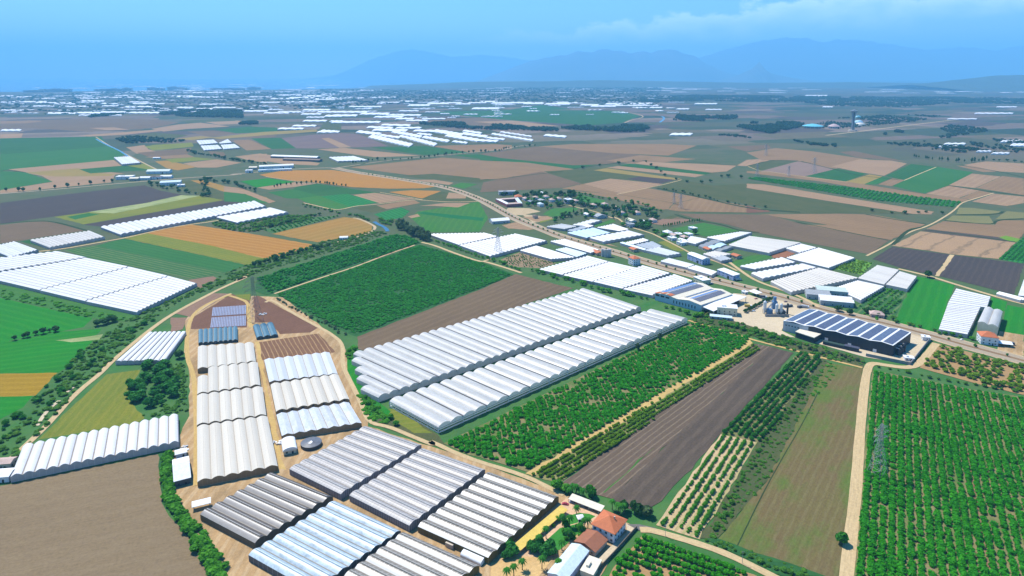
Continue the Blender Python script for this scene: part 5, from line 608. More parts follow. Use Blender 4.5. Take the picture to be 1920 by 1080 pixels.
{'lab':'hazy hotel block on the coast horizon at the far left','name':'hotel','p':(-6890,11965),'w':170,'d':60,'h':41.6,'roof':'tower','wall':'wgrey','rc':'rgrey','a':0,'group':'hotel blocks on the coast'},
{'lab':'hazy hotel block on the coast horizon at the far left','name':'hotel','p':(-6568,12251),'w':210,'d':60,'h':41.6,'roof':'tower','wall':'wgrey','rc':'rgrey','a':0,'group':'hotel blocks on the coast'},
{'lab':'hazy hotel block on the coast horizon at the far left','name':'hotel','p':(-6532,12399),'w':170,'d':60,'h':28.8,'roof':'tower','wall':'wgrey','rc':'rgrey','a':0,'group':'hotel blocks on the coast'},
{'lab':'hazy hotel block on the coast horizon at the far left','name':'hotel','p':(-6328,12551),'w':260,'d':60,'h':51.2,'roof':'tower','wall':'wgrey','rc':'rgrey','a':0,'group':'hotel blocks on the coast'},
{'lab':'hazy hotel block on the coast horizon at the far left','name':'hotel','p':(-6103,12399),'w':180,'d':60,'h':38.400000000000006,'roof':'tower','wall':'wgrey','rc':'rgrey','a':0,'group':'hotel blocks on the coast'},
{'lab':'hazy hotel block on the coast horizon at the far left','name':'hotel','p':(-5611,12707),'w':250,'d':60,'h':25.6,'roof':'tower','wall':'wgrey','rc':'rgrey','a':0,'group':'hotel blocks on the coast'},
{'lab':'hazy hotel block on the coast horizon at the far left','name':'hotel','p':(-5375,12707),'w':200,'d':60,'h':28.8,'roof':'tower','wall':'wgrey','rc':'rgrey','a':0,'group':'hotel blocks on the coast'},
{'lab':'hazy hotel block on the coast horizon at the far left','name':'hotel','p':(-4963,12866),'w':240,'d':60,'h':41.6,'roof':'tower','wall':'wgrey','rc':'rgrey','a':0,'group':'hotel blocks on the coast'},
{'lab':'hazy hotel block on the coast horizon at the far left','name':'hotel','p':(-5206,12707),'w':240,'d':60,'h':22.400000000000002,'roof':'tower','wall':'wgrey','rc':'rgrey','a':0,'group':'hotel blocks on the coast'},
]
SPOTS={'tank': [(-148.3,450.3)],'beds': [(-352.2,743.6),(-315.9,751.7),(-290.5,686.6),(-326.9,680.8)],'towers': [(250.4,414.2),(-286.1,701.6),(-21.5,982.5),(345.7,1330.4),(344,1380.2),(839.8,1820.4),(747.5,1767.2),(667.1,1780.2),(865.1,2239.7),(-81,4455)],'villa': [(46.9,355.6),(58.6,347.1),(69.3,357.3),(57.4,364.9)],'annex': [(36.1,344.6),(46.8,335.8),(55.7,345),(45.2,353.9)],'shed': [(16.7,320.4),(25.7,314.4),(46.1,332.3),(34.8,339)],'lean': [(36,322.6),(42.6,319),(51.4,328.2),(45.9,333.1)],'carA': [(2.6,339),(32.8,375.1)],'carB': [(37.5,386.3),(56.7,373.7)],'gaz': [(42,366.7)],'redcar': [(34,381.9)],'wallA': [(75.4,359.5),(58.4,337.8),(47,324.1)],'f1': [(173.8,770.9),(218,728.7),(266.3,766.9),(232.7,813.6)],'f1b': [(219.2,726.1),(228,714.7),(283,764.5),(268.1,772)],'f1w': [(261.6,757.6),(287.4,773.1)],'f2': [(290.3,673.3),(370.2,607.4),(406.8,639.9),(333.3,709.3)],'f2c': [(295.2,654.7),(307.6,638.2),(325.2,653.5),(304.9,663.3)],'f2p': [(316.9,637.6),(342.9,617.9)],'f2wall': [(344.4,607.4),(375.8,587.4),(431.3,646.8)],'plant': [(289.9,724.7),(296.8,720.1),(300.8,717.8),(306.2,718.9),(312.7,724.7),(315.1,722.4)],'red': [(-35.6,1406.8),(-10.5,1344.5),(21.9,1354.5),(12.7,1423.3)],'silos': [(137,968.4),(140.2,965.8),(143.7,965.8),(147.4,966.9)],'expo': [(1662,3229)],'domes': [(1997,3819),(2209,4239),(1566,3447),(1663,3421),(1897,3609)],'cars': [(302.8,855.8),(262.8,835.5),(298.4,774.4),(306.6,779.7),(308.3,777.1),(280.4,731.8),(330.2,763.4),(369.9,763.4),(373.8,765),(465,647.6),(481.5,646.5),(488.1,635.4),(38.5,384.3),(45.8,380.9),(48.1,379.4),(50.1,378)],'pads': [(-201.4,385.8),(-194.8,388.7)],'lamp': [(91,352.5),(129,330.3)],'mist': [(0,1283.9)],'porch': [(-133.2,404.7),(-84.2,374.3),(-35.5,344),(-21.6,334.5)],'trucks': [(301.7,849.4),(308.8,778.4),(312,727.1),(345,743.3),(278.8,746.3)],'boxes': [(325.7,746.3),(341.5,744.8),(503.7,636.4)],'piles': [(-239.8,446),(-285.7,721.5),(-174.2,454.1)]}
RIDGES=[
('mountains',50000,5000,[(-16129,-174),(-12903,310),(-10484,1439),(-8871,1923),(-7661,2165),(-6452,2044),(-4435,1601),(-2419,1762),(-806,1641),(1210,1359),(3226,1197),(5645,714),(8065,-174)]),
('mountains',32000,4000,[(-1548,38),(0,605),(774,915),(1290,1018),(2065,1173),(2581,1199),(3097,1405),(3742,1328),(4310,1509),(4903,1431),(5677,1302),(6194,1405),(6581,1328),(7432,1509),(8000,1354),(8774,1122),(9548,605),(10839,244),(12645,-14)]),
('mountains',39000,6000,[(6919,-76),(10065,993),(11952,1622),(13839,2126),(15726,2409),(16984,2377),(17927,2126),(18871,2314),(20129,2251),(22016,2000),(23903,1717),(26105,1874),(27992,1685),(29250,1937),(31452,1811),(35855,2063),(42145,930),(48435,-76)]),
('mountains',27000,1500,[(8274,9),(9145,292),(9690,553),(9929,793),(10103,510),(10452,335),(11323,161),(12194,9)]),
('hills',13000,1800,[(7758,81),(8492,155),(9016,228),(9435,270),(10065,270),(10903,239),(13000,155),(15097,81)]),
('hills',15500,900,[(-3250,32),(-2000,70),(-1125,114),(-250,126),(1000,132),(2000,158),(3500,132),(5500,95),(8000,108),(10000,82),(11750,95),(14250,58),(16750,32)]),
]

# ---------------------------------------------------------------- helpers
def tag(o, label=None, cat=None, group=None, kind=None):
    if label: o['label'] = label
    if cat: o['category'] = cat
    if group: o['group'] = group
    if kind: o['kind'] = kind
    return o
def mesh(name, V, F, uv=None, smooth=False):
    me = bpy.data.meshes.new(name); me.from_pydata([tuple(v) for v in V], [], [tuple(f) for f in F])
    if uv is not None:
        l = me.uv_layers.new(name='UVMap'); d = []
        for f in F:
            for i in f: d.extend(uv[i])
        l.data.foreach_set('uv', d)
    if smooth: me.polygons.foreach_set('use_smooth', [True] * len(me.polygons))
    me.update(); return me
def link(name, me, mat=None, parent=None, loc=None):
    o = bpy.data.objects.new(name, me); COL.objects.link(o)
    if mat is not None and me is not None and not me.materials: me.materials.append(mat)
    if parent: o.parent = parent
    if loc is not None: o.location = loc
    return o
def empty(name, loc, rz=0):
    o = bpy.data.objects.new(name, None); COL.objects.link(o); o.location = loc; o.rotation_euler = (0, 0, rz); o.empty_display_size = 2; return o
class MB:
    def __init__(s): s.V = []; s.F = []; s.U = []
    def add(s, V, F, U=None):
        k = len(s.V); s.V += [tuple(v) for v in V]; s.F += [tuple(i + k for i in f) for f in F]; s.U += [tuple(u) for u in (U or [(v[0] + v[1], v[2]) for v in V])]; return s
    def box(s, x0, y0, z0, x1, y1, z1):
        V = [(x, y, z) for z in (z0, z1) for x, y in ((x0, y0), (x1, y0), (x1, y1), (x0, y1))]
        return s.add(V, [(3, 2, 1, 0), (4, 5, 6, 7), (0, 1, 5, 4), (1, 2, 6, 5), (2, 3, 7, 6), (3, 0, 4, 7)])
    def prism(s, pts, z0, z1):
        n = len(pts); V = [(p[0], p[1], z0) for p in pts] + [(p[0], p[1], z1) for p in pts]
        return s.add(V, [tuple(range(n))[::-1], tuple(range(n, 2 * n))] + [(i, (i + 1) % n, n + (i + 1) % n, n + i) for i in range(n)])
    def bar(s, a, b, r, n=4):
        a, b = Vector(a), Vector(b); d = (b - a).normalized(); u = d.orthogonal().normalized(); w = d.cross(u)
        V = [p + (u * math.cos(2 * math.pi * (k + .5) / n) + w * math.sin(2 * math.pi * (k + .5) / n)) * r for p in (a, b) for k in range(n)]
        return s.add(V, [(k, (k + 1) % n, n + (k + 1) % n, n + k) for k in range(n)] + [tuple(range(n))[::-1], tuple(range(n, 2 * n))])
    def lathe(s, prof, n=24, c=(0, 0)):
        V = [(c[0] + r * math.cos(2 * math.pi * k / n), c[1] + r * math.sin(2 * math.pi * k / n), z) for r, z in prof for k in range(n)]
        F = [(j * n + k, j * n + (k + 1) % n, (j + 1) * n + (k + 1) % n, (j + 1) * n + k) for j in range(len(prof) - 1) for k in range(n)]
        F += [tuple(range(n))[::-1], tuple(range((len(prof) - 1) * n, len(prof) * n))]
        return s.add(V, F)
    def put(s, name, mat, parent=None, loc=None, smooth=False):
        return link(name, mesh(name, s.V, s.F, s.U, smooth), mat, parent, loc)
def lerp(a, b, t): return tuple(x + (y - x) * t for x, y in zip(a, b))
def dist(a, b): return math.hypot(a[0] - b[0], a[1] - b[1])
def cen(q): return (sum(p[0] for p in q) / len(q), sum(p[1] for p in q) / len(q))
def rel(q, c): return [(p[0] - c[0], p[1] - c[1]) for p in q]
# ---------------------------------------------------------------- materials
class ND:
    def __init__(s, name):
        s.m = bpy.data.materials.new(name); s.m.use_nodes = True; s.t = s.m.node_tree
        s.b = next(n for n in s.t.nodes if n.type == 'BSDF_PRINCIPLED'); s.out = next(n for n in s.t.nodes if n.type == 'OUTPUT_MATERIAL')
    def n(s, k): return s.t.nodes.new('ShaderNode' + k)
    def set(s, i, v):
        if isinstance(v, (int, float)): i.default_value = v
        elif isinstance(v, tuple): i.default_value = v if len(v) == 4 or i.type == 'VECTOR' else (*v, 1)
        else: s.t.links.new(v, i)
    def math(s, op, a, b=None, c=None):
        n = s.n('Math'); n.operation = op
        for i, v in enumerate((a, b, c)):
            if v is not None: s.set(n.inputs[i], v)
        return n.outputs[0]
    def mix(s, f, a, b, mode='MIX'):
        n = s.n('Mix'); n.data_type = 'RGBA'; n.blend_type = mode; s.set(n.inputs[0], f); s.set(n.inputs[6], a); s.set(n.inputs[7], b); return n.outputs[2]
    def noise(s, vec, sc, det=4, rough=.55, dist=0.):
        n = s.n('TexNoise'); s.set(n.inputs['Vector'], vec); n.inputs['Scale'].default_value = sc; n.inputs['Detail'].default_value = det; n.inputs['Roughness'].default_value = rough; n.inputs['Distortion'].default_value = dist; return n.outputs[0]
    def ramp(s, f, lo, hi, a=0., b=1.):
        n = s.n('MapRange'); s.set(n.inputs[0], f); n.inputs[1].default_value = lo; n.inputs[2].default_value = hi; n.inputs[3].default_value = a; n.inputs[4].default_value = b; return n.outputs[0]
    def vec(s, x, y, z=0.):
        n = s.n('CombineXYZ'); s.set(n.inputs[0], x); s.set(n.inputs[1], y); s.set(n.inputs[2], z); return n.outputs[0]
    def sep(s, v):
        n = s.n('SeparateXYZ'); s.set(n.inputs[0], v); return n.outputs
    def uv(s): return s.sep(s.n('UVMap').outputs[0])
    def pos(s): return s.n('NewGeometry').outputs['Position']
    def bump(s, h, st, d=1.):
        n = s.n('Bump'); s.set(n.inputs['Height'], h); n.inputs['Strength'].default_value = st; n.inputs['Distance'].default_value = d; s.set(s.b.inputs['Normal'], n.outputs[0])
    def fin(s, col, rough=.9, spec=.2):
        s.set(s.b.inputs['Base Color'], col); s.b.inputs['Roughness'].default_value = rough; s.b.inputs['Specular IOR Level'].default_value = spec; return s.m
def fieldmat(name, c1, c2, c3=None, sp=6., amt=.0, big=70., fine=5., stretch=5., sharp=.5, fa=.35, bumpd=.25, patch=None):
    d = ND(name); u, v, _ = d.uv(); gr = d.noise(d.vec(u, v, 0.), .55, 3, .75); gr2 = d.noise(d.vec(d.math('DIVIDE', u, 9.), d.math('DIVIDE', v, 1.1), 0.), 1., 3, .7)
    big_n = d.noise(d.vec(d.math('DIVIDE', u, big * 2.2), d.math('DIVIDE', v, big), 0.), 1., 5, .6)
    st_n = d.noise(d.vec(d.math('DIVIDE', u, fine * stretch), d.math('DIVIDE', v, fine), 3.), 1., 5, .65)
    f = d.math('ADD', d.math('MULTIPLY', d.ramp(big_n, .3, .7), 1 - fa), d.math('MULTIPLY', d.ramp(st_n, .25, .75), fa))
    col = d.mix(f, c1, c2)
    if c3 is not None and amt > 0:
        wob = d.noise(d.vec(d.math('DIVIDE', u, 40.), d.math('DIVIDE', v, 20.), 9.), 1., 3)
        w = d.math('ADD', d.math('DIVIDE', v, sp), d.math('MULTIPLY', wob, .8))
        tri = d.math('ABSOLUTE', d.math('SUBTRACT', d.math('FRACT', w), .5))
        band = d.ramp(tri, .5 - sharp * .5, .5 - sharp * .5 + .12)
        brk = d.ramp(st_n, .3, .55, .35, 1.)
        col = d.mix(d.math('MULTIPLY', d.math('MULTIPLY', band, brk), amt), col, c3)
    if patch:
        pn = d.noise(d.vec(d.math('DIVIDE', u, 55.), d.math('DIVIDE', v, 30.), 21.), 1., 6, .65)
        col = d.mix(d.math('MULTIPLY', d.ramp(pn, .47, .62), .8), col, patch)
    g = d.ramp(d.math('ADD', d.math('MULTIPLY', gr, .55), d.math('MULTIPLY', gr2, .45)), .32, .68, .76, 1.22)
    col = d.mix(1., col, d.vec(g, g, g), 'MULTIPLY')
    d.bump(st_n, .5, bumpd)
    return d.fin(col, .95, .05)
FM = {
 'clay': ((0.222, 0.14, 0.073), (0.169, 0.106, 0.057), (0.271, 0.183, 0.096), 14, 0.25),
 'clayf': ((0.2, 0.147, 0.085), (0.161, 0.116, 0.068), (0.23, 0.175, 0.109), 13, 0.14, 110, 3),
 'plough': ((0.108, 0.075, 0.046), (0.142, 0.098, 0.058), (0.188, 0.137, 0.082), 10, 0.3),
 'dark': ((0.049, 0.042, 0.041), (0.065, 0.052, 0.047), (0.092, 0.073, 0.062), 8, 0.3),
 'dark2': ((0.065, 0.054, 0.047), (0.086, 0.068, 0.051)),
 'mauve': ((0.121, 0.086, 0.083), (0.156, 0.111, 0.099)),
 'mauve2': ((0.173, 0.122, 0.099), (0.218, 0.15, 0.115)),
 'tan': ((0.287, 0.184, 0.104), (0.218, 0.139, 0.082), (0.337, 0.235, 0.14), 16, 0.3),
 'gold': ((0.323, 0.142, 0.022), (0.278, 0.138, 0.031), (0.359, 0.198, 0.058), 13, 0.6),
 'gold2': ((0.285, 0.146, 0.032), (0.221, 0.146, 0.036), (0.313, 0.195, 0.064), 20, 0.35),
 'gold3': ((0.258, 0.156, 0.013), (0.21, 0.133, 0.01), (0.315, 0.202, 0.025), 9, 0.5),
 'ochre': ((0.258, 0.174, 0.049), (0.191, 0.156, 0.049)),
 'olive': ((0.169, 0.169, 0.024), (0.098, 0.137, 0.022), (0.221, 0.195, 0.039), 7, 0.3, 30),
 'olive2': ((0.177, 0.155, 0.065), (0.133, 0.139, 0.052)),
 'green': ((0.012, 0.174, 0.014), (0.021, 0.127, 0.016), (0.048, 0.211, 0.018), 11, 0.25, 45),
 'green2': ((0.031, 0.133, 0.023), (0.051, 0.122, 0.031), (0.071, 0.173, 0.026), 12, 0.3, 50),
 'lime': ((0.132, 0.24, 0.025), (0.084, 0.18, 0.02)),
 'crop': ((0.022, 0.088, 0.025), (0.037, 0.11, 0.03), (0.014, 0.058, 0.021), 9, 0.4),
 'cropb': ((0.027, 0.114, 0.028), (0.043, 0.129, 0.032), (0.017, 0.078, 0.023), 10, 0.4),
 'cropd': ((0.017, 0.123, 0.037), (0.014, 0.102, 0.032)),
 'grass': ((0.05, 0.072, 0.026), (0.085, 0.088, 0.038), None, 6, 0, 35),
 'grassy': ((0.05, 0.09, 0.027), (0.071, 0.101, 0.031), (0.036, 0.071, 0.026), 30, 0.5),
 'pale': ((0.337, 0.346, 0.165), (0.135, 0.184, 0.058), None, 6, 0, 18),
 'rows': ((0.031, 0.099, 0.03), (0.043, 0.117, 0.031), (0.123, 0.161, 0.063), 7, 0.7),
 'rows2': ((0.022, 0.145, 0.037), (0.029, 0.167, 0.039), (0.014, 0.087, 0.025), 9, 0.8),
 'rowst': ((0.034, 0.105, 0.039), (0.046, 0.116, 0.044), (0.116, 0.128, 0.059), 9, 0.5),
 'rowstan': ((0.324, 0.208, 0.115), (0.27, 0.176, 0.099), (0.135, 0.098, 0.06), 34, 0.8, 70, 5, 5, 0.25),
 'greenrows': ((0.024, 0.156, 0.031), (0.036, 0.18, 0.036), (0.01, 0.072, 0.02), 6, 0.7),
 'greenrows2': ((0.102, 0.246, 0.025), (0.145, 0.261, 0.037), (0.022, 0.116, 0.025), 6, 0.6),
 'soil': ((0.217, 0.135, 0.089), (0.176, 0.107, 0.074), (0.258, 0.159, 0.104), 8, 0.25),
 'soil2': ((0.121, 0.061, 0.037), (0.158, 0.083, 0.053), None, 6, 0, 25),
 'soilred': ((0.216, 0.091, 0.047), (0.257, 0.117, 0.064)),
 'brownrows': ((0.189, 0.13, 0.076), (0.23, 0.163, 0.094), (0.297, 0.234, 0.14), 5, 0.5),
 'bedrows': ((0.144, 0.075, 0.042), (0.184, 0.099, 0.054), (0.414, 0.276, 0.139), 4.2, 0.75, 40, 3, 5, 0.28),
 'orchsoil': ((0.144, 0.135, 0.05), (0.225, 0.18, 0.09), (0.324, 0.252, 0.135), 3, 0.0, 30, 4, 3, 0.5, 0.5, 0.25, (0.05, 0.12, 0.02)),
 'orchsoil2': ((0.14, 0.16, 0.045), (0.24, 0.2, 0.09), None, 6, 0, 25),
 'tanrows': ((0.46, 0.332, 0.193), (0.392, 0.286, 0.152), (0.176, 0.208, 0.059), 4.6, 0.5),
 'ploughrows': ((0.121, 0.085, 0.06), (0.093, 0.069, 0.048), (0.2, 0.154, 0.106), 4.4, 0.65, 60, 3, 6, 0.35),
 'ploughd': ((0.069, 0.053, 0.04), (0.089, 0.067, 0.05), (0.134, 0.101, 0.072), 9, 0.35, 50, 3),
 'fallow': ((0.129, 0.084, 0.045), (0.117, 0.108, 0.033), (0.156, 0.131, 0.062), 5, 0.4, 55, 4, 5, 0.45, 0.5, 0.3, (0.075, 0.125, 0.022)),
 'brownsoil': ((0.329, 0.194, 0.089), (0.256, 0.17, 0.079), None, 6, 0, 20),
 'dirt': ((0.43, 0.285, 0.145), (0.31, 0.195, 0.09), (0.52, 0.4, 0.25), 7, 0.35, 18, 3, 2, 0.5, 0.5, 0.25, (0.24, 0.16, 0.08)),
 'dirty': ((0.46, 0.32, 0.12), (0.38, 0.26, 0.1), None, 6, 0, 15),
 'dirtp': ((0.517, 0.346, 0.156), (0.427, 0.27, 0.107), None, 6, 0, 15),
 'lane': ((0.478, 0.354, 0.194), (0.401, 0.294, 0.157), (0.286, 0.23, 0.116), 2.6, 0.5, 25, 2, 6, 0.2),
 'pale2': ((0.429, 0.331, 0.207), (0.343, 0.257, 0.149), None, 6, 0, 25),
 'concrete': ((0.506, 0.418, 0.289), (0.425, 0.34, 0.228), None, 6, 0, 30),
 'pave': ((0.562, 0.356, 0.214), (0.472, 0.313, 0.185), None, 6, 0, 8),
 'asph': ((0.146, 0.135, 0.126), (0.112, 0.108, 0.102)),
 'tarmac': ((0.323, 0.259, 0.185), (0.274, 0.221, 0.157), (0.501, 0.44, 0.343), 7, 0.25, 30, 2, 9, 0.12),
 'ditch': ((0.02, 0.04, 0.018), (0.035, 0.06, 0.022), None, 6, 0, 12),
 'lawn': ((0.029, 0.16, 0.025), (0.043, 0.189, 0.027)),
 'river': ((0.079, 0.119, 0.156), (0.056, 0.097, 0.136)),
}
MATS = {}
def fm(k):
    if k not in MATS: MATS[k] = fieldmat('soil_' + k, *FM[k])
    return MATS[k]
def plain(name, c, rough=.6, c2=None, sc=.4, spec=.3, metal=0.):
    if name in MATS: return MATS[name]
    d = ND(name); p = d.pos(); n = d.noise(p, sc, 5, .6)
    c2 = c2 or tuple(x * .8 for x in c)
    MATS[name] = d.fin(d.mix(d.ramp(n, .3, .7), c, c2), rough, spec); d.b.inputs['Metallic'].default_value = metal
    return MATS[name]
def roofmat(name, a, b=None, lo=.5, hi=.55, rib=3., ribc=None, ribw=.08, stain=.2, stc=(.5, .45, .38), rough=.38, spec=.35, big=.05, line=None):
    d = ND(name); u, v, _ = d.uv(); fr = d.math('FRACT', v); fl = d.math('FLOOR', v)
    wn = d.n('TexWhiteNoise'); wn.noise_dimensions = '1D'; d.set(wn.inputs['W'], fl)
    col = a
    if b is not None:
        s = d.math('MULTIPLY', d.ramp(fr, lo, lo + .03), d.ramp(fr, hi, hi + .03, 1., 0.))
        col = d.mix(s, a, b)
    s1 = d.noise(d.vec(d.math('MULTIPLY', u, big), d.math('MULTIPLY', v, 2.3), 0.), 1., 6, .65)
    s2 = d.noise(d.vec(d.math('MULTIPLY', u, .45), d.math('MULTIPLY', v, 4.), 5.), 1., 4, .7)
    st = d.math('MULTIPLY', d.ramp(d.math('ADD', d.math('MULTIPLY', s1, .6), d.math('MULTIPLY', s2, .4)), .45, .72), stain)
    col = d.mix(st, col, stc)
    if ribc is not None:
        w = d.math('FRACT', d.math('DIVIDE', u, rib)); col = d.mix(d.math('MULTIPLY', d.math('LESS_THAN', w, ribw), .6), col, ribc)
    if line is not None:
        col = d.mix(d.math('MULTIPLY', d.math('LESS_THAN', d.math('ABSOLUTE', d.math('SUBTRACT', fr, line[0])), line[1]), .85), col, line[2])
    g = d.ramp(wn.outputs['Value'], 0., 1., .9, 1.0)
    col = d.mix(1., col, d.vec(g, g, g), 'MULTIPLY')
    return d.fin(col, rough, spec)
def glow(m, c, f=.35):
    """plastic film lets light through: add a translucent share"""
    t = m.node_tree; b = next(n for n in t.nodes if n.type == 'BSDF_PRINCIPLED'); o = next(n for n in t.nodes if n.type == 'OUTPUT_MATERIAL')
    tr = t.nodes.new('ShaderNodeBsdfTranslucent'); tr.inputs[0].default_value = (*c, 1); mx = t.nodes.new('ShaderNodeMixShader'); mx.inputs[0].default_value = f
    t.links.new(b.outputs[0], mx.inputs[1]); t.links.new(tr.outputs[0], mx.inputs[2]); t.links.new(mx.outputs[0], o.inputs[0]); return m
RM = {
 'filmw': glow(roofmat('film_bright', (.76, .745, .745), ribc=(.62, .61, .615), rib=4., stain=.5, stc=(.53, .51, .52), line=(.97, .06, (.13, .12, .13))), (.8, .8, .8), .12),
 'film': glow(roofmat('film_white', (.70, .68, .665), ribc=(.52, .5, .49), rib=4., stain=.8, stc=(.42, .40, .39)), (.85, .84, .83), .36),
 'film2': glow(roofmat('film_bluish', (.69, .71, .735), ribc=(.55, .57, .6), rib=4., stain=.4, stc=(.46, .5, .54)), (.75, .78, .82), .25),
 'stain': glow(roofmat('film_stained', (.70, .72, .75), ribc=(.56, .59, .62), rib=5., stain=.8, stc=(.30, .39, .48), big=.12), (.75, .78, .82), .25),
 'cream': glow(roofmat('film_cream', (.74, .68, .575), ribc=(.62, .57, .475), rib=4., stain=.35, stc=(.58, .52, .43), line=(.5, .012, (.45, .4, .32))), (.75, .7, .6), .25),
 'cream2': glow(roofmat('film_pale_cream', (.75, .70, .635), ribc=(.62, .58, .52), rib=4., stain=.35, stc=(.54, .49, .42)), (.78, .74, .68), .25),
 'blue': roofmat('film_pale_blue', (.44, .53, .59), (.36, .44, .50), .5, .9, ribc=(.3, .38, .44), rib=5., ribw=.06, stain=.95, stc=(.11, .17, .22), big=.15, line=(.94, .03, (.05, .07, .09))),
 'blue2': roofmat('film_light_blue', (.50, .66, .78), ribc=(.42, .56, .68), stain=.3, stc=(.6, .68, .75)),
 'bluegrey': roofmat('film_blue_grey', (.52, .62, .66), ribc=(.4, .5, .55), stain=.4, stc=(.36, .46, .5)),
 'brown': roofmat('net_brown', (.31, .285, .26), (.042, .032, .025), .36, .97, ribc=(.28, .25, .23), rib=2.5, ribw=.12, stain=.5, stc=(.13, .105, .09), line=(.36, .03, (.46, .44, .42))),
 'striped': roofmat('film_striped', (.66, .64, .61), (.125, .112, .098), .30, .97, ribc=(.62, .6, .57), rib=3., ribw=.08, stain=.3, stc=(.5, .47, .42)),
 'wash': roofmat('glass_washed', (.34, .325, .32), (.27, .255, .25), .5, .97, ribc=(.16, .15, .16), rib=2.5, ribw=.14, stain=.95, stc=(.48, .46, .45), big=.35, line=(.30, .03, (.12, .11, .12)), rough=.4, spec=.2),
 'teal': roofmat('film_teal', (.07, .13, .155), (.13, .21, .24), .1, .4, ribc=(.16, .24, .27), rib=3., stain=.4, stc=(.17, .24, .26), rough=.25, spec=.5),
 'grey': roofmat('film_grey', (.34, .36, .38), ribc=(.25, .27, .29), stain=.5, stc=(.46, .47, .48)),
 'dgrey': roofmat('sheet_grey', (.25, .255, .25), ribc=(.18, .18, .18), rib=2., stain=.5, stc=(.33, .32, .3)),
}
def wallmat(name, a, b, post=3., postc=(.7, .7, .7), pw=.05, band=None):
    d = ND(name); u, v, _ = d.uv(); n = d.noise(d.vec(u, v, 0.), .5, 5)
    col = d.mix(d.ramp(n, .3, .7), a, b)
    col = d.mix(d.math('LESS_THAN', d.math('FRACT', d.math('DIVIDE', u, post)), pw), col, postc)
    if band: col = d.mix(d.math('LESS_THAN', v, band[0]), col, band[1])
    return d.fin(col, .6, .3)
WM = {'white': wallmat('wall_film', (.55, .56, .6), (.42, .43, .47), 4., (.75, .75, .78)), 'net': wallmat('wall_net', (.25, .2, .13), (.185, .145, .09), 3., (.36, .3, .2), .07, (.6, (.4, .34, .24))),
 'olive': wallmat('wall_ochre', (.24, .19, .06), (.17, .135, .045), 4., (.4, .35, .2), .05), 'dark': wallmat('wall_dark', (.09, .1, .115), (.06, .065, .075), 4., (.3, .34, .4)),
 'glass': wallmat('wall_glass', (.2, .19, .2), (.14, .13, .14), 1.5, (.5, .49, .52), .14), 'tealw': wallmat('wall_teal', (.04, .055, .06), (.03, .04, .045), 4., (.2, .25, .27)), 'cream': wallmat('wall_cream', (.62, .62, .5), (.52, .52, .42), 5., (.7, .7, .6))}
for k_, c_ in (('white', (.6, .6, .6)), ('cream', (.6, .58, .5)), ('net', (.36, .27, .15)), ('olive', (.3, .24, .08))): glow(WM[k_], c_, .45)
M_CURT = glow(wallmat('curtain_film', (.84, .83, .82), (.76, .75, .74), 8., (.8, .8, .8)), (.8, .79, .77), .5)
M_VALLEY_SHADE = plain('valley_shade_dark', (.05, .05, .055)); M_GUTL = plain('gutter_tan', (.36, .31, .25)); M_RAIL = plain('rail_white', (.74, .74, .76)); M_METAL = plain('galvanised_steel', (.33, .34, .35), .45, None, .4, .5)
M_DARK = plain('dark_inside', (.035, .035, .04)); M_GLASS = plain('window_glass', (.04, .06, .08), .12, None, .4, .6); M_BARK = plain('bark', (.11, .08, .055), .9)
BM = {k: plain('plaster_' + k, c) for k, c in dict(wwhite=(.72, .74, .78), wgrey=(.42, .44, .47), wtan=(.5, .42, .33), wlilac=(.55, .52, .64), wblue=(.36, .43, .66), wcream=(.66, .62, .46), wdark=(.09, .09, .1), wpink=(.6, .42, .36), wred=(.24, .075, .085)).items()}
def tiles(name, c, c2, sp=.5, rough=.7):
    d = ND(name); p = d.pos(); x, y, z = d.sep(p); n = d.noise(p, .5, 6, .65)
    col = d.mix(d.ramp(n, .3, .7), c, c2)
    w = d.math('FRACT', d.math('DIVIDE', d.math('ADD', d.math('ADD', x, y), d.math('MULTIPLY', z, 2.)), sp))
    col = d.mix(d.math('MULTIPLY', d.math('LESS_THAN', w, .22), .35), col, tuple(q * .55 for q in c)); d.bump(w, .3, .1)
    return d.fin(col, rough, .25)
BR = {k: tiles('roofing_' + k, c, tuple(x * .78 for x in c), s) for k, c, s in (('terra', (.50, .15, .06), .7), ('rwhite', (.74, .75, .77), 1.5), ('rgrey', (.33, .35, .37), 1.4), ('rblue', (.55, .66, .72), 1.4), ('rpink', (.5, .36, .31), 1.), ('rcream', (.68, .62, .5), 1.4), ('rbrown', (.17, .12, .1), 1.), ('rpale', (.52, .6, .56), 1.4), ('rbrown2', (.30, .115, .06), .8), ('ryellow', (.66, .47, .10), 1.))}
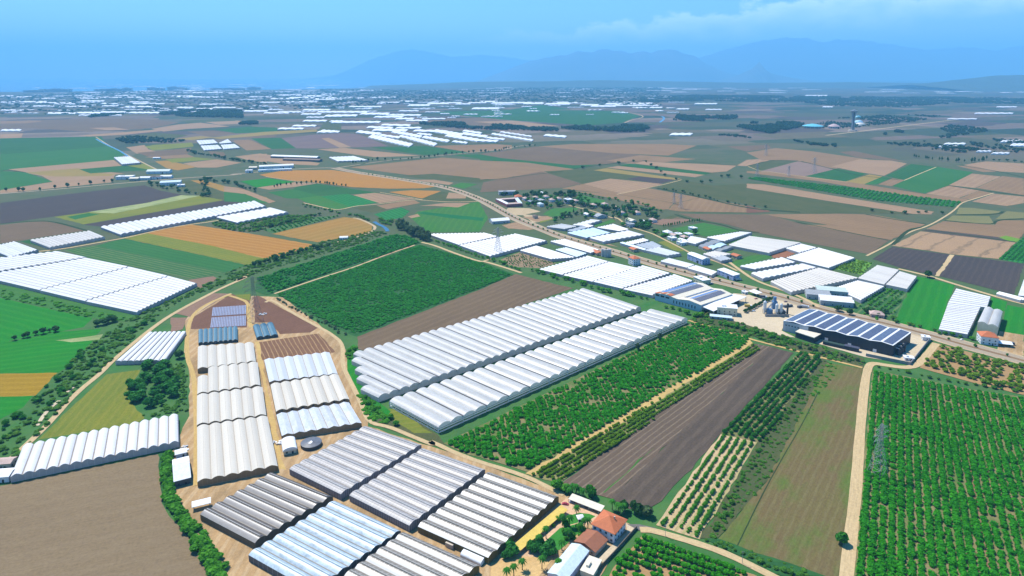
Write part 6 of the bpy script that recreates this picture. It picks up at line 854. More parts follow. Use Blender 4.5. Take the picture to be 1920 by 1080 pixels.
# ---------------------------------------------------------------- ground
def groundmat():
    d = ND('plain_patchwork'); x, y, z = d.sep(d.pos())
    xr = d.math('ADD', d.math('MULTIPLY', x, .94), d.math('MULTIPLY', y, .34)); yr = d.math('SUBTRACT', d.math('MULTIPLY', y, .94), d.math('MULTIPLY', x, .34))
    vo = d.n('TexVoronoi'); vo.distance = 'CHEBYCHEV'; d.set(vo.inputs['Vector'], d.vec(d.math('DIVIDE', xr, 420.), d.math('DIVIDE', yr, 230.), 0.)); vo.inputs['Scale'].default_value = 1.; vo.inputs['Randomness'].default_value = .85
    r = d.sep(vo.outputs['Color'])
    cr = d.n('ValToRGB'); d.set(cr.inputs[0], r[0]); cr.color_ramp.interpolation = 'CONSTANT'
    cols = [(0, (.045, .062, .034)), (.14, (.07, .075, .042)), (.26, (.028, .048, .028)), (.36, (.11, .092, .055)), (.48, (.14, .102, .08)), (.64, (.085, .078, .05)), (.76, (.18, .135, .105)), (.9, (.075, .06, .055))]
    e = cr.color_ramp.elements
    while len(e) < len(cols): e.new(.5)
    for q, (p, c) in zip(e, cols): q.position = p; q.color = (*c, 1)
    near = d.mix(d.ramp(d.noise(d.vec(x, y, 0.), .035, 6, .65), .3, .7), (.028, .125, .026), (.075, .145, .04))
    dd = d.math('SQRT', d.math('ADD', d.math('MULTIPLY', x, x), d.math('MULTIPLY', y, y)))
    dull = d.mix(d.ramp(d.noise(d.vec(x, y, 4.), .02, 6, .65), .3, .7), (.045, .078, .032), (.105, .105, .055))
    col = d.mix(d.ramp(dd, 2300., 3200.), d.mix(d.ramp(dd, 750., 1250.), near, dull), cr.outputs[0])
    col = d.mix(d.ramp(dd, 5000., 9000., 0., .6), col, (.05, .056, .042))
    col = d.mix(d.math('MULTIPLY', d.ramp(d.noise(d.vec(x, y, 1.), .02, 6, .7), .4, .8), .5), col, (.03, .05, .025))
    d.bump(d.noise(d.vec(x, y, 0.), .25, 4), .5, .5)
    return d.fin(col, .95, .1)
# ground as one sheet
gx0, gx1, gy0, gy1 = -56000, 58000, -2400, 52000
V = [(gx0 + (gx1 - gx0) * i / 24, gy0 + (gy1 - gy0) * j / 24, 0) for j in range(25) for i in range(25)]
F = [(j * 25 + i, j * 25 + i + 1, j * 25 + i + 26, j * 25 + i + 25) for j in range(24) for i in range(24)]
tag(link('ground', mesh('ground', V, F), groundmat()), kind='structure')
LAYERS = []
def zl(p, m=0.):
    """next free sheet height: 6 mm above every sheet already lying under it"""
    bb = (min(q[0] for q in p) - m, min(q[1] for q in p) - m, max(q[0] for q in p) + m, max(q[1] for q in p) + m); k = max([l for l, c in LAYERS if c[0] < bb[2] and c[2] > bb[0] and c[1] < bb[3] and c[3] > bb[1]], default=0) + 1
    LAYERS.append((k, bb)); return .015 + .006 * k
def ragged(p):
    out = []
    for a, b in zip(p, p[1:] + p[:1]):
        l = dist(a, b); n = max(1, min(40, int(l / 9))) if min(a[1], b[1]) < 1600 else 1
        for k in range(n):
            q = lerp(a, b, k / n); j = .55 if k else 0; out.append((q[0] + random.gauss(0, j), q[1] + random.gauss(0, j)))
    return out
for name, mk, dv, p in FIELDS:
    p = ragged(p)
    z = zl(p); V = [(x, y, z) for x, y in p]
    uv = [(x * dv[0] + y * dv[1], -x * dv[1] + y * dv[0]) for x, y in p]
    tag(link(name, mesh(name, V, [tuple(range(len(p)))], uv), fm(mk)), kind='structure')
def smooth_line(p, it=2):
    for _ in range(it):
        q = [p[0]]
        for a, b in zip(p, p[1:]): q += [lerp(a, b, .25), lerp(a, b, .75)]
        p = q + [p[-1]]
    return p
def ribbon(name, mk, w, p, z, kind='structure'):
    p = smooth_line(p); V = []; U = []; s = 0
    for i, a in enumerate(p):
        b = p[min(i + 1, len(p) - 1)]; c = p[max(i - 1, 0)]; l = dist(b, c) or 1; nx, ny = -(b[1] - c[1]) / l, (b[0] - c[0]) / l
        if i: s += dist(a, p[i - 1])
        k = w / 2 * (1 + random.uniform(-.06, .06))
        V += [(a[0] + nx * k, a[1] + ny * k, z), (a[0] - nx * k, a[1] - ny * k, z)]; U += [(s, w / 2), (s, -w / 2)]
    F = [(2 * i, 2 * i + 1, 2 * i + 3, 2 * i + 2) for i in range(len(p) - 1)]
    return tag(link(name, mesh(name, V, F, U), fm(mk) if isinstance(mk, str) else mk), kind=kind)
for name, mk, w, p in ROADS:
    z = zl(p, w)
    if name == 'median':
        mb = MB(); p = smooth_line(p)
        for a, b in zip(p, p[1:]):
            l = dist(a, b) or 1; n = (-(b[1] - a[1]) / l * w / 2, (b[0] - a[0]) / l * w / 2)
            mb.prism([(a[0] + n[0], a[1] + n[1]), (a[0] - n[0], a[1] - n[1]), (b[0] - n[0], b[1] - n[1]), (b[0] + n[0], b[1] + n[1])], 0, z + .15)
        tag(mb.put('road_median', fm(mk)), kind='structure')
    else: ribbon(name, mk, w, p, z)
def watermat():
    d = ND('water'); n = d.noise(d.pos(), .3, 3); d.bump(n, .1, .1); m = d.fin((.035, .085, .14), .12, .5); return m
WATER = watermat()
for name, mk, w, p in RIVERS: ribbon(name, WATER, w, p, zl(p, w))
# the sea beyond the coast on the left
sp = [(-20000, 9200), (-9000, 10600), (-4000, 12800), (-1800, 16200), (300, 20500), (2500, 51900), (-55900, 51900), (-55900, 8900)]
z = zl(sp)
tag(link('sea', mesh('sea', [(x, y, z) for x, y in sp], [tuple(range(len(sp)))]), WATER), kind='structure')
# far mountains and hills: real ridges with depth
def ridge(name, R, depth, prof):
    V = []; xs = [p[0] for p in prof]; zs = [p[1] for p in prof]; n = 200; rows = 15
    lo, hi = min(xs), max(xs)
    for i in range(n):
        x = lo + (hi - lo) * i / (n - 1); zc = max(3., float(np.interp(x, xs, zs)))
        for j in range(rows):
            t = j / (rows - 1) * 2 - 1; s = 1 - abs(t); h = zc * s ** .85 * (1 + .55 * abs(t) * mnoise.fractal((x / (zc * 2.2 + 300), t * 2.5, R * .001), 1., 2., 4)) + zc * .05 * s * mnoise.noise((x / 420., t, 3.))
            V.append((x, R + t * depth, h if 0 < j < rows - 1 else -.5))
    F = [(i * rows + j, (i + 1) * rows + j, (i + 1) * rows + j + 1, i * rows + j + 1) for i in range(n - 1) for j in range(rows - 1)]
    return tag(link(name, mesh(name, V, F, None, True), plain('hill_green', (.035, .055, .04), .95, (.05, .07, .045), .0008) if name == 'hills' else plain('mountain_rock', (.07, .09, .085), .95, (.11, .11, .10), .001)), kind='structure')
for name, R, dp, prof in RIDGES: ridge(name, R, dp, prof)
# ---------------------------------------------------------------- greenhouses
PROF = {'gable': [(0, 0), (.5, 1), (1, 0)], 'round': [(k / 10, math.sin(math.pi * k / 10) ** .8) for k in range(11)], 'gothic': [(k / 10, (1 - abs(2 * k / 10 - 1) ** 1.7)) for k in range(11)]}
def greenhouse(g):
    n, he, rise, P = g['n'], g['he'], g['rise'] * (.62 if g['prof'] == 'gable' else .5 if g['mat'] == 'wash' else .85 if g['n'] > 25 else .64), PROF[g['prof']]; near = g.get('near')
    c = cen(g['q']); c0, c1, c2, c3 = rel(g['q'], c); root = empty('greenhouse', (c[0], c[1], 0)); tag(root, g['lab'], 'greenhouse')
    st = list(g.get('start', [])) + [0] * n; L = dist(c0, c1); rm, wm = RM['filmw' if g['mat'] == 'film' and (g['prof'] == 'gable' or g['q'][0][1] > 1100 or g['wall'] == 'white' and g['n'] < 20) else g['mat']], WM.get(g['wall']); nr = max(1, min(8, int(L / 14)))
    A = lambda s, t: lerp(lerp(c0, c3, s), lerp(c1, c2, s), t)
    allr = MB()
    for i in range(n):
        V = []; U = []; off = random.random() * 40
        for r in range(nr + 1):
            t = st[i] + (1 - st[i]) * r / nr
            for k, (s, h) in enumerate(P):
                x, y = A((i + s) / n, t); wob = random.uniform(-.06, .06) if 0 < k < len(P) - 1 else 0
                V.append((x, y, he + rise * h + wob)); U.append((t * L + off, i + min(.999, max(.001, s))))
        m = len(P); F = [(r * m + k, r * m + k + 1, (r + 1) * m + k + 1, (r + 1) * m + k) for r in range(nr) for k in range(m - 1)]
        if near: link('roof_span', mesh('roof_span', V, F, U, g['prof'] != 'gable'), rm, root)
        else: allr.add(V, F, U)
    if not near: allr.put('roof', rm, root)
    rails = g['wall'] == 'rails'
    bands = [(0, 1.3), (2.3, 3.5), (he - 1.4, he)] if rails else [(0, he)]
    wmat = M_CURT if rails else wm
    for t in (0, 1):
        w = MB()
        for i in range(n):
            tt = t if t else st[i]; a, b = A(i / n, tt), A((i + 1) / n, tt); l = dist(a, b)
            for z0, z1 in bands: w.add([(*a, z0), (*b, z0), (*b, z1), (*a, z1)], [(0, 1, 2, 3)], [(i * l, z0), (i * l + l, z0), (i * l + l, z1), (i * l, z1)])
            pv = [(*lerp(a, b, s), he + rise * h) for s, h in P]
            w.add(pv, [tuple(range(len(pv)))], [(i * l + s * l, he + rise * h) for s, h in P])
            if not t and i + 1 < n and st[i] != st[i + 1]:
                a, b = A((i + 1) / n, st[i]), A((i + 1) / n, st[i + 1]); w.add([(*a, 0), (*b, 0), (*b, he), (*a, he)], [(0, 1, 2, 3)])
            if rails and i % 2 == 0:
                p = A(i / n, t); w.box(p[0] - .25, p[1] - .25, 0, p[0] + .25, p[1] + .25, he)
        w.put('end_wall', wmat, root)
    for s in (0, 1):
        w = MB(); a, b = A(s, st[0] if not s else st[n - 1]), A(s, 1); l = dist(a, b)
        for z0, z1 in bands: w.add([(*a, z0), (*b, z0), (*b, z1), (*a, z1)], [(0, 1, 2, 3)], [(0, z0), (l, z0), (l, z1), (0, z1)])
        if rails:
            for k in range(int(l / 8) + 1):
                p = lerp(a, b, k * 8 / l); w.box(p[0] - .2, p[1] - .2, 0, p[0] + .2, p[1] + .2, he)
        w.put('side_wall', wmat, root)
    if near:
        shade_every = g.get('shade_every', 0); gm = M_VALLEY_SHADE if shade_every else M_GUTL; hw = .62 if shade_every else .2
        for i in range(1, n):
            if shade_every and i % shade_every: continue
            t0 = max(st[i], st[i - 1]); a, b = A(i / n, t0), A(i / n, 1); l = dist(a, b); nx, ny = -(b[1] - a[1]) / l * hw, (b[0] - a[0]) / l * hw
            MB().prism([(a[0] + nx, a[1] + ny), (a[0] - nx, a[1] - ny), (b[0] - nx, b[1] - ny), (b[0] + nx, b[1] + ny)], he - .1, he + (.62 if shade_every else .3)).put('gutter_and_shade_strip', gm, root)  # dark strips are roof-valley shade built as dark-coloured boxes; tan ones are gutters
        if g['mat'] in ('wash', 'striped', 'blue', 'brown'):
            for i in range(n):
                V = []
                for t in (.02, .98):
                    for s, h in ((.5, rise + .1), (.5, rise + .42), (.58, rise * .95 + .5), (.58, rise * .95 + .38)): V.append((*A((i + s) / n, t), he + h))
                MB().add(V, [(0, 1, 5, 4), (1, 2, 6, 5), (2, 3, 7, 6), (3, 0, 4, 7), (0, 1, 2, 3), (4, 5, 6, 7)]).put('roof_vent', M_VENT[g['mat']], root)
        if g.get('fans'):
            for i in range(n):
                p = A((i + .5) / n, 1.0); MB().box(p[0] - .7, p[1] - .7, he - 1.2, p[0] + .7, p[1] + .7, he + .6).put('fan', M_DARK, root)
    return root
M_VENT = {'wash': plain('vent_wash', (.40, .39, .385)), 'striped': plain('vent_striped', (.33, .31, .28)), 'blue': plain('vent_blue', (.48, .56, .62)), 'brown': plain('vent_brown', (.30, .28, .26))}
GROOT = [greenhouse(g) for g in GREENHOUSES]
RM_FAR = plain('far_film', (.74, .74, .75), .5)
for n_, x0, x1, y0, y1, d0, d1 in ((170, -.78, .78, 10000, 19000, 130, 420), (130, -.78, -.25, 4700, 12500, 60, 170), (90, -.29, .25, 4200, 9500, 50, 150)):
    for _ in range(n_):
        y = 1 / random.uniform(1 / y1, 1 / y0); x = random.uniform(x0, x1) * y; w_, d_ = y * random.uniform(.009, .028), random.uniform(d0, d1) * (y / y1); sk = random.uniform(-.2, .3) * d_
        FAR_GREENHOUSES.append([(x, y), (x + w_, y), (x + w_ + sk, y + d_), (x + sk, y + d_)])
FAR_GREENHOUSES.sort(key=lambda q: -dist(q[0], q[1]) * dist(q[1], q[2]) / (q[0][1] ** 3)); rest_far = MB()
for nq, q in enumerate(FAR_GREENHOUSES):
    c = cen(q); c0, c1, c2, c3 = rel(q, c); n = max(3, min(14, int(dist(c0, c1) / 45))); mb = MB(); h, r = 3.5, 2.5
    A = lambda s, t: lerp(lerp(c0, c1, s), lerp(c3, c2, s), t)
    for i in range(n):
        a0, am, a1, b0, bm, b1 = A(i / n, 0), A((i + .5) / n, 0), A((i + 1) / n, 0), A(i / n, 1), A((i + .5) / n, 1), A((i + 1) / n, 1)
        V = [(*a0, 0), (*a1, 0), (*a1, h), (*am, h + r), (*a0, h), (*b0, 0), (*b1, 0), (*b1, h), (*bm, h + r), (*b0, h)]
        F = [(0, 1, 2, 3, 4), (9, 8, 7, 6, 5), (4, 3, 8, 9), (3, 2, 7, 8)] + ([(0, 4, 9, 5)] if i == 0 else []) + ([(1, 6, 7, 2)] if i == n - 1 else [])
        mb.add(V, F)
    if nq < 215: tag(mb.put('distant_greenhouse', RM_FAR, None, (c[0], c[1], 0)), 'long low white greenhouse strip on the hazy far plain', 'far greenhouse', 'white greenhouse strips on the far plain')
    else: rest_far.add([(x + c[0], y + c[1], z) for x, y, z in mb.V], mb.F)
tag(rest_far.put('distant_greenhouse_strips', RM_FAR), 'scattered tiny pale greenhouse strips towards the horizon', kind='stuff')
# ---------------------------------------------------------------- foliage
def leafmat(name, c, c2, tr=.4):
    d = ND(name); g = d.n('NewGeometry'); oi = d.n('ObjectInfo'); n = d.noise(g.outputs['Position'], .06, 3)
    f = d.math('ADD', d.math('MULTIPLY', g.outputs['Random Per Island'], .55), d.math('MULTIPLY', d.math('ADD', d.ramp(n, .35, .65), oi.outputs['Random']), .22))
    col = d.mix(f, c, c2); m = d.fin(col, .7, .06)
    t = d.n('BsdfTranslucent'); d.set(t.inputs[0], d.mix(.5, col, c2)); mx = d.n('MixShader'); mx.inputs[0].default_value = tr
    d.t.links.new(d.b.outputs[0], mx.inputs[1]); d.t.links.new(t.outputs[0], mx.inputs[2]); d.t.links.new(mx.outputs[0], d.out.inputs[0]); return m
LM = {k: leafmat(k, *v) for k, v in dict(leaf_bright=((0.023, 0.224, 0.008), (0.096, 0.428, 0.015)), leaf_green=((0.015, 0.175, 0.007), (0.063, 0.371, 0.012)), leaf_mid=((0.036, 0.209, 0.013), (0.121, 0.366, 0.027)), leaf_dark=((0.021, 0.145, 0.015), (0.065, 0.266, 0.026)),
  leaf_darker=((0.018, 0.083, 0.021), (0.053, 0.141, 0.030)), leaf_yellow=((0.090, 0.235, 0.013), (0.220, 0.352, 0.024)), leaf_crop=((0.022, 0.199, 0.023), (0.061, 0.327, 0.037)), leaf_grey=((.048, .102, .041), (.112, .170, .068)), leaf_shrub=((0.045, 0.196, 0.022), (0.134, 0.286, 0.033)), leaf_thicket=((0.021, 0.159, 0.025), (0.064, 0.265, 0.042)), leaf_wood=((.016, .058, .030), (.032, .085, .035))).items()}
def cubesphere(k):
    V = []; F = []
    for ax in range(3):
        for sg in (-1, 1):
            b = len(V)
            for j in range(k + 1):
                for i in range(k + 1):
                    p = [0, 0, 0]; p[ax] = sg; p[(ax + 1) % 3] = (2 * i / k - 1) * sg; p[(ax + 2) % 3] = 2 * j / k - 1; V.append(p)
            F += [(b + j * (k + 1) + i, b + j * (k + 1) + i + 1, b + (j + 1) * (k + 1) + i + 1, b + (j + 1) * (k + 1) + i) for j in range(k) for i in range(k)]
    V = np.array(V, float); V /= np.linalg.norm(V, axis=1)[:, None]; return V, np.array(F)
def crown(seed, nleaf, leaf, k, kind='round'):
    """unit crown: radius 1, z 0..1; a lumpy core carrying many leaf clumps"""
    r = np.random.default_rng(seed); Vs = []; Fs = []; b = 0
    lob = r.normal(size=(7, 3)); lob /= np.linalg.norm(lob, axis=1)[:, None]
    def rad(dv):
        d = np.maximum(0, dv @ lob.T); return .72 + .30 * (d ** 4).max(axis=1)
    cv, cf = cubesphere(k); cr = cv * (rad(cv) * (.86 + .12 * r.random(len(cv))))[:, None]
    def shape(p):
        q = p.copy()
        if kind == 'cone': t = np.clip((q[:, 2] + 1) / 2, 0, 1); w = (1.05 - t) ** .75 * 1.1; q[:, 0] *= w; q[:, 1] *= w
        q[:, 2] = np.clip(.5 + q[:, 2] * .5, 0.0, 1.2); return q
    Vs.append(shape(cr)); Fs.append(cf); b += len(cr)
    dv = r.normal(size=(nleaf, 3)); dv[:, 2] = np.abs(dv[:, 2]) * .9 - .35 * r.random(nleaf); dv /= np.linalg.norm(dv, axis=1)[:, None]
    pc = dv * (rad(dv) * (.88 + .26 * r.random(nleaf)))[:, None]
    nr = dv + r.normal(size=(nleaf, 3)) * .65; nr /= np.linalg.norm(nr, axis=1)[:, None]
    u = np.cross(nr, r.normal(size=(nleaf, 3))); u /= np.linalg.norm(u, axis=1)[:, None]; w = np.cross(nr, u)
    sz = leaf * (.6 + .8 * r.random(nleaf))[:, None]
    q = np.stack([pc - u * sz - w * sz * .7, pc + u * sz - w * sz * .5, pc + u * sz * .8 + w * sz * .7, pc - u * sz * .7 + w * sz * .8], 1).reshape(-1, 3)
    Vs.append(shape(q)); Fs.append(np.arange(nleaf * 4).reshape(-1, 4) + b)
    return np.concatenate(Vs), np.concatenate(Fs)
PROTO = {'near': [crown(i, 150, .26, 3) for i in range(5)], 'mid': [crown(20 + i, 46, .36, 2) for i in range(5)], 'far': [crown(40 + i, 16, .5, 2) for i in range(5)], 'cypress': [crown(60 + i, 70, .3, 2, 'cone') for i in range(3)]}
def np_mesh(name, V, F):
    me = bpy.data.meshes.new(name); me.vertices.add(len(V)); me.vertices.foreach_set('co', np.ascontiguousarray(V, dtype=np.float32).ravel())
    me.loops.add(F.size); me.loops.foreach_set('vertex_index', np.ascontiguousarray(F, dtype=np.int32).ravel())
    me.polygons.add(len(F)); me.polygons.foreach_set('loop_start', np.arange(len(F), dtype=np.int32) * 4); me.update(calc_edges=True); me.validate(); return me
def merged(name, places, proto, mat, label):
    """one object for a mass nobody could count: places = (x, y, radius, height)"""
    P = PROTO[proto]; Vs = []; Fs = []; b = 0; c = (sum(p[0] for p in places) / len(places), sum(p[1] for p in places) / len(places))
    for k in range(len(P)):
        pl = np.array(places[k::len(P)], float)
        if not len(pl): continue
        v, f = P[k]; n = len(pl); a = RNG.random(n) * 6.283; co, si = np.cos(a)[:, None], np.sin(a)[:, None]
        X = (v[:, 0] * co - v[:, 1] * si) * pl[:, 2:3] + pl[:, 0:1] - c[0]; Y = (v[:, 0] * si + v[:, 1] * co) * pl[:, 2:3] + pl[:, 1:2] - c[1]; Z = np.broadcast_to(v[:, 2], (n, len(v))) * pl[:, 3:4]
        Vs.append(np.stack([X, Y, Z], 2).reshape(-1, 3)); Fs.append((f[None] + (np.arange(n) * len(v))[:, None, None] + b).reshape(-1, 4)); b += n * len(v)
    o = link(name, np_mesh(name, np.concatenate(Vs), np.concatenate(Fs)), LM[mat], None, (c[0], c[1], 0)); return tag(o, label, None, None, 'stuff')
TM = {}
def tree_mesh(proto, mat, k):
    key = (proto, mat, k)
    if key not in TM:
        v, f = PROTO[proto][k]; tr = .08
        tv = np.array([(.11 * math.cos(t * 1.5708 + .78) * q, .11 * math.sin(t * 1.5708 + .78) * q, z) for z, q in ((0, 1.2), (.45, .7)) for t in range(4)]); tf = np.array([(t, (t + 1) % 4, 4 + (t + 1) % 4, 4 + t) for t in range(4)])
        vv = v.copy(); vv[:, 2] = vv[:, 2] * .88 + .12
        me = np_mesh('tree', np.concatenate([tv, vv]), np.concatenate([tf, f + 8])); me.materials.append(M_BARK); me.materials.append(LM[mat]); me.polygons.foreach_set('material_index', [0] * 4 + [1] * len(f)); TM[key] = me
    return TM[key]
def one_tree(name, x, y, r, h, proto, mat, label, cat, group):
    o = link(name, tree_mesh(proto, mat, random.randrange(len(PROTO[proto])))); o.location = (x, y, 0); o.rotation_euler = (0, 0, random.random() * 6.28); o.scale = (r, r, h); return tag(o, label, cat, group)
TP = {}
def parted_tree(name, x, y, r, h, mat, label, cat, group):
    k = random.randrange(5)
    if (k, mat) not in TP:
        v, f = PROTO['near'][k]; tm = MB().lathe([(.14, 0), (.1, .2), (.07, .5)], 6); tm.bar((0, 0, .3), (.4, .1, .6), .04).bar((0, 0, .25), (-.3, .3, .6), .04).bar((0, 0, .3), (-.1, -.4, .6), .04); vv = v.copy(); vv[:, 2] = vv[:, 2] * .86 + .14
        TP[(k, mat)] = (np_mesh('crown', vv, f), mesh('trunk', tm.V, tm.F))
    root = empty(name, (x, y, 0), random.random() * 6.28); tag(root, label, cat, group); c, t = TP[(k, mat)]
    for nm, me, mt in (('crown', c, LM[mat]), ('trunk', t, M_BARK)):
        o = link(nm, me, mt, root); o.scale = (r, r, h)
    return root
def inside(p, x, y):
    r = False; j = len(p) - 1
    for i in range(len(p)):
        if (p[i][1] > y) != (p[j][1] > y) and x < (p[j][0] - p[i][0]) * (y - p[i][1]) / (p[j][1] - p[i][1]) + p[i][0]: r = not r
        j = i
    return r
def in_view(x, y, m=40):
    d = y * .986 + 270 * .166
    return d > 0 and abs(x) * 1240 / d < 960 + m * 1240 / d and (270 * .986 - y * .166) * 1240 / d < 730 + m * 1240 / d
for o in ORCHARDS:
    p, d = o['p'], o['d']; u = [x * d[0] + y * d[1] for x, y in p]; v = [-x * d[1] + y * d[0] for x, y in p]; pl = []
    nv = int((max(v) - min(v)) / o['rs']); 
    for j in range(nv + 1):
        vv = min(v) + (j + .5) * o['rs']; ph = random.random() * o['ts']
        for i in range(int((max(u) - min(u)) / o['ts']) + 1):
            uu = min(u) + i * o['ts'] + ph + random.gauss(0, o['jit']) * o['ts']; v2 = vv + random.gauss(0, o['jit'] * .5) * o['rs']
            x, y = uu * d[0] - v2 * d[1], uu * d[1] + v2 * d[0]
            if not inside(p, x, y) or random.random() < o['miss'] or not in_view(x, y): continue
            q_ = mnoise.noise((x / 22, y / 22, 2.)); s = random.uniform(.72, 1.14) * (1.02 + .3 * q_)
            if q_ < -.45 and random.random() < .45: continue
            pl.append((x, y, o['r'] * s, o['h'] * s * random.uniform(.85, 1.15)))
    pl.sort(key=lambda q: q[1]); lab, grp = o['lab'], o['slab'] or ('trees of the ' + o['key'] + ' orchard')
    far = pl[0][1] > 700; ind = pl if o['mode'] == 'ind' else pl[:170] if o['mode'] == 'near' else []
    if o['mode'] == 'ind': ind = pl[:290]; 
    for x, y, r, h in ind:
        if o['key'] == 'near': parted_tree(o['name'], x, y, r, h, o['mat'], lab, 'tree', 'citrus trees below the villa lane')
        else: one_tree(o['name'], x, y, r, h, 'near' if y < 620 else 'mid', o['mat'], lab, 'tree', lab)
    rest = pl[len(ind):]
    if rest: merged(o['name'] if o['mode'] == 'stuff' else 'orchard_trees', rest, 'far' if far and o['key'] != 'x' else 'mid', o['mat'], o['slab'] or lab)
def along(p, sp):
    out = []; 
    for a, b in zip(p, p[1:]):
        l = dist(a, b); out += [lerp(a, b, (k + .5) / max(1, round(l / sp))) for k in range(max(1, round(l / sp)))]
    return out
def in_roof(x, y): return any(inside(g['q'], x, y) for g in GREENHOUSES)
for t in TREES:
    mode, name, lab, cat, grp, proto, mat, n, h0, h1, ra, jit, p = t
    if mode == 'stuff':
        xs, ys = [q[0] for q in p], [q[1] for q in p]; a = abs(sum(p[i][0] * p[i - 1][1] - p[i - 1][0] * p[i][1] for i in range(len(p)))) / 2; pl = []; want = min(9000, int(a * n)); tries = 0
        while len(pl) < want and tries < want * 40:
            tries += 1; x, y = random.uniform(min(xs), max(xs)), random.uniform(min(ys), max(ys))
            if inside(p, x, y) and in_view(x, y) and not in_roof(x, y) and (mat != 'leaf_wood' or mnoise.noise((x / 170, y / 420, 1.)) > -.12): h = random.uniform(h0, h1); pl.append((x, y, h * ra / 2 * random.uniform(.8, 1.3), h))
        if pl: merged(name, pl, proto, mat, lab)
        continue
    if mode == 'line': sp = [(x + random.gauss(0, jit * .6), y + random.gauss(0, jit * .6)) for x, y in along(p, n)]
    else:
        sp = []; xs, ys = [q[0] for q in p], [q[1] for q in p]; k = 0
        while len(sp) < n and k < 4000:
            k += 1; x, y = random.uniform(min(xs), max(xs)), random.uniform(min(ys), max(ys))
            if inside(p, x, y) and all(dist((x, y), q) > h0 * .6 for q in sp): sp.append((x, y))
    sp = [q for q in sp if not in_roof(*q) and in_view(*q, 15)]
    for x, y in sp:
        h = random.uniform(h0, h1); r = h * ra / 2 * random.uniform(.85, 1.2)
        if name in ('street_tree', 'palm_garden_tree', 'corner_bush', 'lone_bush', 'meadow_tree', 'wall_bush', 'lone_tree'): parted_tree(name, x, y, r, h, mat, lab, cat, grp if len(sp) > 1 else None)
        else: one_tree(name, x, y, r, h, proto, mat, lab, cat, grp if len(sp) > 1 else None)
# palms
fr = MB()
for k in range(18):
    a = k * 2.4; el = .9 - .07 * k; pts = []
    for j in range(5):
        s = j / 4; pts.append((s * math.cos(el * (1 - s * .3)) * 1.0, el * s * .75 - s * s * 1.0))
    for j in range(4):
        w0, w1 = .16 * math.sin(math.pi * (.15 + .8 * j / 4)), .16 * math.sin(math.pi * (.15 + .8 * (j + 1) / 4)); V = []
        for (d, zz), w in ((pts[j], w0), (pts[j + 1], w1)):
            for sgn in (-1, 0, 1): V.append((d * math.cos(a) - sgn * w * math.sin(a), d * math.sin(a) + sgn * w * math.cos(a), zz - abs(sgn) * w * .5))
        fr.add(V, [(0, 1, 4, 3), (1, 2, 5, 4)])
FRM = mesh('fronds', fr.V, fr.F); PTM = mesh('trunk', *(lambda m: (m.V, m.F))(MB().lathe([(.32, 0), (.22, .3), (.2, .9), (.26, 1.)], 8)))
for x, y in PALMS:
    r = empty('palm_tree', (x, y, 0), random.random() * 6); tag(r, 'fan palm with a thin trunk standing in the villa garden', 'palm', 'palms of the villa garden'); h = random.uniform(5.5, 8)
    o = link('fronds', FRM, LM['leaf_dark'], r, (0, 0, h)); o.scale = (2.9, 2.9, 2.6); o = link('trunk', PTM, M_BARK, r); o.scale = (1, 1, h)
# ---------------------------------------------------------------- buildings
WINM = mesh('window', *(lambda m: (m.V, m.F))(MB().box(-.65, -.06, 0, .65, .06, 1.4)))
DOORM = mesh('door', *(lambda m: (m.V, m.F))(MB().box(-.6, -.07, 0, .6, .07, 2.2)))
def roof_mb(kind, w, d, h, ov=.5):
    a, b = w / 2 + ov, d / 2 + ov; m = MB(); r = min(w, d) * .28
    if kind == 'hip':
        k = max(0, a - b) if a > b else 0; k2 = max(0, b - a); V = [(-a, -b, h), (a, -b, h), (a, b, h), (-a, b, h), (-k, -k2, h + r), (k, k2, h + r)]
        m.add(V, [(0, 1, 5, 4), (1, 2, 5), (2, 3, 4, 5), (3, 0, 4)] if a >= b else [(0, 1, 4), (1, 2, 5, 4), (2, 3, 5), (3, 0, 4, 5)]); m.box(-a, -b, h - .25, a, b, h - .003)
    elif kind in ('gable', 'gable2'):
        n = 2 if kind == 'gable2' else 1; r = d / n * .16
        for i in range(n):
            y0 = -b + 2 * b * i / n; y1 = -b + 2 * b * (i + 1) / n; ym = (y0 + y1) / 2
            V = [(x, y, z + q) for x in (-a, a) for y, z in ((y0, h), (ym, h + r), (y1, h)) for q in (0, .2)]
            m.add(V, [(1, 3, 9, 7), (3, 5, 11, 9), (0, 2, 8, 6), (2, 4, 10, 8), (0, 1, 7, 6), (4, 5, 11, 10), (0, 1, 3, 2), (2, 3, 5, 4), (6, 7, 9, 8), (8, 9, 11, 10)])
            m.add([(x, y, z) for x in (-w / 2, w / 2) for y, z in ((y0 + ov, h), (ym, h + r), (y1 - ov, h))], [(0, 1, 2), (3, 4, 5)])
    elif kind == 'round':
        V = [(a * math.cos(t * math.pi / 10), y, h + a * .5 * math.sin(t * math.pi / 10)) for y in (-b, b) for t in range(11)]
        m.add(V, [(i, i + 1, i + 12, i + 11) for i in range(10)] + [tuple(range(11)), tuple(range(11, 22))])
    elif kind == 'shed': m.add([(-a, -b, h), (a, -b, h), (a, b, h + 1), (-a, b, h + 1), (-a, -b, h + .2), (a, -b, h + .2), (a, b, h + 1.2), (-a, b, h + 1.2)], [(3, 2, 1, 0), (4, 5, 6, 7), (0, 1, 5, 4), (1, 2, 6, 5), (2, 3, 7, 6), (3, 0, 4, 7)])
    elif kind == 'tower': m.box(-a, -b, h, a, b, h + 1); m.box(-a * .5, -b * .6, h + 1, a * .25, b * .6, h + h * .25)
    else: m.box(-a, -b, h, a, b, h + .35); m.box(-a * .5, -b * .4, h + .35, -a * .1, b * .2, h + 1.6)
    return m
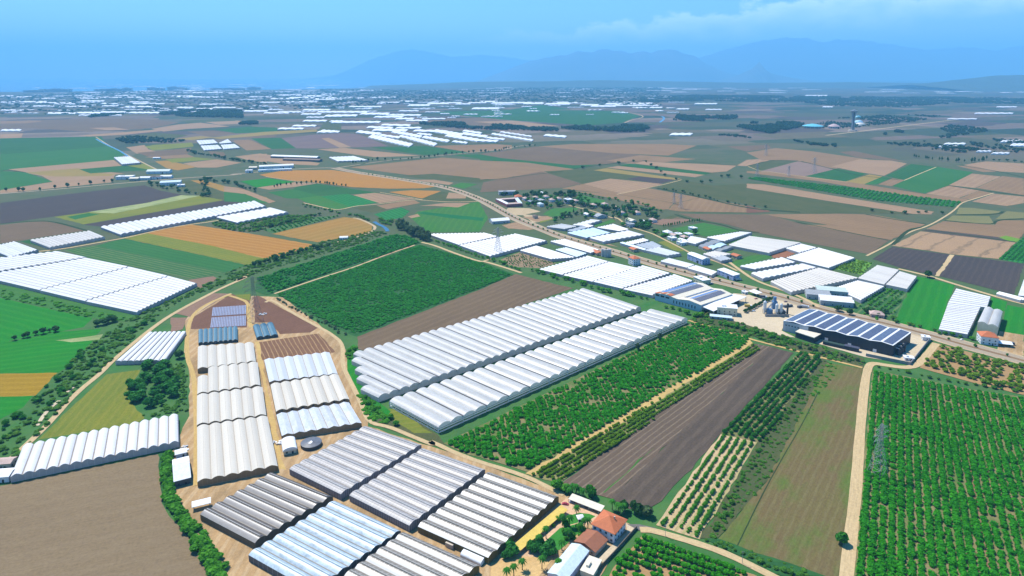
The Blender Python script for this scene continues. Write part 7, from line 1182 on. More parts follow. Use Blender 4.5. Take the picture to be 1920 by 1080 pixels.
def building(b):
    w, d, h = b['w'], b['d'], b['h']; r = empty(b['name'], (*b['p'], 0), math.radians(b['a'])); tag(r, b['lab'], b['name'].replace('_', ' '), b.get('group'))
    if b['name'] == 'shelter':
        for x in (-1, 1):
            for y in (-1, 1): MB().box(x * (w / 2 - .4) - .12, y * (d / 2 - .4) - .12, 0, x * (w / 2 - .4) + .12, y * (d / 2 - .4) + .12, h + .4).put('post', M_METAL, r)
    else: MB().box(-w / 2, -d / 2, 0, w / 2, d / 2, h - .26 if b['roof'] == 'hip' else h).put('wall', BM[b['wall']], r)
    roof_mb(b['roof'], w, d, h).put('roof', BR[b['rc']], r)
    if b['roof'] == 'tower':
        for f in range(1, 5): MB().box(-w / 2 - .3, -d / 2 - .4, h * f / 5 - 1.5, w / 2 + .3, -d / 2 - .1, h * f / 5 + 1.5).put('window_band', M_GLASS, r)
        return
    if b['name'] == 'shelter': return
    fl = max(1, int(h / 3.2)); near = b['p'][1] < 1700
    o = link('door', DOORM, M_DARK, r, (w * .2, -d / 2 - .05, 0)); 
    if h > 6 and b['name'] in ('warehouse', 'shop', 'hall', 'packing_shed', 'workshop'): o.scale = (3, 1, 1.8)
    for k in range(fl):
        for i in range(max(1, min(4, int(w / 4)))):
            x = -w / 2 + w * (i + .5) / max(1, min(4, int(w / 4)))
            if k == 0 and abs(x - w * .2) < 1.6: continue
            link('window', WINM, M_GLASS, r, (x, -d / 2 - .02, k * 3.1 + 1))
        if near:
            for i in range(max(1, min(3, int(d / 4)))):
                for s in (-1, 1): link('window', WINM, M_GLASS, r, (s * (w / 2 + .02), -d / 2 + d * (i + .5) / max(1, min(3, int(d / 4))), k * 3.1 + 1)).rotation_euler = (0, 0, math.pi / 2)
for b in BUILDINGS: building(b)
S = SPOTS
def quad4(p): a, b, c = p[:3]; return [a, b, c, (a[0] + c[0] - b[0], a[1] + c[1] - b[1])]
def ang(a, b): return math.atan2(b[1] - a[1], b[0] - a[0])
# villa: white two storey house with a crossed hip roof
q = quad4(S['villa']); c = cen(q); w, d = dist(q[0], q[1]), dist(q[1], q[2]); a = ang(q[0], q[1]); r = empty('villa', (*c, 0), a)
tag(r, 'white two storey villa with a crossed terracotta hip roof in the palm garden', 'house')
MB().box(-w / 2, -d / 2, 0, w / 2, d / 2, 6.6).put('wall', BM['wwhite'], r)
roof_mb('hip', w, d, 6.9, .9).put('roof', BR['terra'], r); o = roof_mb('hip', d * .55, w * .62, 7.1, .5).put('roof', BR['terra'], r, (w * .12, d * .22, 0)); o.rotation_euler = (0, 0, math.pi / 2)
MB().box(-.4, -.4, 8, .4, .4, 11).put('chimney', BM['wtan'], r, (w * .2, 1, 0))
for k in range(2):
    for i in range(4): link('window', WINM, M_GLASS, r, (-w / 2 + w * (i + .5) / 4, -d / 2 - .03, .9 + 3.2 * k))
    for i in range(4): link('window', WINM, M_GLASS, r, (w / 2 + .03, -d / 2 + d * (i + .5) / 4, .9 + 3.2 * k)).rotation_euler = (0, 0, math.pi / 2)
link('door', DOORM, M_DARK, r, (-w * .25, -d / 2 - .04, 0)); MB().box(-2, -1.6, 3.1, 2, 0, 3.3).put('balcony', BM['wwhite'], r, (-w * .25, -d / 2, 0))
q = quad4(S['annex']); c = cen(q); w, d = dist(q[0], q[1]), dist(q[1], q[2]); r = empty('garden_house', (*c, 0), ang(q[0], q[1])); tag(r, 'low garden house with a brown tiled gable roof beside the white villa', 'house')
MB().box(-w / 2, -d / 2, 0, w / 2, d / 2, 3.2).put('wall', BM['wtan'], r); o = roof_mb('gable', d, w, 3.2, .5); o = o.put('roof', BR['rbrown2'], r); o.rotation_euler = (0, 0, math.pi / 2); o.scale = (1, 1, 1)
for i in range(3): link('window', WINM, M_GLASS, r, (-w / 2 + w * (i + .5) / 3, -d / 2 - .03, .9))
q = quad4(S['shed']); c = cen(q); w, d = dist(q[0], q[1]), dist(q[1], q[2]); r = empty('storage_hall', (*c, 0), ang(q[0], q[1])); tag(r, 'long storage hall with a pale blue ribbed metal roof beside the brown tiled house', 'shed')
MB().box(-w / 2, -d / 2, 0, w / 2, d / 2, 4.5).put('wall', BM['wlilac'], r); o = roof_mb('gable', d, w, 4.5, .3).put('roof', BR['rblue'], r); o.rotation_euler = (0, 0, math.pi / 2)
MB().box(-2, -.1, 0, 2, .1, 3.6).put('door', M_DARK, r, (0, -d / 2 - .06, 0))
q = quad4(S['lean']); c = cen(q); w, d = dist(q[0], q[1]), dist(q[1], q[2]); r = empty('lean_to', (*c, 0), ang(q[0], q[1])); tag(r, 'cream flat roofed lean-to along the storage hall', 'shed')
MB().box(-w / 2, -d / 2, 0, w / 2, d / 2, 3).put('wall', BM['wcream'], r); roof_mb('flat', w, d, 3, .2).put('roof', BR['rcream'], r)
# carports
def car(x, y, a, col, label, group=None, s=1.):
    r = empty('parked_car', (x, y, 0), a); tag(r, label, 'car', group); key = 'paint_%d%d%d' % tuple(int(k * 99) for k in col); m = plain(key, col, .3, None, .4, .6)
    pr = [(-2.1, .35), (-2.1, .9), (-1.4, 1.0), (-.9, 1.45), (.6, 1.45), (1.2, .98), (2.0, .85), (2.15, .5), (2.1, .35)]; n = len(pr); b = MB()
    b.add([(x_, s_ * (.82 if z < 1.2 else .68), z) for s_ in (-1, 1) for x_, z in pr], [tuple(range(n)), tuple(range(n, 2 * n))[::-1]] + [(i, (i + 1) % n, n + (i + 1) % n, n + i) for i in range(n)]); b.put('body', m, r)
    g = MB(); g.box(-1.05, -.8, 1.02, .85, .8, 1.32); g.put('window', M_GLASS, r)
    for wx in (-1.3, 1.3):
        for wy in (-.8, .8): MB().bar((wx, wy - .1, .33), (wx, wy + .1, .33), .33, 10).put('wheel', M_DARK, r)
    return r
for i, (key, rc, lab) in enumerate((('carA', 'ryellow', 'long carport with a yellow roof beside the striped greenhouse and the garden'), ('carB', 'rcream', 'faded cream roofed carport behind the palms at the upper garden edge'))):
    p0, p1 = S[key]; L = dist(p0, p1); c = cen([p0, p1]); r = empty('carport', (*c, 0), ang(p0, p1)); tag(r, lab, 'carport')
    o = MB(); o.add([(x, y, z) for z0 in (0, .18) for x, y, z in ((-L / 2, -2.8, 2.6 + z0), (L / 2, -2.8, 2.6 + z0), (L / 2, 2.8, 3.3 + z0), (-L / 2, 2.8, 3.3 + z0))], [(3, 2, 1, 0), (4, 5, 6, 7), (0, 1, 5, 4), (1, 2, 6, 5), (2, 3, 7, 6), (3, 0, 4, 7)]); o.put('roof', BR[rc] if i == 0 else BR['rcream'], r)
    for k in range(int(L / 7) + 1):
        for y in (-2.5, 2.5): MB().box(-L / 2 + k * 7 + .1, y - .1, 0, -L / 2 + k * 7 + .3, y + .1, 2.6 if y < 0 else 3.1).put('post', M_METAL, r)
    if i == 0: MB().box(-L / 2, 2.95, 0, L / 2, 3.1, 1.6).put('back_wall', BM['wtan'], r)
p = S['redcar'][0]; car(*p, math.radians(-12), (.35, .02, .05), 'small red car parked at the upper end of the yellow carport')
p = S['gaz'][0]; r = empty('gazebo', (*p, 0), .2); tag(r, 'small white roofed gazebo on the round lawn', 'gazebo'); roof_mb('hip', 4, 4, 2.6, .2).put('roof', BR['rwhite'], r)
for x in (-1.8, 1.8):
    for y in (-1.8, 1.8): MB().box(x - .1, y - .1, 0, x + .1, y + .1, 2.4).put('post', M_RAIL, r)
MB().box(-1.6, -1.6, 0, 1.6, 1.6, .9).put('bar', M_DARK, r)
def wall_thing(name, lab, pts, h, t, mat, cat='wall'):
    mb = MB(); c = pts[0]
    for a, b in zip(pts, pts[1:]):
        l = dist(a, b); n = (-(b[1] - a[1]) / l * t / 2, (b[0] - a[0]) / l * t / 2); A_, B_ = rel([a, b], c); mb.prism([(A_[0] + n[0], A_[1] + n[1]), (A_[0] - n[0], A_[1] - n[1]), (B_[0] - n[0], B_[1] - n[1]), (B_[0] + n[0], B_[1] + n[1])], 0, h)
    return tag(mb.put(name, mat, None, (*c, 0)), lab, cat)
wall_thing('garden_wall', 'low brown wall between the villa drive and the citrus orchard', S['wallA'], 2.2, .3, plain('wall_brown', (.2, .15, .11)))
# tank
p = S['tank'][0]; r = empty('water_tank', (*p, 0)); tag(r, 'round black water tank with a shallow conical cover', 'tank')
MB().lathe([(7.6, 0), (7.6, 2.6), (7.4, 2.75)], 40).put('wall', plain('tank_wall', (.05, .055, .06), .5), r); MB().lathe([(7.5, 2.77), (3, 3.5), (.2, 4.1)], 40).put('cover', plain('tank_cover', (.09, .09, .1), .32, (.15, .15, .16), .5, .5), r)
MB().add([(0, 0, 4.2), (-1.2, -3.4, 3.62), (.9, -3.6, 3.6), (1.6, -1.2, 3.95)], [(0, 1, 2, 3)]).put('patch', M_RAIL, r)  # white quad paints the bright reflection onto the tank cover
# entrance porches built onto the glasshouses
for k, p in zip((4, 5, 3), S['porch']):
    g = GROOT[k]; q = GREENHOUSES[k]['q']; a = ang(q[0], q[1]); o = MB().box(-2.6, -2, 0, 2.6, 2, 3).put('entrance_porch', BM['wtan'], g, (p[0] - g.location.x, p[1] - g.location.y, 0)); o.rotation_euler = (0, 0, a)
p = S['porch'][3]; g = GROOT[3]; o = roof_mb('round', 7, 14, 1.5, 0); o.box(-3.5, -7, 0, 3.5, 7, 1.5); o = o.put('entrance_tunnel', BM['wwhite'], g, (p[0] - g.location.x, p[1] - g.location.y, 0)); o.rotation_euler = (0, 0, ang(GREENHOUSES[3]['q'][0], GREENHOUSES[3]['q'][1]) + math.pi / 2)
# nursery beds under blue-grey mulch film
q = S['beds']; BEDM = plain('mulch_film', (.30, .31, .40), .35, (.2, .21, .29), .3, .5); n = 22
for k in range(n):
    for t0, t1 in ((0, .45), (.52, 1)):
        s = (k + .5) / n; a, b = lerp(lerp(q[0], q[1], s), lerp(q[3], q[2], s), t0), lerp(lerp(q[0], q[1], s), lerp(q[3], q[2], s), t1); w = dist(q[0], q[1]) / n * .44; l = dist(a, b); u = ((b[0] - a[0]) / l, (b[1] - a[1]) / l); nn = (-u[1] * w, u[0] * w)
        V = [(p[0] + nn[0] * math.cos(f) - a[0], p[1] + nn[1] * math.cos(f) - a[1], .7 * math.sin(f)) for p in (a, b) for f in (0, .6, 1.2, 1.94, 2.54, 3.1416)]
        tag(MB().add(V, [(i, i + 1, i + 7, i + 6) for i in range(5)] + [tuple(range(6)), tuple(range(6, 12))]).put('low_tunnel', BEDM, None, (*a, 0)), 'low blue grey film tunnel in the nursery plot behind the teal tunnels', 'low tunnel', 'low film tunnels of the nursery plot')
# lattice towers
def pylon(p, H_, lab, rz=.5, mat=None, th=.16):
    r = empty('transmission_tower', (*p, 0), rz); tag(r, lab, 'lattice tower'); b = MB(); hw = lambda z: H_ * .105 * (1 - z / (H_ * .72)) + H_ * .022 if z < H_ * .72 else H_ * .022
    lv = [0, .16, .3, .42, .52, .61, .69, .76, .83, .9, .97]
    for i in range(len(lv) - 1):
        z0, z1 = lv[i] * H_, lv[i + 1] * H_; a, c = hw(z0), hw(z1); C0 = [(a, a), (-a, a), (-a, -a), (a, -a)]; C1 = [(c, c), (-c, c), (-c, -c), (c, -c)]
        for k in range(4):
            j = (k + 1) % 4; b.bar((*C0[k], z0), (*C1[k], z1), th * 1.3); b.bar((*C0[k], z0), (*C1[j], z1), th * .8); b.bar((*C0[j], z0), (*C1[k], z1), th * .8); b.bar((*C1[k], z1), (*C1[j], z1), th * .7)
    for k, s in enumerate(((1, 1), (-1, 1), (-1, -1), (1, -1))): b.bar((s[0] * hw(H_ * .97), s[1] * hw(H_ * .97), H_ * .97), (0, 0, H_), th)
    b.put('mast', mat or M_METAL, r)
    for z, l in ((.7, .2), (.8, .23), (.9, .17)):
        for s in (-1, 1):
            m = MB(); e = (s * H_ * l, 0, z * H_)
            for y in (-1, 1): m.bar((s * H_ * .022, y * H_ * .022, z * H_), e, th); m.bar((s * H_ * .022, y * H_ * .022, (z + .06) * H_), e, th)
            m.bar((s * H_ * l * .5, -H_ * .012, z * H_), (s * H_ * l * .5, H_ * .012, z * H_), th); m.bar(e, (e[0], 0, e[2] - H_ * .05), th * .9); m.put('cross_arm', mat or M_METAL, r)
PY = [('tall grey lattice tower standing in the wide striped orchard', 38, .5), ('tall dark lattice tower behind the nursery beds and teal tunnels', 52, .9), ('lattice tower standing in front of the white greenhouses by the main road', 42, .4), ('lattice tower on the tan field corner behind the village', 32, .3), ('smaller lattice tower beside the one on the tan field', 26, .3), ('tall hazy lattice tower on the mauve field of the right plain', 46, .2), ('thin lattice tower between the mauve fields of the right plain', 30, .2), ('lattice tower at the end of the long dark tree strip', 34, .2), ('faint lattice tower on the farthest brown field', 40, .2)]
for p, (lab, h, rz) in zip(S['towers'], PY): pylon(p, h, lab, rz, plain('dark_steel', (.17, .17, .18), .5) if h == 52 else None, .10 + max(0, dist(p, (0, 0)) - 500) * 3e-5)
# ---------------------------------------------------------------- factories
def pvmat(name, c, c2):
    d = ND(name); u, v, _ = d.uv(); a = d.math('LESS_THAN', d.math('FRACT', d.math('DIVIDE', u, 2.1)), .07); b = d.math('LESS_THAN', d.math('FRACT', d.math('DIVIDE', v, 1.1)), .08); n = d.noise(d.pos(), .15, 4)
    col = d.mix(d.math('MULTIPLY', d.math('MAXIMUM', a, b), .6), d.mix(d.ramp(n, .3, .7), c, c2), (.3, .3, .36)); return d.fin(col, .2, .5)
PVB, PVG, PVN = pvmat('solar_blue', (.10, .16, .36), (.13, .19, .38)), pvmat('solar_grey', (.10, .09, .105), (.13, .115, .125)), pvmat('solar_navy', (.06, .065, .105), (.08, .085, .125))
def hall(name, lab, q, n, h, rise, wallmats, roofm, strips):
    """q: eave corners, gables side by side along q0->q1, ridges run q0->q3"""
    c = cen(q); q = rel(q, c); r = empty(name, (*c, 0)); tag(r, lab, 'factory'); A = lambda s, t: lerp(lerp(q[0], q[1], s), lerp(q[3], q[2], s), t); L, D = dist(q[0], q[1]), dist(q[0], q[3])
    hz = lambda s: h + rise * (1 - abs(2 * ((s * n) % 1) - 1)); ks = [i / (2 * n) for i in range(2 * n + 1)]
    for k, (s0, s1) in enumerate(zip(ks, ks[1:])):
        z0, z1 = h + rise * (k % 2), h + rise * ((k + 1) % 2); V = [(*A(s0, -.01), z0), (*A(s1, -.01), z1), (*A(s1, 1.01), z1), (*A(s0, 1.01), z0)]; V += [(x, y, z + .3) for x, y, z in V]
        MB().add(V, [(3, 2, 1, 0), (4, 5, 6, 7), (0, 1, 5, 4), (1, 2, 6, 5), (2, 3, 7, 6), (3, 0, 4, 7)]).put('roof', roofm, r)
    for t, mt in ((0, wallmats[0]), (1, wallmats[2])):
        m = MB()
        for s0, s1 in zip(ks, ks[1:]):
            V = [(*A(s0, t), 0), (*A(s1, t), 0), (*A(s1, t), hz(s1) if s1 * n % 1 > .01 else h), (*A(s0, t), hz(s0) if s0 * n % 1 > .01 else h)]; m.add(V, [(0, 1, 2, 3)], [(s0 * L, 0), (s1 * L, 0), (s1 * L, V[2][2]), (s0 * L, V[3][2])])
        m.put('wall', mt, r)
    for s, mt in ((0, wallmats[3]), (1, wallmats[1])): a, b = A(s, 0), A(s, 1); MB().add([(*a, 0), (*b, 0), (*b, h), (*a, h)], [(0, 1, 2, 3)], [(0, 0), (D, 0), (D, h), (0, h)]).put('wall', mt, r)
    for s0, s1, t0, t1, pm in strips:
        z = lambda s: h + .42 + rise * (1 - abs(2 * min(.9999, (s * n) % 1) - 1)); sm = (s0 + s1) / 2
        za, zb = z(s0 + 1e-4), z(s1 - 1e-4); V = [(*A(s0, t0), za), (*A(s1, t0), zb), (*A(s1, t1), zb), (*A(s0, t1), za)]; V += [(x, y, zz + .12) for x, y, zz in V]; U = [(t * D, s * L) for s, t in ((s0, t0), (s1, t0), (s1, t1), (s0, t1))] * 2
        MB().add(V, [(3, 2, 1, 0), (4, 5, 6, 7), (0, 1, 5, 4), (1, 2, 6, 5), (2, 3, 7, 6), (3, 0, 4, 7)], U).put('solar_array', pm, r)
    return r, A, c
WG, WN, WB = wallmat('clad_grey', (.42, .45, .5), (.36, .39, .44), 2., (.34, .37, .41), .06), wallmat('clad_navy', (.028, .034, .05), (.022, .027, .04), 6., (.045, .05, .07), .03), wallmat('clad_blue', (.46, .53, .62), (.4, .47, .56), 1.6, (.36, .43, .52), .08)
st = []
for k in range(5):
    st += [(k / 5 + .010, k / 5 + .087, .025, .975, PVN), (k / 5 + .110, k / 5 + .187, .025, .975, PVN)]
r, A, c = hall('solar_factory', 'long navy walled factory with ten strips of solar panels on its white roof', S['f2'], 5, 11, 1.3, (WN, WN, WN, WG), BR['rwhite'], st)
for s in (.42, .63, .85): p = A(s, 0); MB().box(-1.6, -.3, 0, 1.6, .1, 3.4).put('gate', M_RAIL, r, (p[0], p[1], 0)).rotation_euler = (0, 0, ang(A(0, 0), A(1, 0)))
q = rel([A(.0, -.006), A(.245, -.006), A(.245, -.002), A(0, -.002)], (0, 0)); MB().prism(q, 0, 11).put('front_panel', WG, r)
for k in range(5): p = A(.03 + .03 * k, -.008); MB().box(-.7, -.1, 6.6, .7, .1, 7.8).put('window', M_GLASS, r, (p[0], p[1], 0)).rotation_euler = (0, 0, ang(A(0, 0), A(1, 0)))
for k in range(3): p = A(1.03, .15 + .13 * k); MB().lathe([(2, 0), (2, 5 + k), (1.2, 6.5 + k)], 14).put('filter_unit', WN, r, (p[0], p[1], 0)); MB().bar((*A(1.0, .15 + .13 * k), 7), (p[0], p[1], 6.4 + k), .6, 8).put('duct', M_METAL, r)
q = S['f2c']; c = cen(q); r = empty('loading_canopy', (*c, 0)); tag(r, 'pale flat roofed loading hall with dark walls against the solar factory', 'canopy'); q = rel(q, c); MB().prism([(x * .96, y * .96) for x, y in q], 0, 5.9).put('wall', WN, r); MB().prism(q, 5.93, 6.6).put('roof', BR['rcream'], r)
p0, p1 = S['f2p']; L = dist(p0, p1); c = cen([p0, p1]); r = empty('machine_row', (*c, 0), ang(p0, p1)); tag(r, 'long dark machine row with a ribbed top in front of the solar factory', 'machinery')
MB().box(-L / 2, -2, 0, L * .1, 2, 3.2).put('frame', WN, r); V = [(x, 2.2 * math.cos(f), 3.2 + 1.2 * math.sin(f)) for x in (-L / 2, L * .1) for f in [math.pi * k / 6 for k in range(7)]]; MB().add(V, [(i, i + 1, i + 8, i + 7) for i in range(6)] + [tuple(range(7)), tuple(range(7, 14))]).put('cover', plain('machine_green', (.03, .06, .045), .4), r); MB().box(L * .11, -2.4, 0, L / 2, 2.4, 4).put('bin', WN, r); MB().box(L * .1, -2.6, 4, L / 2 + .4, 2.6, 4.3).put('lid', PVN, r)
wall_thing('yard_wall', 'long grey concrete wall round the yard of the solar factory', S['f2wall'], 3.2, .5, plain('concrete_wall', (.25, .25, .26)))
r, A, c = hall('old_factory', 'older pale blue walled factory with blue and grey solar strips and red roof ends', S['f1'], 2, 8.6, 2.2, (WB, WB, WB, WB), BR['rcream'], [(.01, .14, .12, .97, PVB), (.17, .245, .08, .9, PVG), (.255, .36, .1, .9, PVG), (.52, .6, .15, .93, PVG), (.66, .745, .12, .9, PVB), (.76, .9, .1, .92, PVG)])
for s0, s1 in ((0., .08), (.13, .22), (.27, .36)): V = [(*A(s, t), 9.3 + 2.2 * (1 - abs(2 * ((s * 2) % 1) - 1))) for s, t in ((s0, -.015), (s1, -.015), (s1, .1), (s0, .1))]; V += [(x, y, z + .15) for x, y, z in V]; MB().add(V, [(3, 2, 1, 0), (4, 5, 6, 7), (0, 1, 5, 4), (1, 2, 6, 5), (2, 3, 7, 6), (3, 0, 4, 7)]).put('red_roof_edge', BR['terra'], r)
for k in range(8): p = A(.42 + .065 * k, 0); MB().box(-.6, -.15, 2.5, .6, .1, 6).put('window', M_GLASS, r, (p[0], p[1], 0)).rotation_euler = (0, 0, ang(A(0, 0), A(1, 0)))
for k in range(3): p = A(.06 + .11 * k, 0); MB().box(-2.4, -.2, 6.2, 2.4, .1, 8.2).put('vent_opening', M_DARK, r, (p[0], p[1], 0)).rotation_euler = (0, 0, ang(A(0, 0), A(1, 0)))
q = S['f1b']; c = cen(q); r = empty('open_shelter', (*c, 0)); tag(r, 'open shelter with a wide white sloping roof beside the older factory', 'shelter'); q = rel(q, c); MB().add([(*p, z + e) for e in (0, .4) for p, z in zip(q, (7.2, 6.2, 6.2, 7.2))], [(3, 2, 1, 0), (4, 5, 6, 7), (0, 1, 5, 4), (1, 2, 6, 5), (2, 3, 7, 6), (3, 0, 4, 7)]).put('roof', BR['rwhite'], r)
for k in range(6): p = lerp(lerp(q[1], q[2], k / 5), (0, 0), .03); MB().box(p[0] - .25, p[1] - .25, 0, p[0] + .25, p[1] + .25, 6.2).put('post', M_METAL, r)
p = lerp(q[0], q[1], .5); MB().prism([lerp(a, (0, 0), .35) for a in q], 0, 4.5).put('store', M_DARK, r)
# batching plant
PB, PWh = plain('plant_blue', (.1, .2, .36), .4), plain('plant_white', (.6, .63, .66), .4)
P = S['plant']; r = empty('batching_plant', (*P[2], 0)); tag(r, 'blue and white concrete batching plant on the gravel yard between the factories', 'plant'); R_ = rel(P, P[2])
for i, (rad, h, m) in enumerate(((1.8, 14, PWh), (1.7, 13, PWh), (1.7, 13, PWh))): MB().lathe([(rad * .3, 2), (rad, 5), (rad, h), (rad * .3, h + 1.5)], 16).put('silo', m, r, (*R_[(0, 2, 3)[i]], 0))
for i in (0, 2, 3):
    for sx_ in (-1.6, 1.6):
        for sy_ in (-1.6, 1.6): MB().box(R_[i][0] + sx_ - .15, R_[i][1] + sy_ - .15, 0, R_[i][0] + sx_ + .15, R_[i][1] + sy_ + .15, 6).put('leg', M_METAL, r)
MB().box(-2.5, 4.5, 6, 2.5, 9.5, 15).put('mixing_tower', PB, r); MB().box(-1.4, 5.5, 15, 1.4, 8.5, 20).put('tower_head', PB, r); MB().box(-9, 3, 1, -3.2, 9, 6).put('hopper', PB, r); MB().box(3.4, 3, 0, 11, 9, 5).put('hopper', M_DARK, r)
MB().bar((-12, 6, 1), (-1, 7, 15), .8, 4).put('conveyor', M_METAL, r); MB().box(-14, -3.5, 0, 13, -2.9, 3).put('barrier_wall', plain('concrete_wall', (.25, .25, .26)), r); MB().box(R_[5][0] - .8, R_[5][1] - .8, 0, R_[5][0] + .8, R_[5][1] + .8, 13).put('column', M_DARK, r)
for x in (-2.8, 2.8):
    for y in (4.2, 9.8): MB().box(x - .2, y - .2, 0, x + .2, y + .2, 6).put('leg', M_METAL, r)
# red walled complex
q = S['red']; c = cen(q); r = empty('school_complex', (*c, 0)); tag(r, 'low red walled complex round a courtyard beside the main road', 'complex'); q = rel(q, c); I_ = [(x * .6, y * .6) for x, y in q]
for k in range(4): j = (k + 1) % 4; W_ = [q[k], q[j], I_[j], I_[k]]; MB().prism(W_, 0, 6).put('wing', BM['wred'], r); g_ = cen(W_); MB().prism([(g_[0] + (x - g_[0]) * .99, g_[1] + (y - g_[1]) * .99) for x, y in W_], 6.03, 6.5).put('roof', BR[('rwhite', 'rpink', 'rblue', 'rpink')[k]], r)
r = empty('grain_silos', (*S['silos'][1], 0)); tag(r, 'group of four pale joined silos with flat tops beside the main road', 'silos')
for p in rel(S['silos'], S['silos'][1]): MB().lathe([(2.4, 0), (2.4, 11), (2.1, 11.8)], 14).put('silo', plain('silo_pale', (.55, .48, .46)), r, (*p, 0))
# slender exhibition tower and pavilions
p = S['expo'][0]; r = empty('observation_tower', (*p, 0)); tag(r, 'slender grey observation tower flaring at the top on the hazy plain', 'tower'); TG = plain('tower_grey', (.3, .32, .36), .5)
for k in range(5):
    a = k * 2 * math.pi / 5; m = MB(); pr = [(11, 0), (8.5, 14), (7, 40), (7.2, 66), (9.5, 84), (14, 96)]; V = []
    for rr, z in pr:
        for da, dr in ((-.38, 0), (.38, 0), (.25, -2.5), (-.25, -2.5)): V.append(((rr + dr) * math.cos(a + da), (rr + dr) * math.sin(a + da), z))
    m.add(V, [(4 * i + k2, 4 * i + (k2 + 1) % 4, 4 * i + 4 + (k2 + 1) % 4, 4 * i + 4 + k2) for i in range(5) for k2 in range(4)]); m.put('pier', TG, r)
MB().lathe([(4, 0), (4, 92)], 14).put('shaft', M_DARK, r); MB().lathe([(13, 96), (16, 97), (16, 100), (6, 101), (6, 106), (2, 107)], 20).put('deck', TG, r); MB().lathe([(20, 0), (20, 6), (16, 7)], 20).put('podium', BM['wtan'], r)
for p, (w, h, col, lab) in zip(S['domes'], ((24, 15, (.4, .62, .78), 'pale blue dome beside the slender tower'), (22, 16, (.12, .35, .42), 'teal dome behind the pale blue one'), (52, 12, (.15, .5, .62), 'wide turquoise pavilion roof on white columns'), (30, 14, (.5, .36, .34), 'pinkish saucer shaped pavilion near the slender tower'), (26, 16, (.68, .64, .56), 'cream dome with an open front near the slender tower'))):
    r = empty('pavilion', (*p, 0)); tag(r, lab, 'pavilion'); m = plain('dome_%d' % int(w * 10), col, .4)
    if w in (52, 30):
        MB().lathe([(w * .9, 9), (w, 10), (w * .6, 9 + h * .6), (w * .1, 9 + h)], 28).put('roof', m, r)
        for k in range(14): a = k * .4488; MB().bar((w * .85 * math.cos(a), w * .85 * math.sin(a), 0), (w * .85 * math.cos(a), w * .85 * math.sin(a), 9.5), 1.2, 8).put('column', M_RAIL, r)
        MB().lathe([(w * .7, 0), (w * .7, 8.8)], 24).put('hall', BM['wgrey'], r)
    else: MB().lathe([(w, 0), (w * .98, 2), (w * .88, h * .5), (w * .6, h * .85), (w * .25, h * .98), (.3, h)], 28).put('dome', m, r); MB().lathe([(w + 2, 0), (w + 2, 1.5)], 28).put('base', BM['wgrey'], r)
cc = [((.6, .6, .62), 'white car parked near the small office by the road'), ((.5, .5, .52), 'silver car beside the small office by the road'), ((.25, .03, .05), 'red car at the shelter of the older factory'), ((.05, .05, .07), 'black car at the shelter of the older factory'), ((.55, .56, .6), 'grey car at the edge of the shelter of the older factory'), ((.4, .5, .62), 'pale blue car by the wall of the older factory yard'), ((.12, .05, .08), 'dark car on the apron behind the solar factory'), ((.05, .05, .06), 'dark car beside the packing sheds'), ((.5, .5, .5), 'pale car beside the packing sheds'), ((.6, .6, .6), 'white car in front of the tall white spans'), ((.45, .5, .55), 'silver car at the yard before the tall white spans'), ((.65, .65, .68), 'white car before the orange roofed roadside house'), ((.4, .4, .45), 'grey car under the cream carport, first one'), ((.5, .5, .55), 'pale car under the cream carport between grey ones'), ((.1, .1, .12), 'black car under the cream carport'), ((.6, .6, .6), 'white car at the end of the cream carport')]
for p, (col, lab) in zip(S['cars'], cc): car(*p, random.uniform(-.4, .4), col, lab)
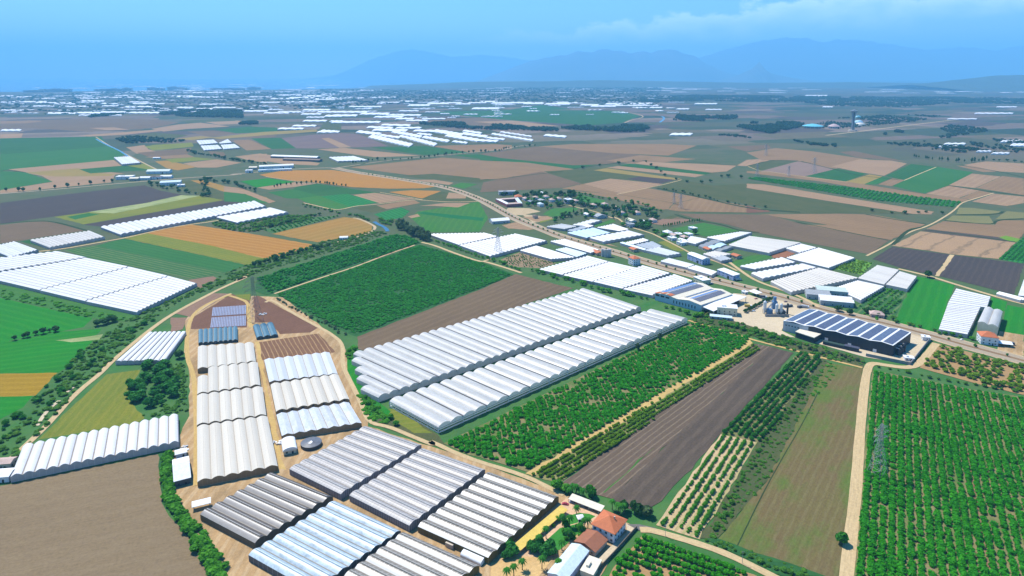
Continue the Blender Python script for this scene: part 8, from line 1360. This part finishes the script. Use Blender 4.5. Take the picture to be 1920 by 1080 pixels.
for p, a, col, lab in zip(S['trucks'], (.2, -.3, .5, -.3, -.3), ((.6, .6, .62), (.1, .1, .12), (.2, .25, .4), (.5, .5, .52), (.6, .45, .1)), ('white box truck parked on the apron of the older factory', 'dark truck beside the open shelter of the older factory', 'blue truck on the gravel yard beside the batching plant', 'pale lorry standing behind the solar factory near the road', 'yellow loader truck on the gravel yard')):
    r = empty('truck', (*p, 0), a); tag(r, lab, 'truck'); MB().box(-4.2, -1.2, .9, 2, 1.2, 3.4).put('cargo_box', plain('truck_%d' % int(col[2] * 100), col, .5), r); MB().box(2.2, -1.15, .6, 4, 1.15, 2.8).put('cab', BM['wwhite'], r); MB().box(3.2, -1.18, 1.7, 4.02, 1.18, 2.5).put('windscreen', M_GLASS, r); MB().box(-4.2, -.5, .55, 3.9, .5, .88).put('chassis', M_DARK, r)
    for wx in (-3.2, -2., 3.1):
        for wy in (-1., 1.): MB().bar((wx, wy - .15, .5), (wx, wy + .15, .5), .5, 10).put('wheel', M_DARK, r)
for p, a, lab in zip(S['boxes'], (.3, .35, -.2), ('dark shipping container beside the batching plant wall', 'second dark shipping container behind the solar factory corner', 'grey container on the brown lot beside the blue white shelter')):
    r = empty('container', (*p, 0), a); tag(r, lab, 'container'); m = MB().box(-6, -1.25, .1, 6, 1.25, 2.7)
    for k in range(24): m.box(-5.9 + k * .5, -1.31, .2, -5.7 + k * .5, 1.31, 2.6)
    m.put('body', plain('container_grey', (.09, .1, .12), .5), r); MB().box(6.02, -1.1, .2, 6.1, 1.1, 2.6).put('door', M_METAL, r)
for p, lab in zip(S['piles'], ('heap of white crates and junk behind the narrow white shed', 'small heap of pale junk at the foot of the dark lattice tower', 'stack of wooden pallets at the end of the yellow lane')):
    r = empty('crate_pile', (*p, 0)); tag(r, lab, 'pile')
    for k in range(12): a = random.uniform(0, 3); x, y = random.uniform(-4, 4), random.uniform(-3, 3); hh = random.uniform(.5, 1.4); MB().box(-.9, -.7, 0, .9, .7, hh).put('crate', BM[random.choice(('wwhite', 'wtan', 'wgrey'))], r, (x, y, 0)).rotation_euler = (0, 0, a)
for p, lab in zip(S['lamp'], ('thin utility pole beside the lower lane near the gate', 'thin utility pole at the middle of the lower lane')):
    r = empty('utility_pole', (*p, 0)); tag(r, lab, 'pole'); MB().lathe([(.14, 0), (.09, 8)], 8).put('pole', M_METAL, r); MB().box(-.9, -.06, 7.3, .9, .06, 7.45).put('cross_arm', M_METAL, r)
# ---------------------------------------------------------------- the air between
hz = bpy.data.materials.new('haze'); hz.use_nodes = True; t = hz.node_tree; t.nodes.clear(); o = t.nodes.new('ShaderNodeOutputMaterial'); v = t.nodes.new('ShaderNodeVolumePrincipled'); v.inputs['Color'].default_value = (.22, .61, 1., 1); v.inputs['Density'].default_value = 6.2e-5; v.inputs['Anisotropy'].default_value = .0; t.links.new(v.outputs[0], o.inputs['Volume'])
tag(MB().box(-60000, -2600, -2, 62000, 60000, 2750).put('haze', hz), kind='stuff')
